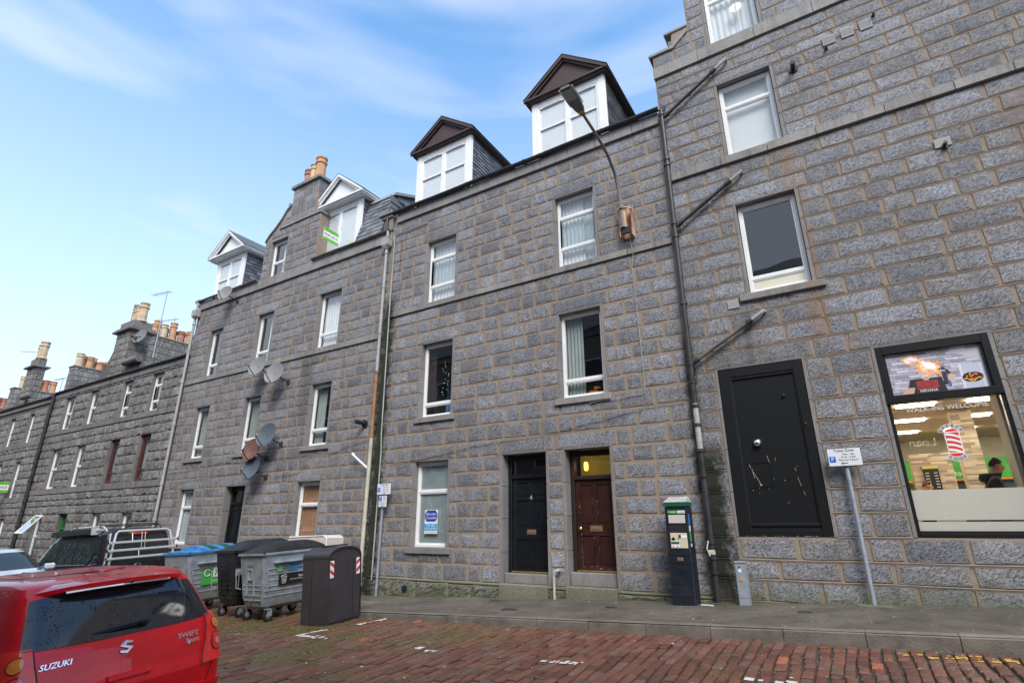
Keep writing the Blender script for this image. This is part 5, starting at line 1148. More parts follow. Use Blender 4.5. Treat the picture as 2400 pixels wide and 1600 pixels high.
wall_sheet(tC, -68, -52.02, None, 7.5, [(-66+3*k, -65.2+3*k, c, c+1.6) for k in range(5) for c in (5.5, 2.8)], M['rmortar']); body(tC, -68, -52.02, 7.5, M['rmortar'], (4, 9.6), M['mossroof'])
for k in range(5):
    for c in (5.5, 2.8): window(tC, -66+3*k, -65.2+3*k, c, c+1.6, (c+.8,), (), 'half', tray=False)
s = stack(tC, -60.8, -60.0, 4.1, 7.2, 8.5, 10.9, M['rmortar'], M['roughI'], M['dressedD'], .10, .06)
pots(s, [(-60.4, 4.4+.36*k, 11.0, .9, 'potred', .2) for k in range(7)])
# ---------------------------------------------------------------- opposite side of the street (seen in the glass)
opp = thing('tenement', 'granite tenement on the near side of the street, seen only as reflections in the windows', 'building', (-8, -12.6, .1))
mb = MB(); mb.box(-110, 14, -19, -12.55, -8, 10.6).build('wall', M['mortar'], opp)
mb = MB(); mb.add([(-110, -12.3, 10.6), (14, -12.3, 10.6), (14, -16, 13.4), (-110, -16, 13.4), (14, -19.5, 10.6), (-110, -19.5, 10.6)], [(0, 3, 2, 1), (3, 5, 4, 2), (0, 5, 3), (1, 2, 4)]).build('roof', M['roof'], opp)
MB().box(-110, 14, -12.55, -12.42, 10.2, 10.6).build('cornice', M['dressed'], opp)
for k in range(17):
    for z in (1.2, 4.2, 7.2):
        xw = -38+3.1*k; f = MB().box(xw, xw+1.0, -12.54, -12.50, z, z+1.9).build('window', M['upvc'], opp); MB().box(xw+.08, xw+.92, -12.50, -12.49, z+.08, z+.9).box(xw+.08, xw+.92, -12.50, -12.49, z+1.0, z+1.82).build('pane', M['binblack'], f)
# ================================================================== PIPES, DISHES, LAMP
def pipe(name, label, pts, r, mat, cat='pipe', collars=(), cr=1.35, group=None, extra=None):
    t = thing(name, label, cat, pts[0], group)
    MB().tube(pts, r, 12).build('pipe_run', mat, t, True)
    for (p, q) in collars: MB().tube([p, q], r*cr, 12).build('collar', mat, t, True)
    return t
dp_ = pipe('downpipe', 'black cast iron soil pipe running down the joint beside the tall tenement', [(-2.25, -.12, 10.35), (-2.25, -.13, 3.2)], .05, M['castiron'], 'pipe', [((-2.25, -.12, z), (-2.25, -.12, z+.06)) for z in (10.2, 9.0, 8.85, 7.4, 7.1, 5.6, 4.35, 4.0)], 1.4)
MB().tube([(-2.25, -.13, 3.2), (-2.25, -.13, 2.78), ], .052, 12).tube([(-2.25, -.13, 3.62), (-2.25, -.13, 3.2)], .052, 12).build('pale_section', M['greypipe'], dp_, True)
MB().tube([(-2.25, -.13, 2.78), (-2.25, -.13, .22)], .05, 12).build('pipe_run', M['castiron'], dp_, True)
for z in (3.55, 3.2, 2.74, 1.2, .95, .72, 2.3): MB().tube([(-2.25, -.13, z), (-2.25, -.13, z+.05)], .07, 12).build('collar', M['castiron'], dp_, True)
MB().box(-2.30, -2.20, -.2, -.12, 1.02, 1.1, .01).tube([(-2.28, -.2, 1.25), (-2.31, -.22, 1.12), (-2.28, -.2, 1.0)], .012, 8).build('bracket', M['creampipe'], dp_)
MB().tube([(-2.22, -.12, 10.3), (-2.18, -.12, 10.42)], .045, 10).build('gutter_outlet', M['castiron'], dp_, True)
for (p, q, lab, mt) in (((-2.2, -.12, 10.14), (-.78, -.1, 11.04), 'black waste pipe slanting up from the soil pipe under the topmost string course', 'castiron'), ((-2.2, -.12, 7.35), (-.84, -.1, 8.18), 'black waste pipe slanting up to the right, below the second window of the tall tenement', 'castiron'), ((-2.2, -.12, 4.40), (-.85, -.1, 5.18), 'brownish waste pipe slanting up to the right above the boarded doorway', 'gutter')):
    p, q = Vector(p), Vector(q); w1 = p.lerp(q, .80); e = Vector((q.x+.0, .03, q.z+.02))
    t = thing('waste_pipe', lab, 'pipe', p, 'slanting waste pipes'); MB().tube([p, w1], .038, 12).build('pipe_run', M[mt], t, True)
    MB().tube([w1, q, e], .036, 12).build('pipe_end', M['greypipe'], t, True); MB().tube([w1-(q-p).normalized()*.06, w1+(q-p).normalized()*.05], .053, 12).build('collar', M['castiron'], t, True); MB().tube([p, p+(q-p).normalized()*.12], .052, 12).build('collar', M['castiron'], t, True)
lp = pipe('downpipe', 'pale grey downpipe with a hopper between the two pale tenements, rusty lower down', [(-10.58, -.13, 9.86), (-10.58, -.13, 5.5)], .043, M['greypipe'], 'pipe', [((-10.58, -.13, z), (-10.58, -.13, z+.05)) for z in (9.1, 8.0, 6.6)])
MB().tube([(-10.58, -.13, 5.5), (-10.58, -.13, 3.75)], .045, 12).build('rusty_section', M['rustpipe'], lp, True); MB().tube([(-10.58, -.13, 3.75), (-10.58, -.14, -.02)], .05, 12).build('cream_section', M['creampipe'], lp, True)
for z in (5.45, 3.7, 1.6, .45, .15): MB().tube([(-10.58, -.13, z), (-10.58, -.13, z+.06)], .062, 12).build('collar', M['rustpipe' if z > 3 else 'creampipe'], lp, True)
MB().loft([[(-10.58+a*s, -.15+b*s*.7, z) for a, b in ((-1, -1), (1, -1), (1, 1), (-1, 1))] for s, z in ((.05, 9.25), (.13, 9.36), (.14, 9.56), (.15, 9.58), (.15, 9.61))]).build('hopper', M['greypipe'], lp)
MB().tube([(-10.66, -.12, 10.3), (-10.66, -.12, 9.86)], .05, 12).build('black_outlet', M['castiron'], lp, True)
pipe('conduit', 'thin grey conduit rising beside the downpipe and turning right under the eaves', [(-10.27, -.05, .1), (-10.27, -.05, 3.3), (-10.31, -.05, 3.8), (-10.36, -.05, 7.6), (-10.36, -.05, 9.66), (-10.34, -.05, 9.70), (-9.12, -.05, 9.72)], .018, M['greypipe'], 'conduit')
pl_ = pipe('downpipe', 'light grey downpipe at the far corner of the pale tenement by the dark terrace', [(-20.78, -.12, 9.85), (-20.78, -.12, -.6)], .05, M['greypipe'], 'pipe', [((-20.78, -.12, z), (-20.78, -.12, z+.07)) for z in (8.9, 6.6, 5.0, 2.9, 1.7)])
MB().loft([[(-20.75+a*s, -.14+b*s*.7, z) for a, b in ((-1, -1), (1, -1), (1, 1), (-1, 1))] for s, z in ((.05, 9.15), (.14, 9.25), (.15, 9.5))]).build('hopper', M['greypipe'], pl_)
pipe('downpipe', 'black downpipe dividing the two dark terraces', [(-32.7, -.13, 7.7), (-32.7, -.13, -1.0)], .075, M['castiron'], 'pipe', [((-32.7, -.13, z), (-32.7, -.13, z+.1)) for z in (6, 3.5, 1.5)])
so_ = thing('standpipe', 'short cream overflow pipe standing between the two doors', 'pipe', (-5.28, -.13, gnd(-5.3)))
MB().tube([(-5.28, -.14, .12), (-5.28, -.14, .60)], .026, 10).build('pipe_run', M['creampipe'], so_, True); MB().tube([(-5.28, -.14, .58), (-5.27, -.13, .655), (-5.2, -.1, .67), (-5.2, .02, .67)], .032, 10).build('elbow', M['galv'], so_, True)
pr = thing('pipe_arm', 'white plastic pipe jutting up-left from the downpipe', 'pipe', (-10.62, -.18, 2.95)); MB().tube([(-10.62, -.16, 2.92), (-11.1, -.2, 3.26)], .028, 10).build('pipe_run', M['white'], pr, True); MB().tube([(-11.08, -.2, 3.25), (-11.16, -.2, 3.31)], .035, 10).build('pipe_end', M['white'], pr, True)
def cable(label, pts, r=.007, sag=0, mat='cable'):
    rr = random.Random(len(label)); P = []
    for (a, b) in zip(pts[:-1], pts[1:]):
        n = max(2, int(sqrt((a[0]-b[0])**2+(a[1]-b[1])**2)/.3))
        for k in range(n): t = k/n; P.append((lerp(a[0], b[0], t), -.045, lerp(a[1], b[1], t)+rr.uniform(-.012, .012)))
    P.append((pts[-1][0], -.045, pts[-1][1])); o = MB().tube(P, r, 5).build('cable', M[mat]); tagp(o, label, 'cable', 'cables clipped to the tenements')
cable('thin cable running over both doors along a bed joint', [(-9.9, 3.02), (-8.9, 3.05), (-7.4, 3.24), (-6.75, 3.30), (-5.45, 3.37), (-3.2, 3.68), (-2.45, 3.71)])
cable('thin cable dropping beside the lintel of the black door', [(-6.75, 3.30), (-6.7, 3.05), (-6.6, 3.0)]); cable('short cable falling onto the black door head', [(-5.5, 3.75), (-5.48, 3.02)])
cable('pale cable falling from the lamp bracket past the right-hand windows', [(-3.25, 7.45), (-3.2, 7.0), (-3.25, 6.73), (-3.19, 4.45), (-3.20, 3.95), (-3.9, 3.93), (-4.4, 3.9)], .006, mat='greypipe')
cable('cable from the satellite dish up to the right under the string course', [(-14.4, 6.2), (-13.6, 6.25), (-13.0, 6.28), (-12.8, 6.38)]); cable('cable below the first-floor sill running to the downpipe', [(-15.2, 3.42), (-14.0, 3.42), (-12.4, 3.40), (-10.7, 3.70)])
cable('cable wandering from the dishes down toward the brown-blind window', [(-14.5, 4.0), (-14.45, 3.2), (-14.6, 2.9), (-13.5, 2.95), (-13.2, 3.2)]); cable('cable dropping down the pale tenement left of the blind window', [(-14.1, 3.0), (-13.9, 2.5), (-13.75, 2.4), (-13.8, .6)])
cable('long cable strung across the pale tenement under the first-floor sills', [(-20.6, 3.3), (-19.2, 3.35), (-17.4, 3.5), (-16.0, 3.42)]); cable('cable rising along the left window of the pale tenement', [(-20.1, .9), (-19.95, 2.95), (-17.5, 3.1), (-16.1, 3.12)])
def dish(label, x, z, r, mat, az=-25, el=16, y=-.42, rust=False):
    Mx = Matrix.Translation((x, y, z)) @ Matrix.Rotation(radians(az), 4, 'Z') @ Matrix.Rotation(radians(-el), 4, 'X')
    t = thing('satellite_dish', label, 'satellite dish', mat=Mx, group='satellite dishes on the pale tenement')
    prof = [(0.002, .09*r*2), (.25*r, .085*r*2), (.5*r, .068*r*2), (.75*r, .04*r*2), (.93*r, .012*r*2), (r, 0), (r*1.01, .01), (.93*r, .03*r*2+.01), (.5*r, .09*r*2+.01), (.002, .11*r*2+.01)]
    rf = MB().lathe((0, 0, 0), prof, 28, 'y').build('reflector', M[mat], t, True); rf.scale = (.92, 1, 1.05)
    MB().tube([(0, .02, -r*.98), (0, -r*.55, -r*.75), (0, -r*.95, -r*.55)], .013, 6).build('feed_arm', M['castiron'], t)
    MB().tube([(0, -r*.93, -r*.56), (0, -r*.80, -r*.38)], .03, 8).build('receiver', M['dishgrey' if not rust else 'castiron'], t, True)
    inv = Mx.inverted(); wl = inv @ Vector((x+.25, -.02, z-.25)); wm = inv @ Vector((x+.22, -.22, z-.20))
    MB().tube([(0, .14*r+.02, 0), wm, wl], .02, 8).box(wl.x-.06, wl.x+.06, wl.y-.03, wl.y+.02, wl.z-.07, wl.z+.07).build('wall_bracket', M['castiron'], t)
    return t
dish('grey satellite dish with rust streaks overlapping the middle top-floor window', -15.72, 6.40, .34, 'dishgrey', 14)
dish('grey satellite dish just right of the rust-streaked one, below the string course', -14.78, 6.03, .35, 'dishgrey', 18)
dish('dark slate-grey satellite dish, uppermost of the three beside the middle first-floor window', -14.72, 4.10, .36, 'dishdark', 14)
dish('badly rusted orange-brown satellite dish between two grey ones', -15.36, 3.72, .33, 'dishrust', 16, rust=True)
dish('blue-grey satellite dish, lowest of the three over the tenement door', -15.24, 3.16, .33, 'dishdark', 12)
dish('small pale satellite dish on the eaves below the first white dormer', -18.45, 9.62, .30, 'dishgrey', 20)
dish('small grey satellite dish on the big chimney stack of the dark terrace', -25.95, 9.55, .34, 'dishgrey', 20, y=.2)
def aerial(label, x, y, z, h, ang=0, n=7):
    t = thing('tv_aerial', label, 'aerial', (x, y, z), 'television aerials on the chimneys'); MB().tube([(x, y, z), (x+.02, y, z+h)], .022, 6).build('mast', M['galv'], t)
    mb = MB(); c, s = cos(ang), sin(ang); mb.tube([(x-.9*c, y-.9*s, z+h-.06), (x+.25*c, y+.25*s, z+h-.04)], .014, 5)
    mb.build('boom', M['galv'], t); 
    for k in range(n): u = -.85+1.0*k/(n-1); MB().tube([(x+u*c-.16*s, y+u*s+.16*c, z+h-.05), (x+u*c+.16*s, y+u*s-.16*c, z+h-.05)], .008, 4).build('element', M['galv'], t)
aerial('tall television aerial mast beside the big stack of the dark terrace', -24.75, .4, 8.4, 3.1, .2); aerial('television aerial on the rear stack of the dark terrace', -29.3, 3.0, 10.7, 1.3, .3); aerial('spiky television aerial beside the far two-pot stack', -37.9, .3, 9.9, 1.0, .8); aerial('television aerial left of the small pots stack', -40.3, 2.4, 9.0, 1.2, .1); aerial('television aerial behind the corner of the dark terrace', -39.3, 4.6, 10.7, 1.1, .2)
# street lamp on the wall
sl_ = thing('street_lamp', 'grey LED street lamp on a long curved arm from a rusty wall bracket', 'street lamp', (-3.3, 0, 7.3))
MB().box(-3.41, -3.12, -.06, -.0, 7.42, 8.22, .01).box(-3.41, -3.39, -.20, -.06, 7.42, 8.15, .006).box(-3.14, -3.12, -.20, -.06, 7.42, 8.1, .006).build('wall_bracket', M['rust'], sl_)
MB().box(-3.37, -3.24, -.23, -.19, 7.62, 8.1, .01).tube([(-3.42, -.24, 8.08), (-3.3, -.27, 8.12), (-3.1, -.2, 8.04)], .018, 6).build('clamp_plate', M['potbuff'], sl_)
MB().box(-3.36, -3.17, -.215, -.19, 7.46, 7.62, .02).build('bracket_mouth', M['black'], sl_)
arm = [(-3.31, -.22, 7.62), (-3.33, -.20, 8.2), (-3.35, -.22, 8.6), (-3.36, -.36, 8.95), (-3.36, -.7, 9.18), (-3.36, -1.1, 9.27), (-3.36, -1.5, 9.31), (-3.36, -2.02, 9.33)]
MB().tube(arm, [.045, .04, .038, .036, .034, .032, .031, .03], 12).build('arm', plain('weathered_lamp_steel', (.16, .155, .14), .6, var=.2, world=True), sl_, True)
hd = MB(); hd.loft([[(-3.36+a*s, y, 9.35+b*t) for a, b in ((-1, -.35), (-.8, -1), (.8, -1), (1, -.35), (.7, .9), (-.7, .9))] for y, s, t in ((-1.98, .035, .03), (-2.06, .06, .05), (-2.2, .105, .055), (-2.45, .135, .055), (-2.78, .125, .045), (-2.83, .11, .03))]); hd.build('lamp_head', plain('lamp_head_grey', (.13, .14, .15), .5), sl_, False)
MB().box(-3.46, -3.26, -2.79, -2.50, 9.285, 9.294, .003).build('lens', plain('lamp_lens', (.32, .33, .30), .25), sl_); MB().box(-3.42, -3.30, -2.16, -2.10, 9.285, 9.296).build('warning_label', M['yellow'], sl_)
for s in (-1, 1): MB().box(-3.36+s*.136-.006, -3.36+s*.136+.006, -2.8, -2.3, 9.33, 9.36).build('rim', M['chrome'], sl_)
# small wall fittings
M['ventgrey'] = plain('vent_plastic', (.50, .50, .49), .6)
def vent(label, x0, x1, z0, z1, mat='greypipe', n=6):
    t = thing('wall_vent', label, 'vent', (x0, -.03, z0), 'louvred wall vents'); MB().box(x0, x1, -.035, .0, z0, z0+.012).box(x0, x1, -.035, 0, z1-.012, z1).box(x0, x0+.01, -.035, 0, z0+.012, z1-.012).box(x1-.01, x1, -.035, 0, z0+.012, z1-.012).box(x0+.01, x1-.01, -.012, 0, z0+.012, z1-.012).build('vent_frame', M[mat], t)
    for k in range(n): z = lerp(z0+.015, z1-.02, k/(n-1)); MB().box(x0+.01, x1-.01, -.036, -.012, z, z+.017, .003).build('louvre', M['ventgrey'], t)
vent('grey louvred vent, left of three in a row high on the tall tenement', .98, 1.19, 10.44, 10.64); vent('grey louvred vent, middle one of the row high on the tall tenement', 1.30, 1.50, 10.45, 10.65); vent('grey louvred vent, right of three in a row high on the tall tenement', 1.61, 1.81, 10.46, 10.66)
vent('louvred vent with a sooty patch, alone on the tall tenement above the barber window', 2.15, 2.37, 7.50, 7.66); vent('small louvred vent left of the window sill above the boarded doorway', -1.46, -1.26, 5.36, 5.52)
def flue(label, x, z, r=.06, ln=.22, y=-.02, d=(0, -1, .0)):
    t = thing('flue', label, 'flue', (x, y, z), 'black boiler flues'); MB().lathe((x, y-.03, z), [(r*1.4, 0), (r*1.4, .03)], 16, 'y').build('flange', M['blackplastic'], t, True); MB().tube([(x, y-.02, z), (x+d[0]*ln, y+d[1]*ln, z+d[2]*ln)], r*.75, 14).build('outlet', M['blackplastic'], t, True)
flue('black flue stub right of the upper window of the tall tenement', .40, 10.17); flue('black flue stub on the pale tenement beside the downpipe', -10.98, 4.12, .075, .3, d=(-.25, -1, .1)); flue('tiny black pipe end under the left vent', 1.01, 10.36, .025, .1); flue('tiny black pipe end above the right vent', 1.86, 10.70, .025, .1); flue('short black pipe poking from the lone sooty vent', 2.27, 7.50, .035, .14)
# ================================================================== STREET FURNITURE
M['polegalv'] = plain('grey_post', (.30, .34, .40), .5, metal=.2, var=.15, vscale=8, world=True)
sg = thing('parking_sign', 'white Ticket Zone parking sign on a leaning-looking grey post by the barber window', 'sign', (-.06, -.12, gnd(0)))
MB().tube([(-.06, -.13, .36), (-.06, -.13, 2.6)], .032, 12).build('post', M['polegalv'], sg, True)
MB().box(-.292, .172, -.185, -.175, 2.362, 2.642, .002).build('sign_edge', M['black'], sg)
MB().box(-.285, .165, -.189, -.186, 2.369, 2.635).build('sign_face', M['signwhite'], sg)
MB().box(-.268, -.185, -.193, -.190, 2.428, 2.515).build('blue_square', M['signblue'], sg); sign_text(sg, [('P', -.226, 2.472, .085)], -.195, 'white')
sign_text(sg, [('Ticket Zone', -.06, 2.603, .058, .95), ('Mon - Sat', -.005, 2.545, .04), ('8 am - 6 pm', -.005, 2.503, .04), ('Max stay 3 hours', -.015, 2.458, .04, .95)], -.193, 'black')
ar = MB(); ar.box(-.105, -.03, -.193, -.190, 2.404, 2.412).prism([(-.12, 2.408), (-.09, 2.426), (-.098, 2.408), (-.09, 2.390)], -.193, -.190); ar.build('arrow', M['black'], sg)
MB().box(-.27, .16, -.30, -.14, pav(0, -.2)-.05, pav(0, -.2)+.012, .004).build('base_slab', M['plinthtop'], sg)
s2 = thing('parking_sign', 'pair of small white parking signs on a thin grey post beside the mossy downpipe', 'sign', (-10.1, -.12, gnd(-10)))
MB().tube([(-10.02, -.12, -.08), (-10.0, -.13, 2.5)], .03, 12).build('post', M['polegalv'], s2, True)
MB().box(-10.17, -9.70, -.185, -.176, 2.235, 2.505, .002).box(-10.09, -9.81, -.185, -.176, 1.94, 2.215, .002).build('sign_edge', M['black'], s2)
MB().box(-10.163, -9.707, -.189, -.186, 2.242, 2.498).box(-10.083, -9.817, -.189, -.186, 1.947, 2.208).build('sign_face', M['signwhite'], s2)
MB().box(-10.15, -10.06, -.193, -.190, 2.30, 2.41).box(-10.07, -9.98, -.193, -.190, 2.09, 2.19).build('blue_square', M['signblue'], s2); sign_text(s2, [('P', -10.105, 2.355, .09), ('P', -10.025, 2.14, .085)], -.195, 'white')
sign_text(s2, [('Ticket Zone', -9.935, 2.468, .055, .95), ('Mon - Sat', -9.88, 2.415, .038), ('8am - 6pm', -9.88, 2.365, .038), ('Max stay 3 hours', -9.885, 2.315, .036, .95), ('Permit', -9.895, 2.185, .036), ('holders', -9.895, 2.145, .036), ('only', -9.895, 2.105, .036), ('Mon - Sat', -9.95, 2.05, .038), ('8am - 6pm', -9.95, 2.01, .038)], -.193, 'black')
ar = MB(); ar.box(-9.96, -9.90, -.193, -.190, 2.264, 2.272).prism([(-9.885, 2.268), (-9.91, 2.283), (-9.91, 2.253)], -.193, -.19).box(-9.97, -9.91, -.193, -.190, 1.964, 1.972).prism([(-9.99, 1.968), (-9.965, 1.983), (-9.965, 1.953)], -.193, -.19); ar.build('arrow', M['black'], s2)
# ticket machine
tm = thing('ticket_machine', 'tall dark parking ticket machine with a green top edge and cream coin panel', 'ticket machine', (-2.68, -.42, pav(-2.7, -.5)))
x0, x1, y0, y1, zb = -2.865, -2.49, -.58, -.25, .22
MB().box(x0, x1, y0, y1, zb, 1.80, .012).box(x0-.004, x1+.004, y0-.006, y0, 1.02, 1.06).build('cabinet', M['machine'], tm)
MB().loft([[(x0-.012, y0-.012, z), (x1+.012, y0-.012, z), (x1+.012, y1, z), (x0-.012, y1, z)] for z in (1.805, 1.87)]).build('green_band', M['greentop'], tm)
MB().loft([[(x0-.012, y0-.012, 1.872), (x1+.012, y0-.012, 1.872), (x1+.012, y1, 1.872), (x0-.012, y1, 1.872)], [(x0+.04, y0+.2, 1.97), (x1-.02, y0+.2, 1.97), (x1-.02, y1, 1.97), (x0+.04, y1, 1.97)]]).build('sloping_lid', M['greypipe'], tm)
MB().box(x0+.05, x1-.035, y0-.006, y0, 1.69, 1.735).build('name_strip', M['signwhite'], tm); MB().box(x0+.05, x0+.22, y0-.009, y0-.006, 1.69, 1.735).build('green_sticker', M['green'], tm)
sign_text(tm, [('ticket', x0+.14, 1.71, .03), ], y0-.011, 'white'); sign_text(tm, [('airoya', x1-.09, 1.712, .028)], y0-.009, 'black')
MB().box(x0+.055, x1-.04, y0-.008, y0, 1.53, 1.665, .003).build('notice_window', plain('notice_paper', (.55, .53, .5), .5), tm)
MB().box(x0+.05, x1-.04, y0-.003, y0+.0, 1.38, 1.50).build('display_recess', M['black'], tm)
MB().box(x0+.06, x1-.035, y0-.010, y0, 1.135, 1.375, .003).build('coin_panel', M['creampanel'], tm)
MB().box(x0+.075, x0+.14, y0-.013, y0-.010, 1.27, 1.29).box(x0+.09, x0+.125, y0-.013, y0-.010, 1.255, 1.305).box(x0+.20, x0+.235, y0-.013, y0-.010, 1.295, 1.345).box(x0+.18, x0+.2, y0-.013, y0-.010, 1.275, 1.292).build('coin_slot', M['black'], tm)
MB().box(x0+.245, x1-.04, y0-.013, y0-.010, 1.295, 1.34).build('notice_label', M['white'], tm)
MB().box(x0+.07, x0+.20, y0-.013, y0-.010, 1.15, 1.235).build('instruction_label', M['white'], tm); MB().box(x0+.07, x0+.20, y0-.016, y0-.013, 1.20, 1.235).build('green_heading', M['greentop'], tm)
MB().box(x0+.09, x0+.11, y0-.016, y0-.013, 1.158, 1.176).build('red_button', M['red'], tm); MB().box(x0+.16, x0+.18, y0-.016, y0-.013, 1.158, 1.176).build('blue_button', M['signblue'], tm)
MB().box(x0+.14, x0+.24, y0-.012, y0, .925, .99, .004).build('ticket_slot', M['bronze'], tm); MB().box(x0+.15, x0+.24, y0-.014, y0-.012, .93, .945).build('ticket_slot_lip', M['chrome'], tm)
for z in (.90, .58, .40): MB().box(x0+.01, x1-.01, y0-.004, y0, z, z+.006).build('door_seam', M['blackplastic'], tm)
MB().box(x1, x1+.003, y0+.05, y0+.12, 1.5, 1.68).build('side_sticker', plain('sticker_blue', (.04, .2, .5), .5), tm); MB().box(x1, x1+.003, y0+.05, y0+.12, 1.40, 1.49).box(x1, x1+.003, y0+.06, y0+.12, 1.16, 1.21).build('side_sticker', M['white'], tm); MB().box(x1, x1+.003, y0+.05, y0+.12, 1.24, 1.395).build('side_sticker', M['green'], tm)
o = MB().tube([(-2.42, -.55, pav(-2.4, -.5)+.012), (-2.22, -.62, pav(-2.2, -.6)+.012)], .01, 6).build('drinking_straw', M['white']); tagp(o, 'pale plastic straw dropped on the pavement beside the ticket machine', 'straw')
cb = thing('feeder_pillar', 'slim grey electrical pillar with an orange warning triangle and a plastic cup on it', 'pillar', (-1.77, -.35, pav(-1.8, -.4)))
MB().loft([[(x, y, z) for x, y in ((-1.862, -.40), (-1.705, -.40), (-1.705, -.27), (-1.862, -.27))] for z in (.25, .92)]).build('post_body', M['polegalv'], cb)
MB().box(-1.872, -1.695, -.41, -.26, .92, .945, .005).box(-1.868, -1.700, -.406, -.4, .42, .428).build('cap', M['galv'], cb)
MB().box(-1.82, -1.775, -.406, -.400, .785, .835).build('label', M['white'], cb); MB().prism([(-1.83, .66), (-1.77, .66), (-1.80, .715)], -.406, -.401).build('warning_triangle', M['orange'], cb); MB().prism([(-1.803, .69), (-1.795, .69), (-1.80, .668)], -.409, -.406).build('lightning_mark', M['black'], cb)
mb = MB(); mb.lathe((-1.80, -.405, .86), [(.014, 0), (.014, .005)], 10, 'y').build('lock', M['black'], cb)
cp = MB(); cp.lathe((-1.83, -.34, .947), [(.030, 0), (.043, .13), (.041, .13), (.028, .004)], 16); o = cp.build('plastic_cup', glass_mat('clear_cup', (.75, .78, .82), 2.0, .15), None, True); tagp(o, 'clear plastic cup left standing on top of the grey electrical pillar', 'cup')
# ================================================================== BINS
def local(x, y, yawd, slopex=0., slopey=0.):
    """frame standing on the road at (x, y); z axis tilted with the slope"""
    X = Vector((cos(radians(yawd)), sin(radians(yawd)), 0)); Y = Vector((-sin(radians(yawd)), cos(radians(yawd)), 0))
    X.z = X.x*slopex+X.y*slopey; Y.z = Y.x*slopex+Y.y*slopey; X.normalize(); Z = X.cross(Y).normalized(); Y = Z.cross(X)
    return Matrix(((X.x, Y.x, Z.x, x), (X.y, Y.y, Z.y, y), (X.z, Y.z, Z.z, road(x, y)), (0, 0, 0, 1)))
def caster(t, x, y, out=0., flip=1, white=True):
    m = MB(); m.box(x-.045, x+.045, y-.05, y+.05, .20, .215).box(x-.032, x-.024, y-.035+.02*flip, y+.055*flip+.02, .085, .20).box(x+.024, x+.032, y-.035+.02*flip, y+.055*flip+.02, .085, .20).build('caster_fork', M['galv'], t)
    m = MB(); m.lathe((x, y+.02*flip, .10), [(.065, -.02), (.098, -.02), (.102, -.01), (.102, .01), (.098, .02), (.065, .02)], 18, 'x').build('wheel_tyre', M['rubber'], t, True)
    m = MB(); m.lathe((x, y+.02*flip, .10), [(.02, -.026), (.035, -.022), (.064, -.018), (.064, .018), (.035, .022), (.02, .026)], 18, 'x').build('wheel_hub', M['galv'], t, True)
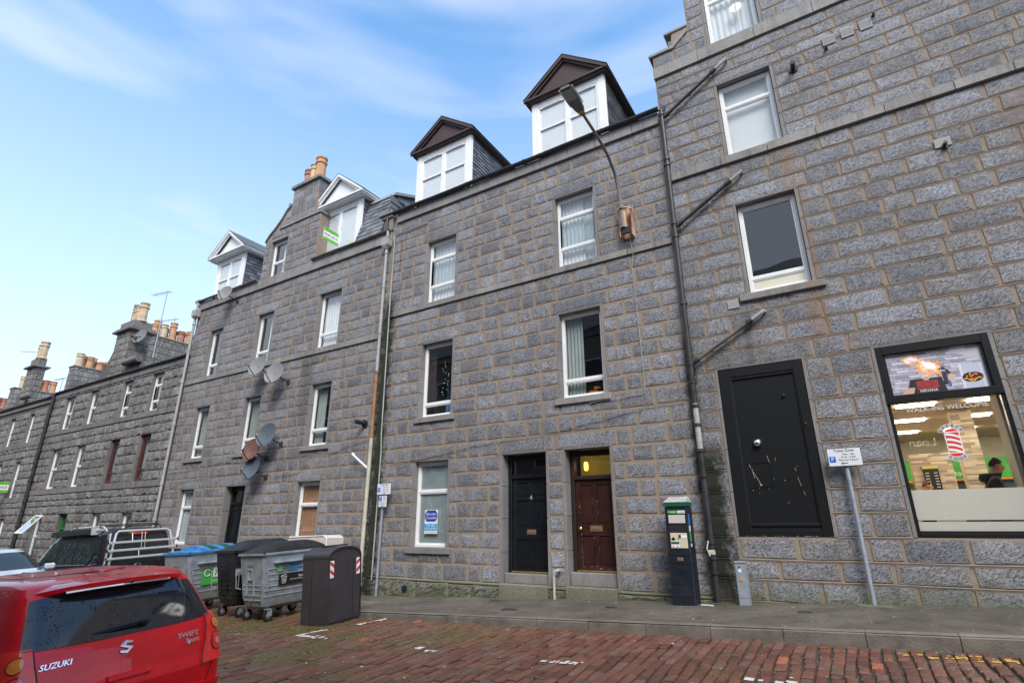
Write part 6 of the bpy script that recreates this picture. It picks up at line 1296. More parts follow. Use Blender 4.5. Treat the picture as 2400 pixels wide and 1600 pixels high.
def eurobin(label, x, y, yawd, bm, lidm, W_=.98, L_=1.30, H_=1.12, lid='barrel', grp='wheeled communal bins'):
    """local origin: corner nearest the camera (end face is y=0, long visible face is x=0, body extends to -x)"""
    t = thing('wheeled_bin', label, 'bin', mat=local(x, y, yawd, .043, .05), group=grp)
    def ring(z, g, ch=.05):
        a, b, c, d = -W_+g, -g, g, L_-g; return [(a+ch, c, z), (b-ch, c, z), (b, c+ch, z), (b, d-ch, z), (b-ch, d, z), (a+ch, d, z), (a, d-ch, z), (a, c+ch, z)]
    MB().loft([ring(.20, .22, .08), ring(.26, .13), ring(.40, .085), ring(.75, .055), ring(1.0, .03), ring(H_-.06, .012)]).build('bin_body', bm, t, True)
    MB().loft([ring(H_-.075, -.005), ring(H_-.07, -.02), ring(H_-.03, -.02), ring(H_-.025, -.005)]).build('bin_rim', bm if lid != 'blue' else M['blue'], t)
    rb = MB()
    gz = lambda z: .085-.03*(z-.40)/.35 if z < .75 else .055-.04*(z-.75)/.31
    for z in (.36, .44, .54, .62):                                  # horizontal swages
        for a, b in ((-W_+.17, -.60), (-.57, -.40), (-.37, -.17)): rb.box(a, b, gz(z)-.010, gz(z)+.02, z, z+.022, .005)
        if z > .4: rb.box(-gz(z)-.02, -gz(z)+.010, .10, L_-.1, z-.02, z, .005)
    for z in (.70, .80, .90): rb.box(-gz(z)-.02, -gz(z)+.009, .12, L_-.1, z, z+.02, .005)
    rb.box(-.62, -.60, .045, .09, .45, H_-.12, .005).box(-.38, -.36, .045, .09, .45, H_-.12, .005)
    for z in (.98, 1.01): rb.box(-.59, -.39, .02, .05, z, z+.015, .004)
    rb.box(-.56, -.42, .025, .06, .90, .92, .004).box(-.56, -.42, .035, .07, .72, .74, .004).box(-.56, -.545, .03, .07, .74, .90, .004).box(-.435, -.42, .03, .07, .74, .90, .004)
    rb.lathe((-.49, .075, .40), [(.055, .02), (.055, 0), (.045, 0), (.045, .02)], 16, 'y')
    rb.build('pressed_ribs', bm, t)
    h = MB(); h.tube([(-.045, .12, .88), (-.0, .10, .88), (.03, .09, .86), (.03, .09, .56), (-.04, .12, .56)], .010, 7).build('handle', M['galv'], t); h = MB().tube([(-.90, .055, .90), (-.92, .0, .88), (-.90, .01, .58), (-.86, .09, .56)], .010, 7); h.build('handle', M['galv'], t)
    h = MB(); h.box(-.03, .045, .22, L_-.12, 1.005, 1.035, .006); h.build('lift_rail', bm, t)
    n = 12
    def vault(y_, hgt, g=0.0): return [(-W_-.02+g+(W_+.04-2*g)*(1-cos(pi*k/n))/2, y_, H_-.03+hgt*sin(pi*k/n)**.8) for k in range(n+1)]
    if lid == 'barrel':
        l = MB(); l.loft([vault(-.02, .006), vault(.10, .05), vault(.25, .12), vault(.36, .155), vault(.44, .165), vault(L_-.14, .165), vault(L_-.02, .11), vault(L_+.02, .01)]); ld = l.build('lid', lidm, t, True)
        for k in range(6):
            yy = .47+.125*k
            if yy < L_-.15: MB().loft([vault(yy, .172), vault(yy+.01, .182), vault(yy+.05, .182), vault(yy+.06, .172)], False).build('lid_rib', lidm, t, True)
    else:
        l = MB(); l.loft([vault(-.02, .012), vault(.2, .04), vault(L_+.02, .05)]).build('lid', lidm, t, True)
        for k in range(5): MB().loft([vault(.35+.18*k, .055), vault(.37+.18*k, .12, .06), vault(.47+.18*k, .13, .06), vault(.5+.18*k, .055)]).build('lid_rib', M['greentop'] if k % 2 else lidm, t, True)
    caster(t, -.13, .22); caster(t, -W_+.13, .22, flip=-1); caster(t, -.13, L_-.22); caster(t, -W_+.13, L_-.22)
    return t
gb_ = eurobin('grey galvanised wheeled bin with a black barrel lid and a landfill label', -9.70, -3.33, -3, M['bingrey'], M['binblack'], W_=.90, L_=1.38, H_=1.24)
def xpanel(t, y0, y1, z0, z1, x, mat, name): return MB().box(x, x+.004, y0, y1, z0, z1).build(name, mat, t)
def xtext(t, lines, x, mat):
    for (s, y, z, sz) in lines:
        mb = MB(); vs, fs = text_geo(s); mb.add([(x, y+a*sz, z+b*sz) for a, b, _ in vs], fs); mb.build('lettering', M[mat], t)
xpanel(gb_, .36, 1.18, .60, .80, -.045, M['black'], 'landfill_label')
xtext(gb_, [('landfill', .88, .735, .075), ('only waste which cannot be recycled', .86, .685, .035)], -.036, 'white')
mb = MB()
for a, b in (((.44, .63), (.42, .745)), ((.50, .63), (.52, .745)), ((.44, .63), (.50, .63)), ((.41, .745), (.53, .75)), ((.40, .76), (.52, .785)), ((.462, .65), (.455, .73)), ((.48, .65), (.485, .73))): mb.tube([(-.038, a[0], a[1]), (-.038, b[0], b[1])], .004, 5)
mb.build('bin_symbol', M['white'], gb_)
xpanel(gb_, .30, .43, .84, .97, -.032, M['green'], 'green_sticker'); xtext(gb_, [('FOR', .365, .95, .028), ('ACTIVE', .365, .925, .028), ('FOOD', .365, .90, .028), ('WASTE', .365, .875, .028)], -.025, 'white')
mb = MB(); r_ = random.Random(6)
for k in range(42): yy = r_.gauss(.70, .07)+(.03 if k % 3 == 0 else 0); zz = r_.choice((.87, .90, .93, .955))+r_.uniform(-.008, .008); mb.box(-.030, -.026, yy-.03, yy+.03, zz-.007, zz+.007)
o = mb.build('graffiti', plain('blue_spray_paint', (.06, .35, .75), .6), gb_); o['kind'] = 'stuff'
bb_ = eurobin('black plastic wheeled bin with a black domed lid, between two grey ones', -10.86, -3.17, -5, M['binblack'], M['binblack'], W_=.86, H_=1.30)
MB().box(-.05, .0, .05, .35, .80, .92).build('label', M['greypipe'], bb_)
lb_ = eurobin('grey wheeled bin with a flattened blue lid and a green recycling label', -12.62, -3.12, 4, M['bingrey'], M['blue'], lid='blue', L_=1.35, H_=1.30)
xpanel(lb_, .35, 1.2, .56, .92, -.045, M['green'], 'recycling_label'); xpanel(lb_, .62, 1.2, .70, .90, -.036, M['white'], 'picture_strip')
mb = MB(); r_ = random.Random(8)
for k in range(7): mb.tube([(-.028, .66+.075*k, .74), (-.028, .70+.07*k+r_.uniform(-.02, .02), .80), (-.028, .67+.075*k, .87)], .010, 5)
mb.build('item_pictures', M['binbrown'], lb_)
mb = MB(); mb.tube([(-.036, .48+.07*cos(a/10*5.2+.6), .80+.07*sin(a/10*5.2+.6)) for a in range(11)], .011, 6); mb.build('recycling_swirl', M['white'], lb_)
xtext(lb_, [('mixed recycling', .78, .63, .06)], -.036, 'white')
# tall housing for a bin
hb = thing('bin_housing', 'dark brown steel bin housing with a domed top and red and white corner stripes', 'bin housing', mat=local(-8.05, -3.20, 5, .043, .05))
dpt = .80; wd = .62; Hh = 1.08
def hr(x): return [(x, 0, .0), (x, dpt, .0), (x, dpt, Hh)]+[(x, dpt/2+dpt/2*cos(pi*k/14), Hh+.17*sin(pi*k/14)**.85) for k in range(1, 14)]+[(x, 0, Hh)]
MB().loft([hr(-wd), hr(-.012)]).build('housing_body', M['binbrown'], hb, True)
MB().prism([(0.02, .04), (dpt-.02, .04), (dpt-.02, Hh-.03), (.02, Hh-.03)], -.012, .004, 'x').build('door_panel', M['binbrown'], hb)
MB().loft([[(x, a[1]*1.02-.008, a[2]+.006) for a in hr(x)[2:]]+[(x, a[1], a[2]-.02) for a in hr(x)[2:][::-1]] for x in (-wd-.01, .012)]).build('domed_lid', M['binbrown'], hb, True)
MB().box(.004, .008, dpt-.2, dpt-.19, .04, Hh-.03).box(-.4, -.392, -.003, .0, .04, Hh-.03).build('door_seam', M['black'], hb)
MB().box(-wd+.02, -.02, dpt, dpt+.05, .1, Hh+.02).build('rear_frame', M['black'], hb)
for yy in (.025, dpt-.115):
    p = MB().box(.005, .009, yy, yy+.09, Hh-.33, Hh-.05).build('reflective_strip', M['white'], hb); mb = MB(); s = 1 if yy < .3 else -1
    for k in range(2):
        z = Hh-.30+.13*k; pts = [(yy, z+(.06 if s > 0 else 0)), (yy+.09, z+(0 if s > 0 else .06)), (yy+.09, z+.055+(0 if s > 0 else .06)), (yy, z+.055+(.06 if s > 0 else 0))]; mb.prism(pts, .009, .012, 'x')
    mb.build('red_stripe', M['red'], p)
MB().tube([(-.35, dpt*.2, Hh+.185), (-.25, dpt*.9, Hh+.19)], .014, 6).build('lid_hinge', M['castiron'], hb)
mt = thing('mattress', 'dirty cream mattress folded over and dumped behind the bins', 'mattress', (-11.4, -.75, -.05))
prof = [(-12.35, -.1), (-12.35, 1.23), (-12.31, 1.27), (-11.05, 1.30), (-10.92, 1.24), (-10.90, -.1), (-11.12, -.1), (-11.14, 1.06), (-11.2, 1.1), (-12.1, 1.08), (-12.13, -.1)]
mb = MB(); n = len(prof)
mb.prism(prof[::-1], -.95, -.45); mb.build('cover', M['mattress'], mt)
MB().box(-12.12, -11.14, -.80, -.6, .0, 1.07, .03).build('inner_fold', M['mattress'], mt)
MB().tube([(-12.33, -.955, 1.24), (-11.05, -.955, 1.29), (-10.94, -.955, 1.22), (-10.91, -.955, .1)], .012, 6).build('piping', M['blind'], mt)
# ================================================================== VEHICLES
def interp(prof, z):
    if z <= prof[0][0]: return prof[0][1:]
    for a, b in zip(prof[:-1], prof[1:]):
        if a[0] <= z <= b[0]:
            t = (z-a[0])/(b[0]-a[0]); return tuple(lerp(p, q, t) for p, q in zip(a[1:], b[1:]))
    return prof[-1][1:]
class Shell:
    """car body as stacked plan outlines: profile rows are (z, rear, front, halfwidth)"""
    def __init__(s, prof, n=5.): s.p = prof; s.n = n
    def rear(s, t, z, off=0):
        r, f, w_ = interp(s.p, z); c = (r+f)/2; La = (f-r)/2; return Vector((w_*t, c-La*max(0, 1-abs(t)**s.n)**(1/s.n)-off, z))
    def front(s, t, z, off=0):
        r, f, w_ = interp(s.p, z); c = (r+f)/2; La = (f-r)/2; return Vector((w_*t, c+La*max(0, 1-abs(t)**s.n)**(1/s.n)+off, z))
    def side(s, a, z, sd, off=0):
        r, f, w_ = interp(s.p, z); c = (r+f)/2; La = (f-r)/2; u = max(-1, min(1, (a-c)/La)); return Vector((sd*(w_*max(0, 1-abs(u)**s.n)**(1/s.n)+off), a, z))
    def body(s, name, mat, parent, nz_=34, nr=72, z1=None):
        zs = sorted({q[0] for q in s.p}|{lerp(s.p[0][0], s.p[-1][0], i/nz_) for i in range(nz_+1)}); rings = []
        for z in zs:
            r, f, w_ = interp(s.p, z); c = (r+f)/2; La = (f-r)/2; R_ = []
            for k in range(nr):
                a = 2*pi*k/nr; ca, sa = cos(a), sin(a); R_.append((w_*math.copysign(abs(ca)**(2/s.n), ca), c+La*math.copysign(abs(sa)**(2/s.n), sa), z))
            rings.append(R_)
        return MB().loft(rings).build(name, mat, parent, True)
    def patch(s, name, mat, parent, fn, nu=16, nv=8, off=.006, smooth=True, skirt=.02, both=False):
        g = [[fn(i/nu, j/nv) for i in range(nu+1)] for j in range(nv+1)]
        V = []
        for j in range(nv+1):
            for i in range(nu+1):
                a = g[j][min(i+1, nu)]-g[j][max(i-1, 0)]; b = g[min(j+1, nv)][i]-g[max(j-1, 0)][i]; nn = a.cross(b)
                nn = nn.normalized() if nn.length > 1e-9 else Vector((0, -1, 0))
                cen = Vector((0, 1.8, .6)); nn = nn if nn.dot(g[j][i]-cen) > 0 else -nn
                V.append(g[j][i]+nn*off)
        F = [(j*(nu+1)+i, j*(nu+1)+i+1, (j+1)*(nu+1)+i+1, (j+1)*(nu+1)+i) for j in range(nv) for i in range(nu)]
        base = len(V); per = [(0, i) for i in range(nu+1)]+[(j, nu) for j in range(1, nv+1)]+[(nv, i) for i in range(nu-1, -1, -1)]+[(j, 0) for j in range(nv-1, 0, -1)]
        for (j, i) in per: V.append(V[j*(nu+1)+i].lerp(Vector((0, 1.8, .6)), skirt))
        m = len(per); F += [(per[k][0]*(nu+1)+per[k][1], base+k, base+(k+1) % m, per[(k+1) % m][0]*(nu+1)+per[(k+1) % m][1]) for k in range(m)]
        mb = MB(); mb.v = [tuple(v) for v in V]; mb.f = F; mb.mi = [0]*len(F); return mb.build(name, mat, parent, smooth)
def wheel(t, x, y, r=.30, w_=.19, side=-1):
    a = MB().lathe((x-w_/2, y, r), [(r*.66, 0), (r*.92, 0), (r, .025), (r, w_-.025), (r*.92, w_), (r*.66, w_)], 26, 'x').build('wheel', M['rubber'], t, True)
    MB().lathe((x-w_/2+(.01 if side < 0 else w_-.03), y, r), [(r*.1, 0), (r*.64, .0), (r*.64, .02), (r*.1, .02)], 20, 'x').build('rim', M['alu'], a, True)
def carpaint(name, col, rough=.22, drops=True, flake=0.):
    m, nt, o = newmat(name); b = ND(nt, 'ShaderNodeBsdfPrincipled'); nt.links.new(b.outputs[0], o.inputs[0]); b.inputs['Base Color'].default_value = col+(1,); b.inputs['Roughness'].default_value = rough+.1
    b.inputs['Specular IOR Level'].default_value = .15; b.inputs['Coat Weight'].default_value = .8; b.inputs['Coat Roughness'].default_value = .03; b.inputs['Metallic'].default_value = flake
    P = ND(nt, 'ShaderNodeTexCoord').outputs['Object']
    c = mixc(nt, ramp(nt, nse(nt, P, 3, 5), .3, .7), tuple(k*.88 for k in col), tuple(k*1.08 for k in col)); nt.links.new(c, b.inputs['Base Color'])
    if drops:
        v = ND(nt, 'ShaderNodeTexVoronoi', i_Scale=75.); nt.links.new(P, v.inputs['Vector']); h = ramp(nt, v.outputs['Distance'], .16, .32, 1, 0)
        bp = ND(nt, 'ShaderNodeBump', i_Strength=.35, i_Distance=.004); nt.links.new(mth(nt, 'MULTIPLY', h, ramp(nt, nse(nt, P, 40, 2), .5, .6)), bp.inputs['Height']); nt.links.new(bp.outputs[0], b.inputs['Coat Normal']); nt.links.new(bp.outputs[0], b.inputs['Normal'])
    return m
def wetglass(name, col=(.014, .016, .02)):
    m, nt, o = newmat(name); b = ND(nt, 'ShaderNodeBsdfPrincipled', i_Roughness=.05); nt.links.new(b.outputs[0], o.inputs[0]); b.inputs['Base Color'].default_value = col+(1,); b.inputs['Specular IOR Level'].default_value = .75
    P = ND(nt, 'ShaderNodeTexCoord').outputs['Object']; v = ND(nt, 'ShaderNodeTexVoronoi', i_Scale=60.); nt.links.new(P, v.inputs['Vector']); h = ramp(nt, v.outputs['Distance'], .15, .3, 1, 0)
    bp = ND(nt, 'ShaderNodeBump', i_Strength=1., i_Distance=.012); nt.links.new(mth(nt, 'MULTIPLY', h, ramp(nt, nse(nt, P, 9, 2), .52, .62)), bp.inputs['Height']); nt.links.new(bp.outputs[0], b.inputs['Normal']); return m
M['wetglass'] = wetglass('wet_dark_car_glass'); M['vanglass'] = wetglass('dark_van_glass', (.02, .03, .03))
M['redpaint'] = carpaint('red_car_paint', (.82, .006, .012)); M['lampred'] = plain('red_lamp_lens', (.90, .03, .02), .2, coat=.4); M['lamporange'] = plain('orange_lamp_lens', (.85, .22, .02), .15, coat=1); M['lampdark'] = plain('dark_red_lens', (.28, .004, .006), .12, coat=1); M['lamplight'] = plain('bright_red_lens', (.9, .05, .035), .1, coat=1); M['lamppink'] = plain('reflector_pink', (.9, .30, .25), .15, coat=1); M['trimblack'] = plain('black_trim', (.015, .015, .016), .45)
# ---- red hatchback (rear towards the camera)
CX, CY, CZ, YAW, ROLL = -5.07, -7.63, -.278, radians(3.5), .055
hh = Vector((-cos(YAW), -sin(YAW), -.04)).normalized(); rr_ = Vector((-sin(YAW), cos(YAW), ROLL)).normalized(); uu = rr_.cross(hh).normalized(); rr_ = hh.cross(uu)
red = thing('parked_car', 'wet red hatchback parked in the foreground, seen from behind', 'car', mat=Matrix(((rr_.x, hh.x, uu.x, CX), (rr_.y, hh.y, uu.y, CY), (rr_.z, hh.z, uu.z, CZ), (0, 0, 0, 1))))
sh_ = Shell([(.20, .12, 3.60, .76), (.28, .03, 3.66, .81), (.45, .0, 3.69, .84), (.62, .0, 3.67, .845), (.70, .035, 3.60, .845), (.80, .05, 3.45, .84), (.90, .075, 3.15, .815), (.96, .10, 2.95, .79), (1.02, .14, 2.80, .765), (1.12, .21, 2.66, .735), (1.22, .285, 2.52, .70), (1.32, .37, 2.34, .66), (1.38, .44, 2.20, .625), (1.408, .56, 2.05, .60), (1.428, .72, 1.92, .54), (1.442, .92, 1.80, .45), (1.452, 1.12, 1.65, .33), (1.456, 1.3, 1.5, .15)], 13.0)
sh_.body('car_body', M['redpaint'], red, 46, 96)
glz = lambda u, v: sh_.rear(lerp(-.90, .90, u), lerp(.965+.02*abs(2*u-1)**3, 1.325-.03*abs(2*u-1)**4, v))
rw = sh_.patch('rear_window', M['wetglass'], red, glz, 30, 10, .004)
# roof panel already in the shell; spoiler over the window
sp_ = MB(); R_ = []
for i in range(25):
    t = -1+2*i/24; a0 = sh_.rear(t*.93, 1.335); cv = .05*abs(t)**3+.10*max(0, abs(t)-.86)**1.3*6; tipa = .265+.09*t*t+cv*1.0; zt = 1.383-.03*t*t-.02*abs(t)**6; xx = .605*t
    e = 1-max(0, abs(t)-.93)/.07*.5
    R_.append([Vector((xx, .66+.05*t*t, 1.412-.05*t*t)), Vector((xx, .45+.05*t*t, 1.410-.045*t*t)), Vector((xx, tipa+.07, zt+.012)), Vector((xx, tipa, zt)), Vector((xx, tipa+.005, zt-.032*e)), Vector((xx, tipa+.08, zt-.042*e)), Vector((xx*.99, a0.y+.0, 1.332-.035*t*t)), Vector((xx*.98, .6, 1.33))])
sp_.loft([[tuple(p) for p in r] for r in R_]).build('roof_spoiler', M['redpaint'], red, True)
bl = MB(); bl.tube([(-.40+.1*k, .272+.06*(abs(-.40+.1*k)/.6)**2+.012, 1.339-.02*((-.40+.1*k)/.6)**2) for k in range(9)], .011, 6); bl.build('brake_light', M['chrome'], red)
# wiper
MB().tube([(.13, .115, 1.035), (.10, .105, 1.05), (-.10, .125, 1.035), (-.36, .155, 1.01)], [.022, .016, .011, .007], 8).box(.08, .155, .10, .15, 1.015, 1.06, .012).build('wiper', M['blackplastic'], red, True)
MB().tube([(-.38, .150, 1.005), (-.1, .118, 1.02), (.02, .112, 1.028)], .007, 6).build('wiper_blade', M['rubber'], red)
# tail lights
for sd in (-1, 1):
    def tl(u, v, sd=sd, z0=.62, z1=.99, lo=(.80, 1.0), hi=(.90, .985)):
        z = lerp(z0, z1, v); wdn = .5+.5*sin(min(1, max(0, v))*pi*.9+.35); ti = lerp(.68, .82, v**1.4)
        tt = lerp(ti, .99, u); return sh_.rear(sd*tt, z) if u < .72 else sh_.rear(sd*lerp(lerp(ti, .99, .72), .9995, (u-.72)/.28), z)
    lamp = sh_.patch('tail_light', M['lampred'], red, tl, 18, 12, .020, True, .03)
    def disc(name, t0, z0, rt_, rz, mat, off, sd=sd): return sh_.patch(name, mat, lamp, lambda u, v: sh_.rear(sd*min(.9995, t0+rt_*max(.02, v)*cos(2*pi*u)), z0+rz*max(.02, v)*sin(2*pi*u)), 20, 5, off, True, .01)
    disc('lens_rim', .885, .905, .048, .050, M['lampdark'], .024); disc('indicator_lens', .885, .905, .040, .042, M['lamporange'], .028)
    disc('lens_rim', .862, .765, .068, .078, M['lampdark'], .024); disc('brake_lens', .862, .765, .058, .066, M['lamplight'], .028); disc('lens_ring', .862, .765, .024, .028, M['lamppink'], .033)
    MB().tube([tuple(tl(0, k/12)+Vector((0, -.022, 0))) for k in range(13)]+[tuple(tl(k/8, 1)+Vector((0, -.022, 0))) for k in range(1, 6)], .005, 5).build('lamp_edge', M['trimblack'], lamp)
# tailgate shut lines, bumper crease, plate recess, handle
def strip3(name, fn, n, r, mat, off=.002): return MB().tube([tuple(fn(i/n)) for i in range(n+1)], r, 5).build(name, mat, red)
strip3('tailgate_seam', lambda t: sh_.rear(lerp(-.80, -.74, min(1, t*4)) if t < .25 else (lerp(.74, .80, (t-.75)*4) if t > .75 else lerp(-.74, .74, (t-.25)*2)), lerp(.62, .46, min(1, t*4)) if t < .25 else (lerp(.46, .62, (t-.75)*4) if t > .75 else .46), .001), 40, .004, M['trimblack'])
for sd in (-1, 1): strip3('roof_seam', lambda t, sd=sd: sh_.side(lerp(.62, 2.1, t), 1.437, sd, .0), 16, .004, M['trimblack'])
sh_.patch('bumper', M['redpaint'], red, lambda u, v: sh_.rear(lerp(-.985, .985, u), lerp(.26, .475, v)), 40, 6, .022, True, .03)
sh_.patch('plate_recess', M['trimblack'], red, lambda u, v: sh_.rear(lerp(-.33, .33, u), lerp(.30, .45, v)), 8, 4, .026)
np_ = sh_.patch('number_plate', plain('plate_yellow', (.62, .45, .03), .5), red, lambda u, v: sh_.rear(lerp(-.31, .31, u), lerp(.32, .43, v)), 8, 2, .032)
sh_.patch('tailgate_handle', M['redpaint'], red, lambda u, v: sh_.rear(lerp(-.19, .19, u), lerp(.665, .70, v)), 10, 3, .022, True, .03)
def reartext(s, x, z, sz, sx=1., shear=0., name='badge', mat='chrome', th=.010):
    vs, fs = text_geo(s); V = []; n = len(vs)
    for k_ in (0, 1):
        for a, b, _ in vs:
            p = sh_.rear(min(.99, max(-.99, (x+(a+shear*b)*sz*sx)/interp(sh_.p, z)[2])), z+b*sz, .004+th*k_); V.append(tuple(p))
    mb = MB(); mb.add(V, [tuple(i+n for i in f) for f in fs]+list(fs)); return mb.build(name, M[mat], red)
reartext('SUZUKI', -.50, .868, .052, 1.12, .12)
reartext('SWIFT', .47, .868, .052, 1.25, .15); reartext('Sport', .505, .820, .052, 1.0, .25)
mb = MB(); S_ = [(-.05, .01), (0, .05), (.05, .035), (.048, .023), (0, .025), (-.012, .013), (.052, -.007), (.005, -.05), (-.05, -.034), (-.048, -.022), (0, -.027), (.018, -.015)]
for i in range(1): 
    pts = [sh_.rear((a_-.03)/.81, .885+b_, .004) for a_, b_ in S_]; pt2 = [sh_.rear((a_*.94-.03)/.81, .885+b_*.94, .014) for a_, b_ in S_]; mb.loft([[tuple(p) for p in pts], [tuple(p) for p in pt2]])
mb.build('maker_emblem', M['chrome'], red)
MB().lathe((.06, .30, 1.352), [(.016, .0), (.016, -.03), (.002, -.032)], 10, 'y').build('washer_jet', M['blackplastic'], red, True)
for sd in (-1, 1):
    sh_.patch('side_window', M['wetglass'], red, lambda u, v, sd=sd: sh_.side(lerp(lerp(.50, .72, v), lerp(.98, 1.02, v), u), lerp(1.03, 1.335-.10*(1-u)**2, v), sd), 10, 6, .004)
    sh_.patch('side_window', M['wetglass'], red, lambda u, v, sd=sd: sh_.side(lerp(1.06, lerp(1.75, 1.72, v), u), lerp(.99, 1.34, v), sd), 8, 6, .004); sh_.patch('side_window', M['wetglass'], red, lambda u, v, sd=sd: sh_.side(lerp(1.80, lerp(2.62, 2.15, v), u), lerp(.98, 1.33, v), sd), 8, 6, .004)
    for ya in (.62, 3.0): wheel(red, sd*.74, ya, .30, .19, sd); sh_.patch('wheel_arch', M['trimblack'], red, lambda u, v, sd=sd, ya=ya: sh_.side(ya+.36*cos(pi*u), .26+.36*sin(pi*u)*lerp(.85, 1, v), sd), 14, 2, .004)
sh_.patch('windscreen', M['wetglass'], red, lambda u, v: sh_.front(lerp(-.92, .92, u), lerp(1.0, 1.38, v)), 16, 6, .004)
MB().tube([(0, .98, 1.48), (0, .90, 1.50), (0, .80, 1.60)], .006, 6).build('aerial', M['rubber'], red); o = MB().box(-.03, .03, .55, .64, 1.435, 1.452, .008).build('aerial_base', M['redpaint'], red)
# ---- black camper van
def vmat(x, y, yawd, zoff=0, sx=.043, sy=.05):
    a = radians(yawd); h = Vector((-cos(a), -sin(a), 0)); r = Vector((-h.y*-1, 0, 0)); r = Vector((-sin(a), cos(a), 0)); h.z = h.x*sx+h.y*sy; r.z = r.x*sx+r.y*sy; h.normalize(); u = r.cross(h).normalized(); r = h.cross(u)
    return Matrix(((r.x, h.x, u.x, x), (r.y, h.y, u.y, y), (r.z, h.z, u.z, road(x, y)+zoff), (0, 0, 0, 1)))
M['vanpaint'] = carpaint('black_van_paint', (.022, .017, .022), drops=False, flake=.3)
van = thing('camper_van', 'black camper van with roof bars, side awning and a chromed rear bicycle rack', 'van', mat=vmat(-16.25, -2.42, 0, -.03))
sv = Shell([(.22, .05, 4.85, .88), (.35, .0, 4.9, .94), (.6, .0, 4.9, .955), (.85, .02, 4.82, .955), (1.0, .035, 4.65, .95), (1.10, .05, 4.15, .935), (1.3, .085, 3.85, .91), (1.5, .13, 3.6, .88), (1.7, .17, 3.3, .845), (1.82, .20, 3.1, .81), (1.90, .26, 2.9, .74), (1.95, .45, 2.6, .62), (1.97, .8, 2.3, .4)], 9.)
sv.body('van_body', M['vanpaint'], van, 34, 88)
sv.patch('rear_window', M['vanglass'], van, lambda u, v: sv.rear(lerp(-.84, .84, u), lerp(1.10, 1.76, v)), 20, 8, .006)
for sd in (-1, 1):
    for (a0, a1, b0, b1) in ((.25, 1.42, .30, 1.42), (1.47, 2.55, 1.47, 2.55), (2.60, 3.75, 2.60, 3.25)): sv.patch('side_window', M['vanglass'], van, lambda u, v, sd=sd, q=(a0, a1, b0, b1): sv.side(lerp(lerp(q[0], q[2], v), lerp(q[1], q[3], v), u), lerp(1.14, 1.70, v), sd), 10, 6, .005)
    MB().tube([tuple(sv.side(.22+3.5*i/24+.0, 1.115+(.02 if i == 0 else 0), sd, .008)) for i in range(25)], .012, 6).build('window_trim', M['chrome'], van)
    MB().tube([tuple(sv.side(.2+2.0*i/12, .86, sd, .008)) for i in range(13)], .010, 6).build('side_moulding', M['chrome'], van)
    for ya in (.9, 3.85): wheel(van, sd*.86, ya, .33, .22, sd); sv.patch('wheel_arch', M['trimblack'], van, lambda u, v, sd=sd, ya=ya: sv.side(ya+.40*cos(pi*u), .28+.40*sin(pi*u)*lerp(.85, 1, v), sd), 14, 2, .004)
    for ya in (2.45, 2.75): p = sv.side(ya, 1.0, sd, .02); MB().box(min(p.x-.02, p.x+.01), max(p.x-.02, p.x+.015), ya-.1, ya+.1, .985, 1.015, .008).build('door_handle', M['trimblack'], van)
    MB().tube([tuple(sv.side(2.58, z/20, sd, .003)) for z in range(8, 35)], .006, 5).build('door_seam', M['black'], van)
    m_ = MB(); mp_ = sv.side(3.55, 1.15, sd, .02); m_.box(min(mp_.x, mp_.x+sd*.08), max(mp_.x, mp_.x+sd*.08), 3.5, 3.56, 1.10, 1.15, .01); ax, bx = sorted((mp_.x+sd*.06, mp_.x+sd*.30)); m_.box(ax, bx, 3.48, 3.60, 1.08, 1.34, .04); mr = m_.build('wing_mirror', M['vanpaint'], van, True); MB().box(ax+.03, bx-.03, 3.465, 3.479, 1.11, 1.31, .01).build('mirror_glass', M['vanglass'], mr)
    MB().tube([(sd*.66, .42, 1.90), (sd*.68, .50, 1.98), (sd*.68, .62, 2.03), (sd*.68, 2.3, 2.05), (sd*.67, 2.55, 1.98), (sd*.66, 2.65, 1.92)], .022, 8).build('roof_rail', M['alu' if sd < 0 else 'castiron'], van, True)
    MB().box(sd*.84-.05, sd*.84+.05, -.01, .06, .62, .98, .01).build('tail_light', M['lampred'], van)
for ya in (.75, 2.1): MB().box(-.72, .72, ya-.03, ya+.03, 2.05, 2.075, .006).build('roof_bar', M['castiron'], van)
aw = MB(); aw.prism([(-.94, 1.86), (-.80, 1.84), (-.78, 1.97), (-.93, 1.99)], .62, 3.0, 'y').build('awning_case', M['castiron'], van); MB().box(-.95, -.77, .58, .62, 1.83, 2.0, .01).box(-.85, -.70, .50, .62, 1.93, 1.97).build('awning_end_cap', M['alu'], van)
MB().box(-.18, .18, .12, .17, 1.79, 1.83, .008).build('brake_light', M['lampred'], van)
rk = MB(); P_ = [(-.60, .02, .93), (-.74, -.12, 1.0), (-.76, -.16, 1.10), (-.70, -.10, 1.55), (-.64, -.04, 1.82), (-.58, -.02, 1.88), (.58, -.02, 1.88), (.66, -.04, 1.84), (.72, -.10, 1.55), (.78, -.16, 1.12)]
rk.tube(P_, .027, 8).build('rack_frame', M['alu'], van, True)
MB().tube([(-.86, -.0, 1.0), (-.84, -.10, 1.12), (-.78, -.06, 1.6), (-.74, .02, 1.84)], .018, 8).build('rack_frame', M['alu'], van, True)
for z in (1.20, 1.39, 1.58): MB().box(-.84, .80, -.20, -.17, z, z+.055, .010).build('rack_bar', M['alu'], van); MB().box(.80, .83, -.205, -.165, z-.01, z+.065, .006).box(-.87, -.84, -.205, -.165, z-.01, z+.065, .006).build('bar_end_cap', M['rubber'], van)
for x_, z0, z1 in ((-.05, 1.42, 1.84), (.03, 1.42, 1.84), (-.28, 1.62, 1.82), (-.08, 1.24, 1.40)): MB().tube([(x_, -.13, z0), (x_+.02, -.03, z1)], .010, 6).build('rack_strut', M['alu'], van)
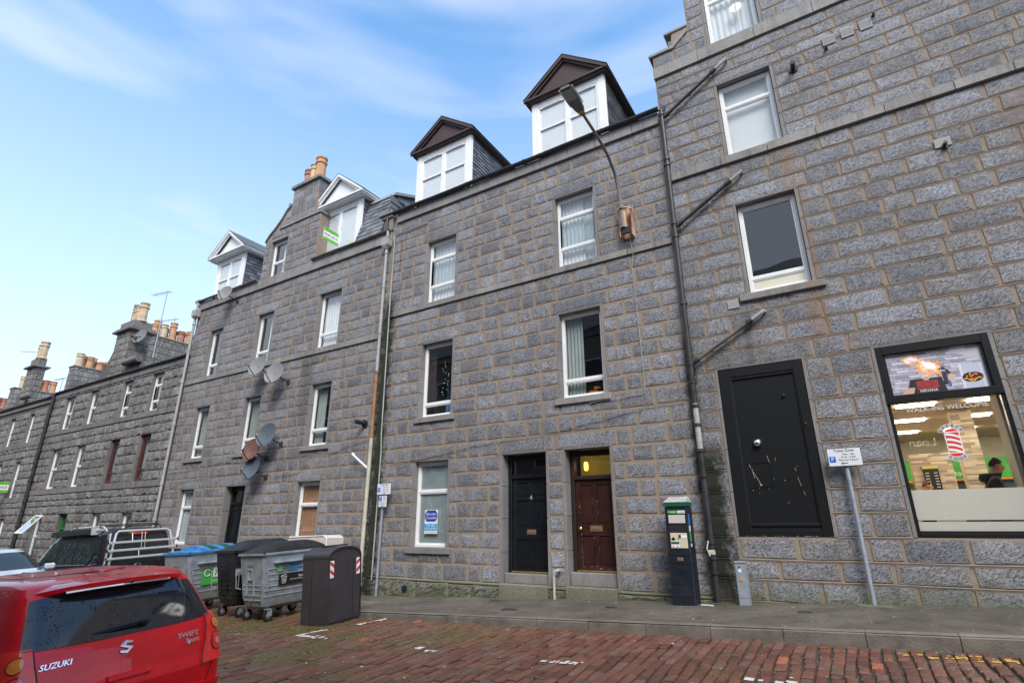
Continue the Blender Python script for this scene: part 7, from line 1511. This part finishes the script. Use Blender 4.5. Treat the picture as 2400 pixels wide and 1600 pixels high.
vb = MB(); vb.M = Matrix.Translation((.0, .028, .985)); vb.tube([(.085*cos(a), 0, .085*sin(a)) for a in [2*pi*k/24 for k in range(25)]], .009, 6, False)
for q in (((-.052, .062), (-.018, -.005), (0, .035), (.018, -.005), (.052, .062)), ((-.072, .036), (-.030, -.068), (0, -.012), (.030, -.068), (.072, .036))): vb.tube([(a_, 0, b_) for a_, b_ in q], .0085, 5)
vb.build('round_badge', M['chrome'], van)
MB().tube([tuple(sv.rear(-.8+1.6*i/16, .83, .008)) for i in range(17)], .010, 6).build('chrome_strip', M['chrome'], van)
MB().tube([tuple(sv.rear(-.9, z/20, .002)) for z in range(6, 36)], .005, 5).tube([tuple(sv.rear(.9, z/20, .002)) for z in range(6, 36)], .005, 5).build('tailgate_seam', M['black'], van)
sv.patch('bumper', M['trimblack'], van, lambda u, v: sv.rear(lerp(-.99, .99, u), lerp(.28, .55, v)), 24, 4, .03, True, .03)
sv.patch('number_plate', bpy.data.materials['plate_yellow'], van, lambda u, v: sv.rear(lerp(-.3, .3, u), lerp(.62, .73, v)), 4, 2, .01)
sv.patch('windscreen', M['vanglass'], van, lambda u, v: sv.front(lerp(-.93, .93, u), lerp(1.14, 1.78, v)), 14, 6, .005)
for sd in (-1, 1): sv.patch('headlight', M['chrome'], van, lambda u, v, sd=sd: sv.front(sd*lerp(.62, .97, u), lerp(.72, .92, v)), 6, 4, .01)
# ---- white car facing the camera
M['whitepaint'] = carpaint('white_car_paint', (.72, .75, .78), drops=False)
wc_m = Matrix.Translation((-17.6, -4.78, 0)) @ Matrix.Rotation(0, 4, 'Z')
a_ = vmat(-19.5, -5.25, 0); wm_ = a_ @ Matrix.Rotation(pi, 4, 'Z') @ Matrix.Scale(1.12, 4)
wc = thing('parked_car', 'white car facing the camera beyond the black van, half hidden at the left edge', 'car', mat=wm_)
sw_ = Shell([(.2, .1, 4.2, .80), (.35, .0, 4.3, .86), (.6, .0, 4.3, .87), (.72, .02, 4.22, .865), (.82, .05, 3.95, .85), (.90, .08, 3.55, .82), (.96, .12, 3.28, .79), (1.1, .3, 3.0, .73), (1.25, .5, 2.72, .66), (1.36, .72, 2.5, .60), (1.42, .95, 2.3, .52), (1.45, 1.3, 2.0, .35)], 5.5)
sw_.body('car_body', M['whitepaint'], wc, 34, 80); sw_.patch('windscreen', M['vanglass'], wc, lambda u, v: sw_.front(lerp(-.90, .90, u), lerp(1.04, 1.36, v)), 20, 8, .006)
for sd in (-1, 1):
    sw_.patch('side_window', M['vanglass'], wc, lambda u, v, sd=sd: sw_.side(lerp(lerp(.6, .9, v), lerp(2.9, 2.45, v), u), lerp(.99, 1.33, v), sd), 12, 6, .005)
    sw_.patch('headlight', M['chrome'], wc, lambda u, v, sd=sd: sw_.front(sd*lerp(.62, .95, u), lerp(.62, .76, v)), 8, 4, .01); [wheel(wc, sd*.76, ya, .31, .2, sd) for ya in (.8, 3.45)]
    p_ = sw_.side(2.8, 1.0, sd, .0); ax, bx = sorted((p_.x+sd*.02, p_.x+sd*.2)); MB().box(ax, bx, 2.75, 2.87, .98, 1.10, .03).build('wing_mirror', M['whitepaint'], wc)
sw_.patch('grille', M['trimblack'], wc, lambda u, v: sw_.front(lerp(-.45, .45, u), lerp(.5, .66, v)), 8, 3, .008); MB().tube([tuple(sw_.front(-.95+1.9*i/20, .44, .02)) for i in range(21)], .02, 6).build('bumper_strip', M['trimblack'], wc)
sw_.patch('number_plate', M['white'], wc, lambda u, v: sw_.front(lerp(-.3, .3, u), lerp(.32, .43, v)), 4, 2, .02)
bp3 = sw_.front(-.75, 1.0, .01); MB().box(bp3.x-.04, bp3.x+.04, bp3.y-.01, bp3.y+.01, bp3.z, bp3.z+.05).build('permit_sticker', M['blue'], wc)
bpy.context.view_layer.update()
